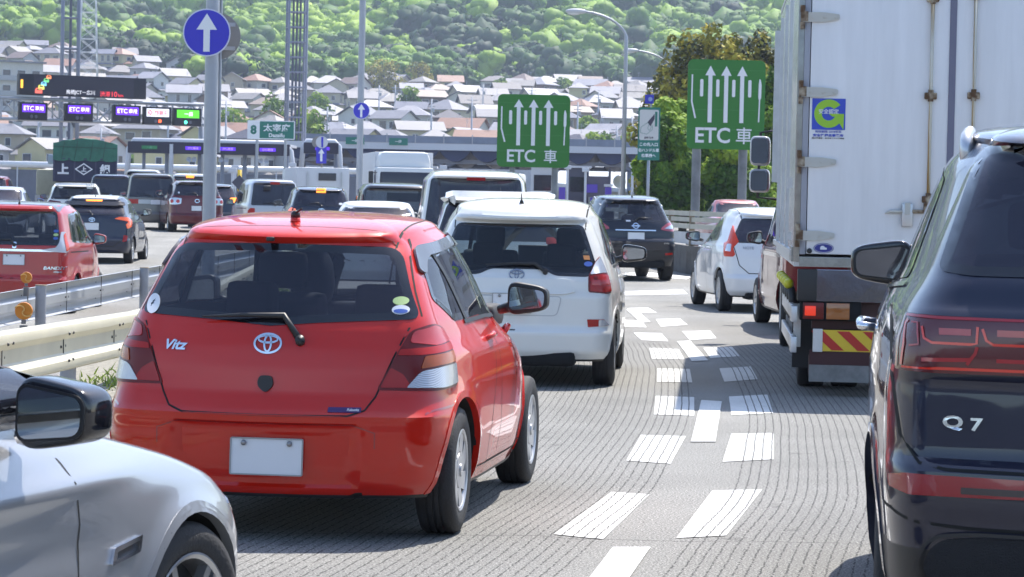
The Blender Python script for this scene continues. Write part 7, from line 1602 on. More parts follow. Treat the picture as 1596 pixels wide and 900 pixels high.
    for i, px in enumerate((362, 366, 455, 472, 690, 985, 912, 884)):
        dd = 128 + i * 2; c = PT(px, 300, dd); g = float(gz(c.x, dd)); zt = zof(px, 262 - i % 3 * 4, dd) - g; q = empty('lane_post', (c.x, dd, g), 0, 'slim pale lane post, %s of eight counted from left across the plaza' % ['first', 'second', 'third', 'fourth', 'sixth', 'eighth', 'seventh', 'fifth'][i] if False else ['slim pale post just right of the thick grey signpost', 'slim pale post second right of the thick grey signpost', 'slim pale post left of the white refrigerated truck', 'slim pale post standing before the white refrigerated truck', 'slim pale post above the coaches', 'slim pale post beside the tall street lamp', 'slim pale post between dark booth and twin-post barrier', 'slim pale post right of the left green sign'][i], 'post', 'slim pale posts in the toll plaza')
        MB().tube([(0, 0, 0), (0, 0, zt)], .06, 8).build('post', wf, q); MB().box((0, -.06, zt - .1), (.35, .14, .2), bev=.03).build('sensor_head', wf, q)
    # pale wall with white pipe, left plaza, and shed roof at the right
    dd = 165; xa, xb = PT(-40, 300, dd).x, PT(560, 300, dd).x; g = float(gz(xa, dd)); q = empty('plaza_wall', (xa, dd, g), 0, 'long grey plaza wall topped by a white pipe behind the left traffic', 'wall')
    zt = zof(300, 262, dd) - g; MB().box(((xb - xa) / 2, 0, (zt - .3) / 2), (xb - xa, .2, zt - .3)).build('wall_panel', mat('wall_grey', (.16, .17, .21), rough=.8, noise=.2, nscale=.6), q); MB().tube([(0, -.1, zt), (xb - xa, -.1, zt)], .18, 10).build('white_pipe', mat('pipe_white', (.72, .73, .76), rough=.4), q, smooth=True)
    n = int((xb - xa) / 2.5)
    for k in range(n): MB().tube([(k * 2.5, -.14, 0), (k * 2.5, -.14, zt)], .05, 6).build('upright', wf, q)
    dd = 240; c = PT(935, 300, dd); g = float(gz(c.x, dd)); q = empty('shed', (c.x, dd, g), R(-12), 'large pale sloping shed roof under the right end of the toll canopy', 'building')
    z1 = zof(880, 250, dd) - g; z2 = zof(1000, 282, dd) - g; w_ = 150 / (FPX / dd)
    b = MB(); b.add([(-w_ / 2, -3, z1 - 1.9), (w_ / 2, -3, z2 - .8), (w_ / 2, 8, z2 + 1.0), (-w_ / 2, 8, z1), (-w_ / 2, -3, z1 - 2.1), (w_ / 2, -3, z2 - 1.0), (w_ / 2, 8, z2 + .8), (-w_ / 2, 8, z1 - .2)], [(0, 1, 2, 3), (7, 6, 5, 4), (0, 4, 5, 1), (1, 5, 6, 2), (2, 6, 7, 3), (3, 7, 4, 0)]); b.build('roof', mat('shed_roof', (.38, .42, .45), rough=.6, noise=.08, nscale=.5), q)
    MB().box((0, 3, (z2 - 1) / 2), (w_ * .96, 9, z2 - 1)).build('wall', mat('shed_wall', (.35, .34, .32), rough=.8), q)
    # embankment fence behind the canopy
    dd = 300; xa, xb = PT(470, 215, dd).x, PT(1090, 215, dd).x; q = empty('bank_fence', (xa, dd, 0), 0, 'dull blue-grey fence along the bank between toll roof and houses', 'fence'); zc = zof(700, 213, dd); zb_ = zof(700, 224, dd)
    MB().box(((xb - xa) / 2, 0, (zc + zb_) / 2), (xb - xa, .15, zc - zb_)).build('fence_panel', mat('fence_blue', (.16, .19, .26), rough=.7, noise=.2, nscale=.5), q)
    for k in range(int((xb - xa) / 3)): MB().box((k * 3, -.1, (zc + zb_) / 2 + .1), (.12, .08, zc - zb_ + .2)).build('upright', mat('fence_post', (.35, .36, .40), rough=.6), q)
    MB().box(((xb - xa) / 2, 1.2, zb_ / 2), (xb - xa, 2, zb_)).build('bank_wall', M_conc, q)
def street_things():
    round_arrow(324, 52, 37, 36, 326, 21, 'big round blue arrow sign on thick grey pole behind the red hatchback', 9.0, back=True)
    round_arrow(563.5, 173, 13, 106, 559, 10, 'small round blue arrow sign on tall thin pole above the white lorry', 13.0)
    etc_sign(775, 148, 888, 261, 86, 'left green lane sign with three white arrows, smaller one over the coaches', [(.22, 9), (.81, 10)], 'green lane arrow signs')
    etc_sign(1071, 94, 1192, 233, 79, 'right green lane sign with three white arrows, larger one before the trees', [(.14, 14), (.74, 14)], 'green lane arrow signs')
    lamp_post(974, 970, 112, 58, 900, 18, 'tall curved street lamp between the two green signs')
    lamp_post(1062, 1056, 150, 130, 985, 79, 'farther curved street lamp leaning out from behind the brown tree')
    lattice(106, 205, 1.15, 22, 'left lattice tower of grey tubes rising behind the gantry', r=.11, step=2.2, inner=1, diag=False, m=mat('tower_grey', (.20, .22, .28), rough=.5))
    lattice(458, 200, 1.25, 21, 'right lattice tower of grey tubes above the Dazaifu sign', r=.085, step=1.05, inner=3, diag=False, m=mat('tower_grey'))
    gantry(); small_signs(); toll_plaza()
# ---------------------------------------------------------------- hillside: terrain, houses, trees, forest, haze
def hz(x, y):
    x = np.asarray(x, float); y = np.asarray(y, float)
    b = np.interp(y, [430, 450, 520, 600, 660, 720, 780, 850, 905, 960, 1100, 1300, 1500, 1900], [1.0, 4., 8, 13, 17, 21.5, 26, 30.5, 34.5, 41, 78, 140, 200, 330])
    b = b + 6 * np.clip((-x - 60) / 60, 0, 1) * np.clip((y - 640) / 200, 0, 1)
    k = np.clip((y - 880) / 260, 0, 1)
    rid = 15 * np.sin(x / 62 + 1.2 + y / 210) + 9 * np.sin(x / 27 - y / 95) + 6 * np.sin(y / 38 + x / 50)
    return b + k * rid
def foliage(name, ramp, transl=.25):
    m = bpy.data.materials.new(name); m.use_nodes = True; t = m.node_tree; b = t.nodes['Principled BSDF']; a = t.nodes.new('ShaderNodeAttribute'); a.attribute_name = 'tone'
    r = t.nodes.new('ShaderNodeValToRGB'); e = r.color_ramp.elements; e[0].position = ramp[0][0]; e[0].color = (*ramp[0][1], 1); e[1].position = ramp[-1][0]; e[1].color = (*ramp[-1][1], 1)
    for p_, c in ramp[1:-1]: k = e.new(p_); k.color = (*c, 1)
    t.links.new(a.outputs['Fac'], r.inputs[0]); t.links.new(r.outputs[0], b.inputs['Base Color']); b.inputs['Roughness'].default_value = .65; b.inputs['Specular IOR Level'].default_value = .25
    tr = t.nodes.new('ShaderNodeBsdfTranslucent'); x = t.nodes.new('ShaderNodeMixShader'); x.inputs[0].default_value = transl; o = t.nodes['Material Output']
    t.links.new(r.outputs[0], tr.inputs[0]); t.links.new(b.outputs[0], x.inputs[1]); t.links.new(tr.outputs[0], x.inputs[2]); t.links.new(x.outputs[0], o.inputs[0]); return m
def np_mesh(name, V, F4, tone, m, parent=None):
    me = bpy.data.meshes.new(name); nv, nf = len(V), len(F4); k = F4.shape[1]
    me.vertices.add(nv); me.vertices.foreach_set('co', V.astype(np.float32).ravel()); me.loops.add(nf * k); me.loops.foreach_set('vertex_index', F4.astype(np.int32).ravel())
    me.polygons.add(nf); me.polygons.foreach_set('loop_start', np.arange(0, nf * k, k, dtype=np.int32)); me.polygons.foreach_set('loop_total', np.full(nf, k, dtype=np.int32)); me.update()
    at = me.attributes.new('tone', 'FLOAT', 'FACE'); at.data.foreach_set('value', tone.astype(np.float32)); me.materials.append(m); me.validate()
    o = bpy.data.objects.new(name, me); col.objects.link(o)
    if parent: o.parent = parent
    return o
def leaf_cloud(rs, blobs, n, size, asp=.6, fill=.75, jit=.9, droop=0.):
    "leaf-sized quads spread over and through ellipsoid blobs: returns V (4n x 3), blob index"
    vol = np.array([b[3] * b[4] * b[5] for b in blobs]) ** (2 / 3); pr = vol / vol.sum(); idx = rs.choice(len(blobs), n, p=pr); B = np.array(blobs)[idx]
    d = rs.normal(size=(n, 3)); d /= np.linalg.norm(d, axis=1)[:, None]; r = fill + (1 - fill) * rs.random(n) ** .6; r *= 1 + rs.normal(size=n) * .06
    P = B[:, :3] + d * B[:, 3:6] * r[:, None]
    nm = d + rs.normal(size=(n, 3)) * jit * .6; nm[:, 2] += .25; nm /= np.linalg.norm(nm, axis=1)[:, None]
    u = np.cross(nm, rs.normal(size=(n, 3))); u /= np.linalg.norm(u, axis=1)[:, None]; v = np.cross(nm, u); s = size * (.6 + .8 * rs.random(n))[:, None]
    V = np.stack([P - u * s - v * s * asp * .2, P + v * s * asp * -1, P + u * s, P + v * s * asp], 1).reshape(-1, 3); return V, idx, d, P
def tree(name, label, base, h, w, m, seed, n=9000, size=.10, crown0=.12, shape='round', tones=(.2, .8), cat='tree', group=None, trunk=True, spires=0):
    rs = np.random.RandomState(seed); rt = empty(name, base, 0, label, cat, group)
    blobs = []
    if shape == 'conifer':
        for k in range(spires or 9):
            a = rs.uniform(0, 6.28); rr = w * .5 * rs.uniform(.1, .85); hh = h * (1 - .30 * (rr / (w * .5)) ** 1.5) * rs.uniform(.88, 1.0); cx, cy_ = rr * math.cos(a), rr * math.sin(a); wd = w * rs.uniform(.14, .20)
            for j in range(9):
                t = j / 8; blobs.append((cx + rs.normal() * wd * .25, cy_ + rs.normal() * wd * .25, h * .12 + (hh - h * .12) * t, wd * (1.2 - t * .85), wd * (1.2 - t * .85), hh * .085))
    else:
        for k in range(46):
            a = rs.uniform(0, 6.28); u = rs.uniform(-1, 1); rr = (1 - u * u) ** .5; q = rs.uniform(.45, .85); zc = h * (crown0 + (1 - crown0) * .5); s = rs.uniform(.16, .30)
            blobs.append((w * .5 * rr * q * math.cos(a), w * .5 * rr * q * math.sin(a), zc + u * q * h * (1 - crown0) * .5, w * s * .75, w * s * .75, h * s * .42))
    V, idx, d, P = leaf_cloud(rs, blobs, n, size); bt = rs.uniform(tones[0], tones[1], len(blobs)); tone = np.clip(bt[idx] + rs.normal(size=n) * .10, 0, 1)
    np_mesh('crown', V, np.arange(4 * n).reshape(-1, 4), tone, m, rt)
    if trunk:
        b = MB().tube([(0, 0, -.3), (.02 * h, 0, h * .25), (0, .02 * h, h * .55), (.01 * h, 0, h * .85)], [h * .030, h * .022, h * .014, h * .004], 8)
        for k in range(7): a = rs.uniform(0, 6.28); z = h * rs.uniform(.2, .7); L = w * rs.uniform(.25, .42); b.tube([(0, 0, z), (L * .5 * math.cos(a), L * .5 * math.sin(a), z + L * .35), (L * math.cos(a), L * math.sin(a), z + L * .6)], [h * .012, h * .008, h * .003], 6)
        b.build('trunk', M_bark, rt, smooth=True)
    return rt
M_bark = mat('bark', (.10, .08, .06), rough=.9, noise=.3)
ORD = ['first', 'second', 'third', 'fourth', 'fifth', 'sixth', 'seventh', 'eighth', 'ninth', 'tenth', 'eleventh', 'twelfth', 'thirteenth', 'fourteenth', 'fifteenth', 'sixteenth', 'seventeenth', 'eighteenth', 'nineteenth', 'twentieth', 'twenty-first', 'twenty-second', 'twenty-third', 'twenty-fourth', 'twenty-fifth']
def tiles(name, c):
    if name in MATS: return MATS[name]
    m = mat(name, c, rough=.55, noise=.12, nscale=.5); t = m.node_tree; tc = t.nodes.new('ShaderNodeTexCoord'); wv = t.nodes.new('ShaderNodeTexWave'); wv.bands_direction = 'Z'; wv.inputs['Scale'].default_value = 2.2; bp = t.nodes.new('ShaderNodeBump'); bp.inputs['Strength'].default_value = .4; bp.inputs['Distance'].default_value = .06
    t.links.new(tc.outputs['Object'], wv.inputs[0]); t.links.new(wv.outputs[0], bp.inputs['Height']); t.links.new(bp.outputs[0], t.nodes['Principled BSDF'].inputs['Normal']); return m
WALLS = [('cream', (.52, .47, .36)), ('white', (.60, .60, .60)), ('beige', (.42, .36, .28)), ('pale grey', (.42, .43, .45)), ('brown', (.20, .13, .10)), ('pale yellow', (.55, .50, .28)), ('tan', (.34, .26, .19)), ('off-white', (.56, .54, .50))]
ROOFS = [('light grey', (.19, .19, .22)), ('grey', (.16, .16, .19)), ('silver', (.25, .25, .29)), ('dark slate', (.05, .05, .075)), ('brown', (.14, .10, .09)), ('ash grey', (.20, .19, .19)), ('blue-grey', (.13, .14, .19)), ('ash grey', (.20, .19, .19)), ('grey', (.16, .16, .19)), ('silver', (.25, .25, .29)), ('light grey', (.19, .19, .22)), ('rust red', (.26, .14, .10))]
def roofm(kind, L, W, z, h, ov):
    L2, W2 = L / 2 + ov, W / 2 + ov; b = MB(); e = .12
    if kind == 'hip':
        r = max(.3, L2 - W2) if L > W else .3; V = [(-L2, -W2, z), (L2, -W2, z), (L2, W2, z), (-L2, W2, z), (-r, 0, z + h), (r, 0, z + h)]; T = [(0, 1, 5, 4), (1, 2, 5), (2, 3, 4, 5), (3, 0, 4)]
    else:
        V = [(-L2, -W2, z), (L2, -W2, z), (L2, W2, z), (-L2, W2, z), (-L2, 0, z + h), (L2, 0, z + h)]; T = [(0, 1, 5, 4), (2, 3, 4, 5)]
    n = len(V); V2 = V + [(a, c, d - e) for a, c, d in V]; F = list(T) + [tuple(reversed([i + n for i in f])) for f in T] + [(0, n, n + 1, 1), (2, n + 2, n + 3, 3)]
    F += [(1, n + 1, n + 2, 2), (3, n + 3, n, 0)] if kind == 'hip' else [(1, n + 1, n + 5, 5), (5, n + 5, n + 2, 2), (0, 4, n + 4, n), (4, 3, n + 3, n + 4)]
    return b.add(V2, F)
def house(base, yaw, rr, label, wall, roof, kind, two=True, s=1.0, detail=True):
    rt = empty('house', base, yaw, label, 'house', 'houses on the hillside'); L = rr.uniform(8.5, 11.5) * s; W = rr.uniform(7, 8.5) * s; z1 = 2.9; wm = mat('wall_' + wall[0].replace(' ', '_').replace('-', '_'), wall[1], rough=.85, noise=.06, nscale=.4); rm = tiles('roof_' + roof[0].replace(' ', '_'), roof[1]); wn = mat('window_dark', (.035, .045, .065), rough=.08, coat=.3); fm = mat('window_frame_white', (.55, .56, .58), rough=.5)
    L1, W1 = (L, W); L2, W2 = (L * rr.uniform(.72, .95), W * rr.uniform(.75, .95)) if two else (L, W)
    MB().box((0, 0, z1 / 2 - 1.5), (L1, W1, z1 + 3)).build('wall', wm, rt)
    ztop = z1
    if two:
        roofm('hip', L1, W1, z1, 1.1, .55).build('lower_roof', rm, rt); w2 = MB().box((0, W * .03, z1 + 1.5), (L2, W2, 3.0))
        if kind == 'gable': b0 = len(w2.V); zz = z1 + 3; hh = W2 * .30; w2.add([(-L2 / 2, -W2 / 2, zz), (-L2 / 2, W2 / 2 , zz), (-L2 / 2, 0, zz + hh), (L2 / 2, -W2 / 2, zz), (L2 / 2, W2 / 2, zz), (L2 / 2, 0, zz + hh)], [(0, 2, 1), (3, 4, 5)])
        w2.build('upper_wall', wm, rt); ztop = z1 + 3
    elif kind == 'gable':
        hh = W2 * .30
        for sx in (-1, 1): MB().add([(sx * L2 / 2, -W2 / 2, z1), (sx * L2 / 2, W2 / 2, z1), (sx * L2 / 2, 0, z1 + hh)], [(0, 2, 1)]).build('gable_wall', wm, rt)
    roofm(kind, L2, W2, ztop, W2 * .30 + .16, .6).build('roof', rm, rt)
    def win(x, z, w, h, face):
        if face in 'fb': y = (-1 if face == 'f' else 1) * ((W2 / 2 - (W * .03 if face == 'f' else 0)) if z > z1 + .5 and two else W1 / 2); sg = -1 if face == 'f' else 1; c1 = (x, y + sg * .03, z); d1 = (w + .22, .08, h + .22); c2 = (x, y + sg * .06, z); d2 = (w, .06, h)
        else: sg = 1 if face == 'r' else -1; X = sg * ((L2 if z > z1 + .5 and two else L1) / 2); c1 = (X + sg * .03, x, z); d1 = (.08, w + .22, h + .22); c2 = (X + sg * .06, x, z); d2 = (.06, w, h)
        f = MB().box(c1, d1).build('window', fm, rt)
        b = MB().box(c2, d2); b.build('pane', wn, f)
    zs = [1.4] + ([z1 + 1.7] if two else [])
    for z in zs:
        nx = rr.choice([2, 2, 3]); 
        for k in range(nx):
            x = (k - (nx - 1) / 2) * L2 * .33 + rr.uniform(-.4, .4)
            win(x, z, rr.choice([.8, 1.6, 1.7]), rr.choice([1.0, 1.2, 1.7]) if z > 2 else rr.choice([1.1, 1.8]), 'f')
        win(rr.uniform(-1.5, 1.5), z, rr.choice([.8, 1.5]), 1.0, 'r'); win(rr.uniform(-1.5, 1.5), z, rr.choice([.8, 1.5]), 1.0, 'l')
    if two and rr.random() < .45:
        x = rr.uniform(-.15, .15) * L; b = MB().box((x, -W2 / 2 - .55, z1 + .55), (3.2, .06, 1.0)).box((x - 1.6, -W2 / 2 - .25, z1 + .55), (.06, .6, 1.0)).box((x + 1.6, -W2 / 2 - .25, z1 + .55), (.06, .6, 1.0)).box((x, -W2 / 2 - .25, z1 + .12), (3.2, .62, .1)); b.build('balcony', fm if rr.random() < .5 else wm, rt)
    if rr.random() < .4:
        sd_ = rr.choice((-1, 1)); wx, wy = L * .45, W * .5; MB().box((sd_ * (L / 2 + wx * .4), -W * .18, .9), (wx, wy, 4.4)).build('annex_wall', wm, rt); o_ = roofm(rr.choice(('hip', 'gable')), wx, wy, 3.1, .9, .4).build('annex_roof', rm, rt); o_.location = (sd_ * (L / 2 + wx * .4), -W * .18, 0)
        f_ = MB().box((sd_ * (L / 2 + wx * .4), -W * .18 - wy / 2 - .03, 1.6), (1.5, .08, 1.3)).build('window', fm, rt); MB().box((sd_ * (L / 2 + wx * .4), -W * .18 - wy / 2 - .07, 1.6), (1.3, .06, 1.1)).build('pane', wn, f_)
    if rr.random() < .5: q = rr.uniform(-.3, .3) * L2; MB().tube([(q, .3, ztop + .5), (q, .3, ztop + 3.2)], .035, 4).tube([(q - .5, .3, ztop + 3.0), (q + .5, .3, ztop + 3.0)], .03, 4).tube([(q - .4, .3, ztop + 2.7), (q + .4, .3, ztop + 2.7)], .03, 4).build('tv_aerial', M_pole, rt)
    return rt
def hillside():
    ys = np.concatenate([np.arange(430, 1000, 14), np.arange(1000, 1900, 25)]); xs = np.arange(-520, 561, 20)
    X, Y = np.meshgrid(xs, ys); Z = hz(X, Y); V = np.stack([X, Y, Z], -1).reshape(-1, 3); n = len(xs)
    F = [(j * n + i, j * n + i + 1, (j + 1) * n + i + 1, (j + 1) * n + i) for j in range(len(ys) - 1) for i in range(n - 1)]
    tag(mk('hill', V, F, mat('hill_ground', (.10, .12, .06), rough=.95, noise=.35, nscale=.08), smooth=True), kind='structure')
    rr = random.Random(21); cnt = 0
    rows = [(425 + 34 * i, (98 - 3.9 * i), [-20, 5, -10][i % 3], 540 if i == 0 else 1045, rn) for i, rn in enumerate(ORD[:15])]
    for d, step, p0, p1, rn in rows:
        k = 0; px = p0
        while px < p1:
            q = px + rr.uniform(-9, 9); skip = False
            if d > 895 and (150 < q < 740 or q > 900): skip = True
            if 840 < d < 895 and (235 < q < 560): skip = True
            if 785 < d < 840 and (300 < q < 470): skip = True
            if d == 425 and q > 530: skip = True
            if rr.random() < .08: skip = True
            if not skip:
                dd = d + rr.uniform(-13, 13); c = PT(q, 200, dd); z = float(hz(c.x, dd)) if dd > 430 else 1.5; kind = 'hip' if rr.random() < .5 else 'gable'; two = rr.random() < .82; wl = rr.choice(WALLS[:4] + WALLS[5:6] + WALLS[7:] if d < 560 else WALLS); rf = rr.choice(ROOFS)
                if d == 425 and 220 < q < 330: wl, rf, kind, two = WALLS[5], ROOFS[0], 'gable', True
                house(Vector((c.x, dd, z)), R(rr.choice([-35, -20, -8, 5, 12, 25, 60, 90])) if not (d == 425 and 220 < q < 330) else R(88), rr, '%s house with %s %s roof, %s from left, %s town row up' % (wl[0], rf[0], kind, ORD[k] if k < 25 else str(k + 1) + 'th', rn), wl, rf, kind, two, s=rr.uniform(.72, .98))
                k += 1
            px += step * rr.uniform(.66, 1.0)
    # apartment block at the left edge
    d = 560; c = PT(-8, 200, d); gA = float(hz(c.x, d)); rt = empty('apartment_block', (c.x, d, gA), R(38), 'pale apartment block with balconies at the left edge behind the message board', 'building'); S = FPX / d; H = zof(10, 98, d) - gA
    MB().box((0, 0, H / 2), (16, 9, H)).build('wall', mat('wall_off_white'), rt) if 'wall_off_white' in MATS else MB().box((0, 0, H / 2), (16, 9, H)).build('wall', mat('wall_pale', (.36, .37, .40)), rt); MB().box((0, 0, H + .15), (17, 10, .35)).build('roof', tiles('roof_light_grey', (.27, .27, .29)), rt)
    for fl in range(5):
        for k in range(5): f = MB().box((-6.4 + k * 3.2, -4.53, 1.6 + fl * 3), (1.9, .1, 1.6)).build('window', mat('window_frame_white'), rt); MB().box((-6.4 + k * 3.2, -4.6, 1.6 + fl * 3), (1.6, .06, 1.35)).build('pane', mat('window_dark'), f)
        MB().box((0, -5.2, .7 + fl * 3), (15.6, .1, 1.0)).build('balcony', mat('wall_pale', (.36, .37, .40)), rt)
    # utility poles in the town
    for i, (px, d, hgt) in enumerate([(60, 440, 11), (158, 430, 10), (262, 470, 11), (352, 455, 12), (470, 560, 11), (590, 600, 12), (615, 640, 11), (672, 500, 12), (735, 480, 13), (752, 660, 11), (900, 500, 12), (962, 430, 12), (985, 450, 11), (932, 620, 11), (510, 470, 11), (828, 640, 11), (1040, 470, 11)]):
        c = PT(px, 200, d); z = float(hz(c.x, d)); rt = empty('utility_pole', (c.x, d, z), 0, 'slim grey utility pole, %s from left among the hillside houses' % ORD[sorted([p[0] for p in [(60,), (158,), (262,), (352,), (470,), (590,), (615,), (672,), (735,), (752,), (900,), (962,), (985,), (932,), (510,), (828,), (1040,)]]).index(px)], 'utility pole', 'utility poles in the town')
        MB().tube([(0, 0, -1), (0, 0, hgt)], [.19, .13], 8).build('pole', M_polel, rt, smooth=True); MB().box((0, 0, hgt - .6), (1.8, .1, .12)).build('crossarm', M_pole, rt); MB().box((0, 0, hgt - 1.3), (1.4, .1, .12)).build('crossarm', M_pole, rt); MB().tube([(.3, -.2, hgt - 2.3), (.3, -.2, hgt - 1.6)], .22, 8).build('transformer', M_pole, rt)
    # pylons
    for px, d, h, wb, lab in ((137, 560, 50, 4.6, 'pale lattice power pylon behind the gantry towers'), (1131, 1180, 34, 4.5, 'faint distant power pylon on the wooded hill above the brown tree')):
        c = PT(px, 100, d); z = float(hz(c.x, d)); lattice(px, d, wb, h, lab, m=mat('pylon_pale', (.55, .57, .62), rough=.5), r=.10 if d < 700 else .16, step=2.6 if d < 700 else 3.2, inner=0, taper=.28, base=Vector((c.x, d, z)))
def trees():
    gm = foliage('foliage_green', [(0, (.025, .060, .012)), (.45, (.09, .19, .02)), (.75, (.22, .35, .03)), (1, (.36, .46, .06))], .35); bm_ = foliage('foliage_bronze', [(0, (.025, .030, .008)), (.4, (.12, .13, .02)), (.75, (.32, .29, .035)), (1, (.50, .42, .06))], .2)
    def at(px, d, zz=None): c = PT(px, 300, d); return Vector((c.x, d, float(gz(c.x, d)) if d < 430 else float(hz(c.x, d))))
    for i, (px, d, topy, wm, lab) in enumerate([(1036, 112, 172, 2.2, 'bright green tree at the left end of the thicket, behind the teal sign'), (1064, 116, 128, 3.0, 'taller green tree just left of the right green sign'), (1100, 118, 190, 3.4, 'dark-leaved green tree behind the left post of the right green sign'), (1150, 113, 205, 3.4, 'light green tree between the posts of the right green sign'), (1197, 119, 92, 3.6, 'green tree rising between the right green sign and the box truck'), (1250, 125, 110, 4, 'green tree mostly hidden behind the box truck')]):
        b = at(px, d); h = zof(px, topy, d) - b.z; tree('leafy_tree', lab, b, h, wm, gm, 50 + i, n=22000, size=.12, crown0=.03, tones=(.15, .85))
    for i, (px, d, topy, wm, lab) in enumerate([(1105, 150, 40, 6.8, 'large bronze-brown conifer behind the right green sign'), (1205, 152, 46, 6.5, 'bronze conifer partly hidden by the box truck')]):
        b = at(px, d); h = zof(px, topy, d) - b.z; tree('conifer', lab, b, h, wm, bm_, 70 + i, n=52000, size=.15, shape='conifer', spires=30, tones=(.1, .9))
    for i, (px, d, topy, wm, lab, cm) in enumerate([(490, 640, 143, 7.5, 'bright green round tree between houses right of the lattice tower', gm), (592, 830, 86, 12, 'large rounded tree with rusty crown at the edge of the forest', bm_), (648, 850, 92, 9, 'tawny tree at the forest edge left of the upper houses', bm_), (637, 640, 130, 5, 'small bright tree on the slope below the tawny tree', gm), (365, 500, 165, 7, 'green tree beside the Dazaifu sign', gm), (480, 470, 168, 7, 'leafy tree below the lattice tower foot', gm), (914, 560, 178, 6, 'green tree between houses left of the tall street lamp', gm), (940, 470, 205, 7, 'round bush above the toll roof near the street lamp', gm), (985, 480, 200, 7, 'green tree near the teal card sign', gm), (20, 900, 58, 9, 'pale green tree above the apartment block', gm), (425, 560, 150, 7, 'green tree left of the lattice tower', gm), (60, 460, 245, 5, 'low green bush beside the brown roofed house', gm), (212, 460, 245, 4, 'yellow-green shrub left of the pale yellow house', gm), (775, 780, 118, 6, 'small tree among the upper houses', gm), (880, 860, 120, 7, 'tree at the end of the upper houses', gm)]):
        b = at(px, d); h = max(3, zof(px, topy, d) - b.z); tree('town_tree', lab, b, h, wm, cm, 90 + i, n=1500, size=.45, crown0=.1, tones=(.3, .95))
def forest():
    rs = np.random.RandomState(3); protos = []
    bmi = bmesh.new(); bmesh.ops.create_icosphere(bmi, subdivisions=2, radius=1); IV = np.array([v.co[:] for v in bmi.verts]); IF = np.array([[v.index for v in f.verts] for f in bmi.faces]); bmi.free()
    for k in range(8):
        bl = [(0, 0, .05, .36, .36, .40)]
        for j in range(9): a = rs.uniform(0, 6.28); q = rs.uniform(.18, .40); z = .40 * (1 - (q / .42) ** 2) + rs.uniform(-.12, .10); bl.append((q * math.cos(a), q * math.sin(a), z, *(rs.uniform(.15, .23),) * 3))
        Vp, Fp, tp = [], [], []
        for x, y, z, r1, r2, r3 in bl:
            q = IV * (1 + rs.normal(size=(len(IV), 1)) * .13) * np.array([r1, r2, r3 * .9]) + np.array([x, y, z]); Fp.append(IF + sum(len(v) for v in Vp)); Vp.append(q); tp.append(rs.normal() * .05 + rs.normal(size=len(IF)) * .03)
        protos.append((np.concatenate(Vp), np.concatenate(Fp), np.concatenate(tp)))
    pos = []
    y = 885.
    while y < 1560:
        sp = 6.0 + (y - 900) / 170; xh = y * .20 + 25; x = -xh
        while x < xh: pos.append((x + rs.normal() * sp * .35, y + rs.normal() * sp * .35, sp)); x += sp
        y += sp
    extra = []
    for px0, px1, y0, y1 in ((150, 560, 860, 890), (300, 480, 795, 862), (560, 700, 870, 890)):
        for _ in range(110): px = rs.uniform(px0, px1); yy = rs.uniform(y0, y1); extra.append(((px - 798) / FPX * yy, yy, 5.0))
    Vs, Ts, Fs, nV = [], [], [], 0
    pos += extra
    A = np.array(pos); Z = hz(A[:, 0], A[:, 1])
    pxs = 798 + FPX * A[:, 0] / A[:, 1]
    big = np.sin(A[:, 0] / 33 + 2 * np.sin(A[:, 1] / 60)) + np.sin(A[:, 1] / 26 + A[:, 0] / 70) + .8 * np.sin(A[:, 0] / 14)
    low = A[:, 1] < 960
    for i, (x, y, sp) in enumerate(pos):
        if y < 925 and (pxs[i] < 150 or 730 < pxs[i] < 960) : continue
        V, Fk, t = protos[rs.randint(8)]; a = rs.uniform(0, 6.28); s = sp * rs.choice([1.2, 1.6, 2.1, 2.9]) * rs.uniform(.85, 1.1); sz = s * rs.uniform(.7, 1.1); c, q = math.cos(a), math.sin(a)
        W = np.empty_like(V); W[:, 0] = (V[:, 0] * c - V[:, 1] * q) * s + x; W[:, 1] = (V[:, 0] * q + V[:, 1] * c) * s + y; W[:, 2] = V[:, 2] * sz + Z[i] + 3.5 + rs.uniform(0, 3.5)
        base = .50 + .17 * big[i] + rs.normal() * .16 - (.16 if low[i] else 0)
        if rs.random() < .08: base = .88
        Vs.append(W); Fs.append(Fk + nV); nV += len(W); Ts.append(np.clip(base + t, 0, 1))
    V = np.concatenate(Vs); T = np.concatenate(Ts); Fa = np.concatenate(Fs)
    # leaf sprays standing proud of every crown: break up the domes
    k = rs.choice(len(Fa), int(len(Fa) * .42), replace=False); tri = V[Fa[k]]; cen = tri.mean(1); nm = np.cross(tri[:, 1] - tri[:, 0], tri[:, 2] - tri[:, 0]); nm /= np.linalg.norm(nm, axis=1)[:, None] + 1e-9
    up = nm[:, 2] > -.2; cen, nm, k = cen[up], nm[up], k[up]; j = rs.normal(size=(len(k), 3)); tn = nm + j * .55; tn /= np.linalg.norm(tn, axis=1)[:, None]; u = np.cross(tn, rs.normal(size=(len(k), 3))); u /= np.linalg.norm(u, axis=1)[:, None]; w_ = np.cross(tn, u); sz = rs.uniform(.35, .8, (len(k), 1)); c0 = cen + nm * rs.uniform(.1, .7, (len(k), 1))
    lv = np.stack([c0 - u * sz, c0 + u * sz * .8 + w_ * sz * .5, c0 - w_ * sz], 1).reshape(-1, 3); lf = np.arange(len(lv)).reshape(-1, 3) + len(V)
    V = np.concatenate([V, lv]); T = np.concatenate([T, np.clip(T[k] + rs.normal(size=len(k)) * .14 + .05, 0, 1)]); Fa = np.concatenate([Fa, lf])
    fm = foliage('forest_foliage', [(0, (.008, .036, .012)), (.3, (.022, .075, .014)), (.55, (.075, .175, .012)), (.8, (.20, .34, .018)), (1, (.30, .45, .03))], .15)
    o = np_mesh('forest', V, Fa, T, fm); tag(o, 'dense mixed green forest covering the whole hill above the houses', 'forest', kind='stuff')
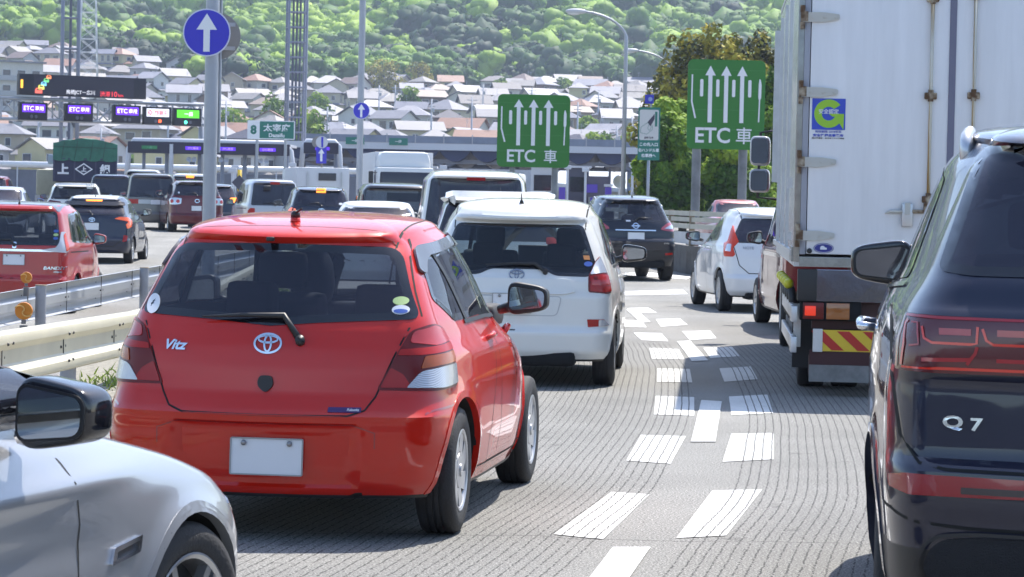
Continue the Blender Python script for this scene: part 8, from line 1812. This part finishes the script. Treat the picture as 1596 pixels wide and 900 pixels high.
def added_reflection_hills():
    # unseen rise added behind the camera to darken the cars' reflections
    V = []; F = []; n = 40
    for i in range(n + 1):
        a = math.pi * (1.0 + i / n); x, y = math.cos(a), math.sin(a)
        for r_, z in ((150, -.5), (170, 9), (200, 16), (280, 24), (330, 0)): V.append((x * r_ * 1.2, y * r_, z + (3 * math.sin(i * 1.7) + 2 * math.sin(i * .6) if z > 5 else 0)))
    for i in range(n):
        for k in range(4): q = i * 5 + k; F.append((q, q + 1, q + 6, q + 5))
    tag(mk('hill', V, F, mat('added_rise_dark', (.05, .055, .06), rough=.9), smooth=True), kind='structure')  # added for reflections only, separate from the hillside ahead
def haze():
    o = MB().box((0, 930, 199), (1300, 2000, 402)).build('haze', None); m = bpy.data.materials.new('haze_air'); m.use_nodes = True; t = m.node_tree; t.nodes.clear(); ou = t.nodes.new('ShaderNodeOutputMaterial'); pv = t.nodes.new('ShaderNodeVolumePrincipled'); pv.inputs['Density'].default_value = .0002; pv.inputs['Color'].default_value = (.66, .76, 1.0, 1); pv.inputs['Anisotropy'].default_value = .3
    t.links.new(pv.outputs[0], ou.inputs['Volume']); o.data.materials.append(m); tag(o, 'thin bluish summer haze over road, town and hill', 'haze', kind='stuff')
# ---------------------------------------------------------------- people seated in the cars
def person(label, car, x, y, seat_z, sc_=1.0, lean=0.0, hair='short', shirt=(.06, .06, .08)):
    "one continuous skinned figure seated facing forward (+x of the car)"
    J = [(0, 0, .10), (.02, 0, .30), (.03, 0, .48), (.04, 0, .575), (.05, 0, .64), (.06, 0, .76), (.06, 0, .83)]
    Rr = [(.16, .13), (.15, .11), (.19, .11), (.06, .06), (.055, .055), (.078, .09), (.06, .075)]
    E = [(i, i + 1) for i in range(6)]
    def add(p, r, par): J.append(p); Rr.append(r); E.append((par, len(J) - 1)); return len(J) - 1
    for s in (1, -1):
        a = add((.03, s * .19, .50), (.06, .06), 2); b = add((.12, s * .25, .25), (.045, .045), a); c = add((.36, s * .20, .30), (.035, .035), b); h = add((.45, s * .18, .33), (.04, .022), c)
        for k, dy in enumerate((-.03, -.01, .01, .03)): f1 = add((.49, s * .18 + dy, .33), (.010, .010), h); add((.52, s * .18 + dy, .31 - .004 * k), (.009, .009), f1)
        t1 = add((.46, s * .145, .335), (.011, .011), h); add((.49, s * .135, .34), (.010, .010), t1)
        a = add((.15, s * .09, .08), (.085, .08), 0); b = add((.45, s * .12, .14), (.065, .065), a); c = add((.60, s * .12, -.20), (.045, .045), b); add((.72, s * .12, -.24), (.045, .03), c)
    me = bpy.data.meshes.new('person'); me.from_pydata([Vector((p[0] + max(0, p[2] - .3) * lean * 0, p[1] + max(0, p[2] - .3) * lean, p[2])) * sc_ for p in J], E, []); o = bpy.data.objects.new('person', me); col.objects.link(o)
    md = o.modifiers.new('s', 'SKIN'); 
    for v, r in zip(me.skin_vertices[0].data, Rr): v.radius = (r[0] * sc_, r[1] * sc_)
    me.skin_vertices[0].data[0].use_root = True
    o.modifiers.new('u', 'SUBSURF').render_levels = 2; o.modifiers['u'].levels = 2
    m2 = bpy.data.meshes.new_from_object(o.evaluated_get(bpy.context.evaluated_depsgraph_get())); o.modifiers.clear(); o.data = m2
    sk = mat('skin', (.42, .26, .18), rough=.5); sh = mat('shirt_dark', shirt, rough=.9); m2.materials.clear(); m2.materials.append(sh); m2.materials.append(sk)
    for p in m2.polygons: p.use_smooth = True; p.material_index = 1 if (p.center.z > .60 * sc_ or p.center.x > .38 * sc_ and .2 < p.center.z / sc_ and abs(p.center.y) > .1) else 0
    M = car.root.matrix_basis if False else Matrix.Translation(car.root.location) @ Matrix.Rotation(car.root.rotation_euler.z, 4, 'Z')
    o.location = M @ Vector((x, y, seat_z)); o.rotation_euler = (0, 0, car.root.rotation_euler.z); tag(o, label, 'person')
    hd = Vector((.06 - .005, .46 * lean, .785)) * sc_; V, F = superell(.19, .175 if hair == 'short' else .21, .24 if hair == 'short' else .34, 2.2, 14); V = [Vector(v) for v in V]; r2 = random.Random(len(label))
    keep = [f for f in F if not any(V[i].x > .045 and V[i].z < .05 for i in f)]
    hm = mk('hair', [v * 1.10 + hd + Vector((-.012, 0, .015 if hair == 'short' else -.03)) + Vector((r2.gauss(0, .004),) * 3) for v in V], keep, mat('hair_black', (.012, .010, .010), rough=.6), o, smooth=True)
    fc = MB().tube([hd + Vector((.08, 0, .01)), hd + Vector((.108, 0, -.015))], [.008, .014], 8); fc.build('nose', sk, o, smooth=True)
    for s in (1, -1):
        MB().add([v + hd + Vector((.078, s * .032, .015)) for v in [Vector(q) for q in superell(.016, .026, .014, 2, 8)[0]]], superell(.016, .026, .014, 2, 8)[1]).build('eye', mat('eye_dark', (.02, .02, .02), rough=.2), o, smooth=True)
        MB().add([Vector(q) + hd + Vector((-.005, s * .088, -.005)) for q in superell(.035, .02, .06, 2, 8)[0]], superell(.035, .02, .06, 2, 8)[1]).build('ear', sk, o, smooth=True)
    MB().add([Vector(q) + hd + Vector((.082, 0, -.05)) for q in superell(.012, .045, .012, 2, 8)[0]], superell(.012, .045, .012, 2, 8)[1]).build('mouth', mat('lips', (.30, .10, .09), rough=.5), o, smooth=True)
    return o
def people():
    person('passenger with dark hair seen from behind through the red hatchback rear window', CARS['red'], 2.13, .30, .36, 1.0, -.12, 'long')
    person('driver in dark shirt on the right seat of the red hatchback', CARS['red'], 2.13, -.36, .34, .95)
    person('driver leaning slightly, seen through the white compact wagon rear window', CARS['white'], 2.08, -.36, .42, 1.0, -.10)
build_ground()
hillside(); added_reflection_hills()
haze()
forest(); trees()
street_things()
rails()
far_trucks(); traffic_all(); black_suv(); white_hatch(); box_truck()
CARS = {'white': white_wagon(), 'red': red_hatch()}; big_suv(); silver_sedan()
people()
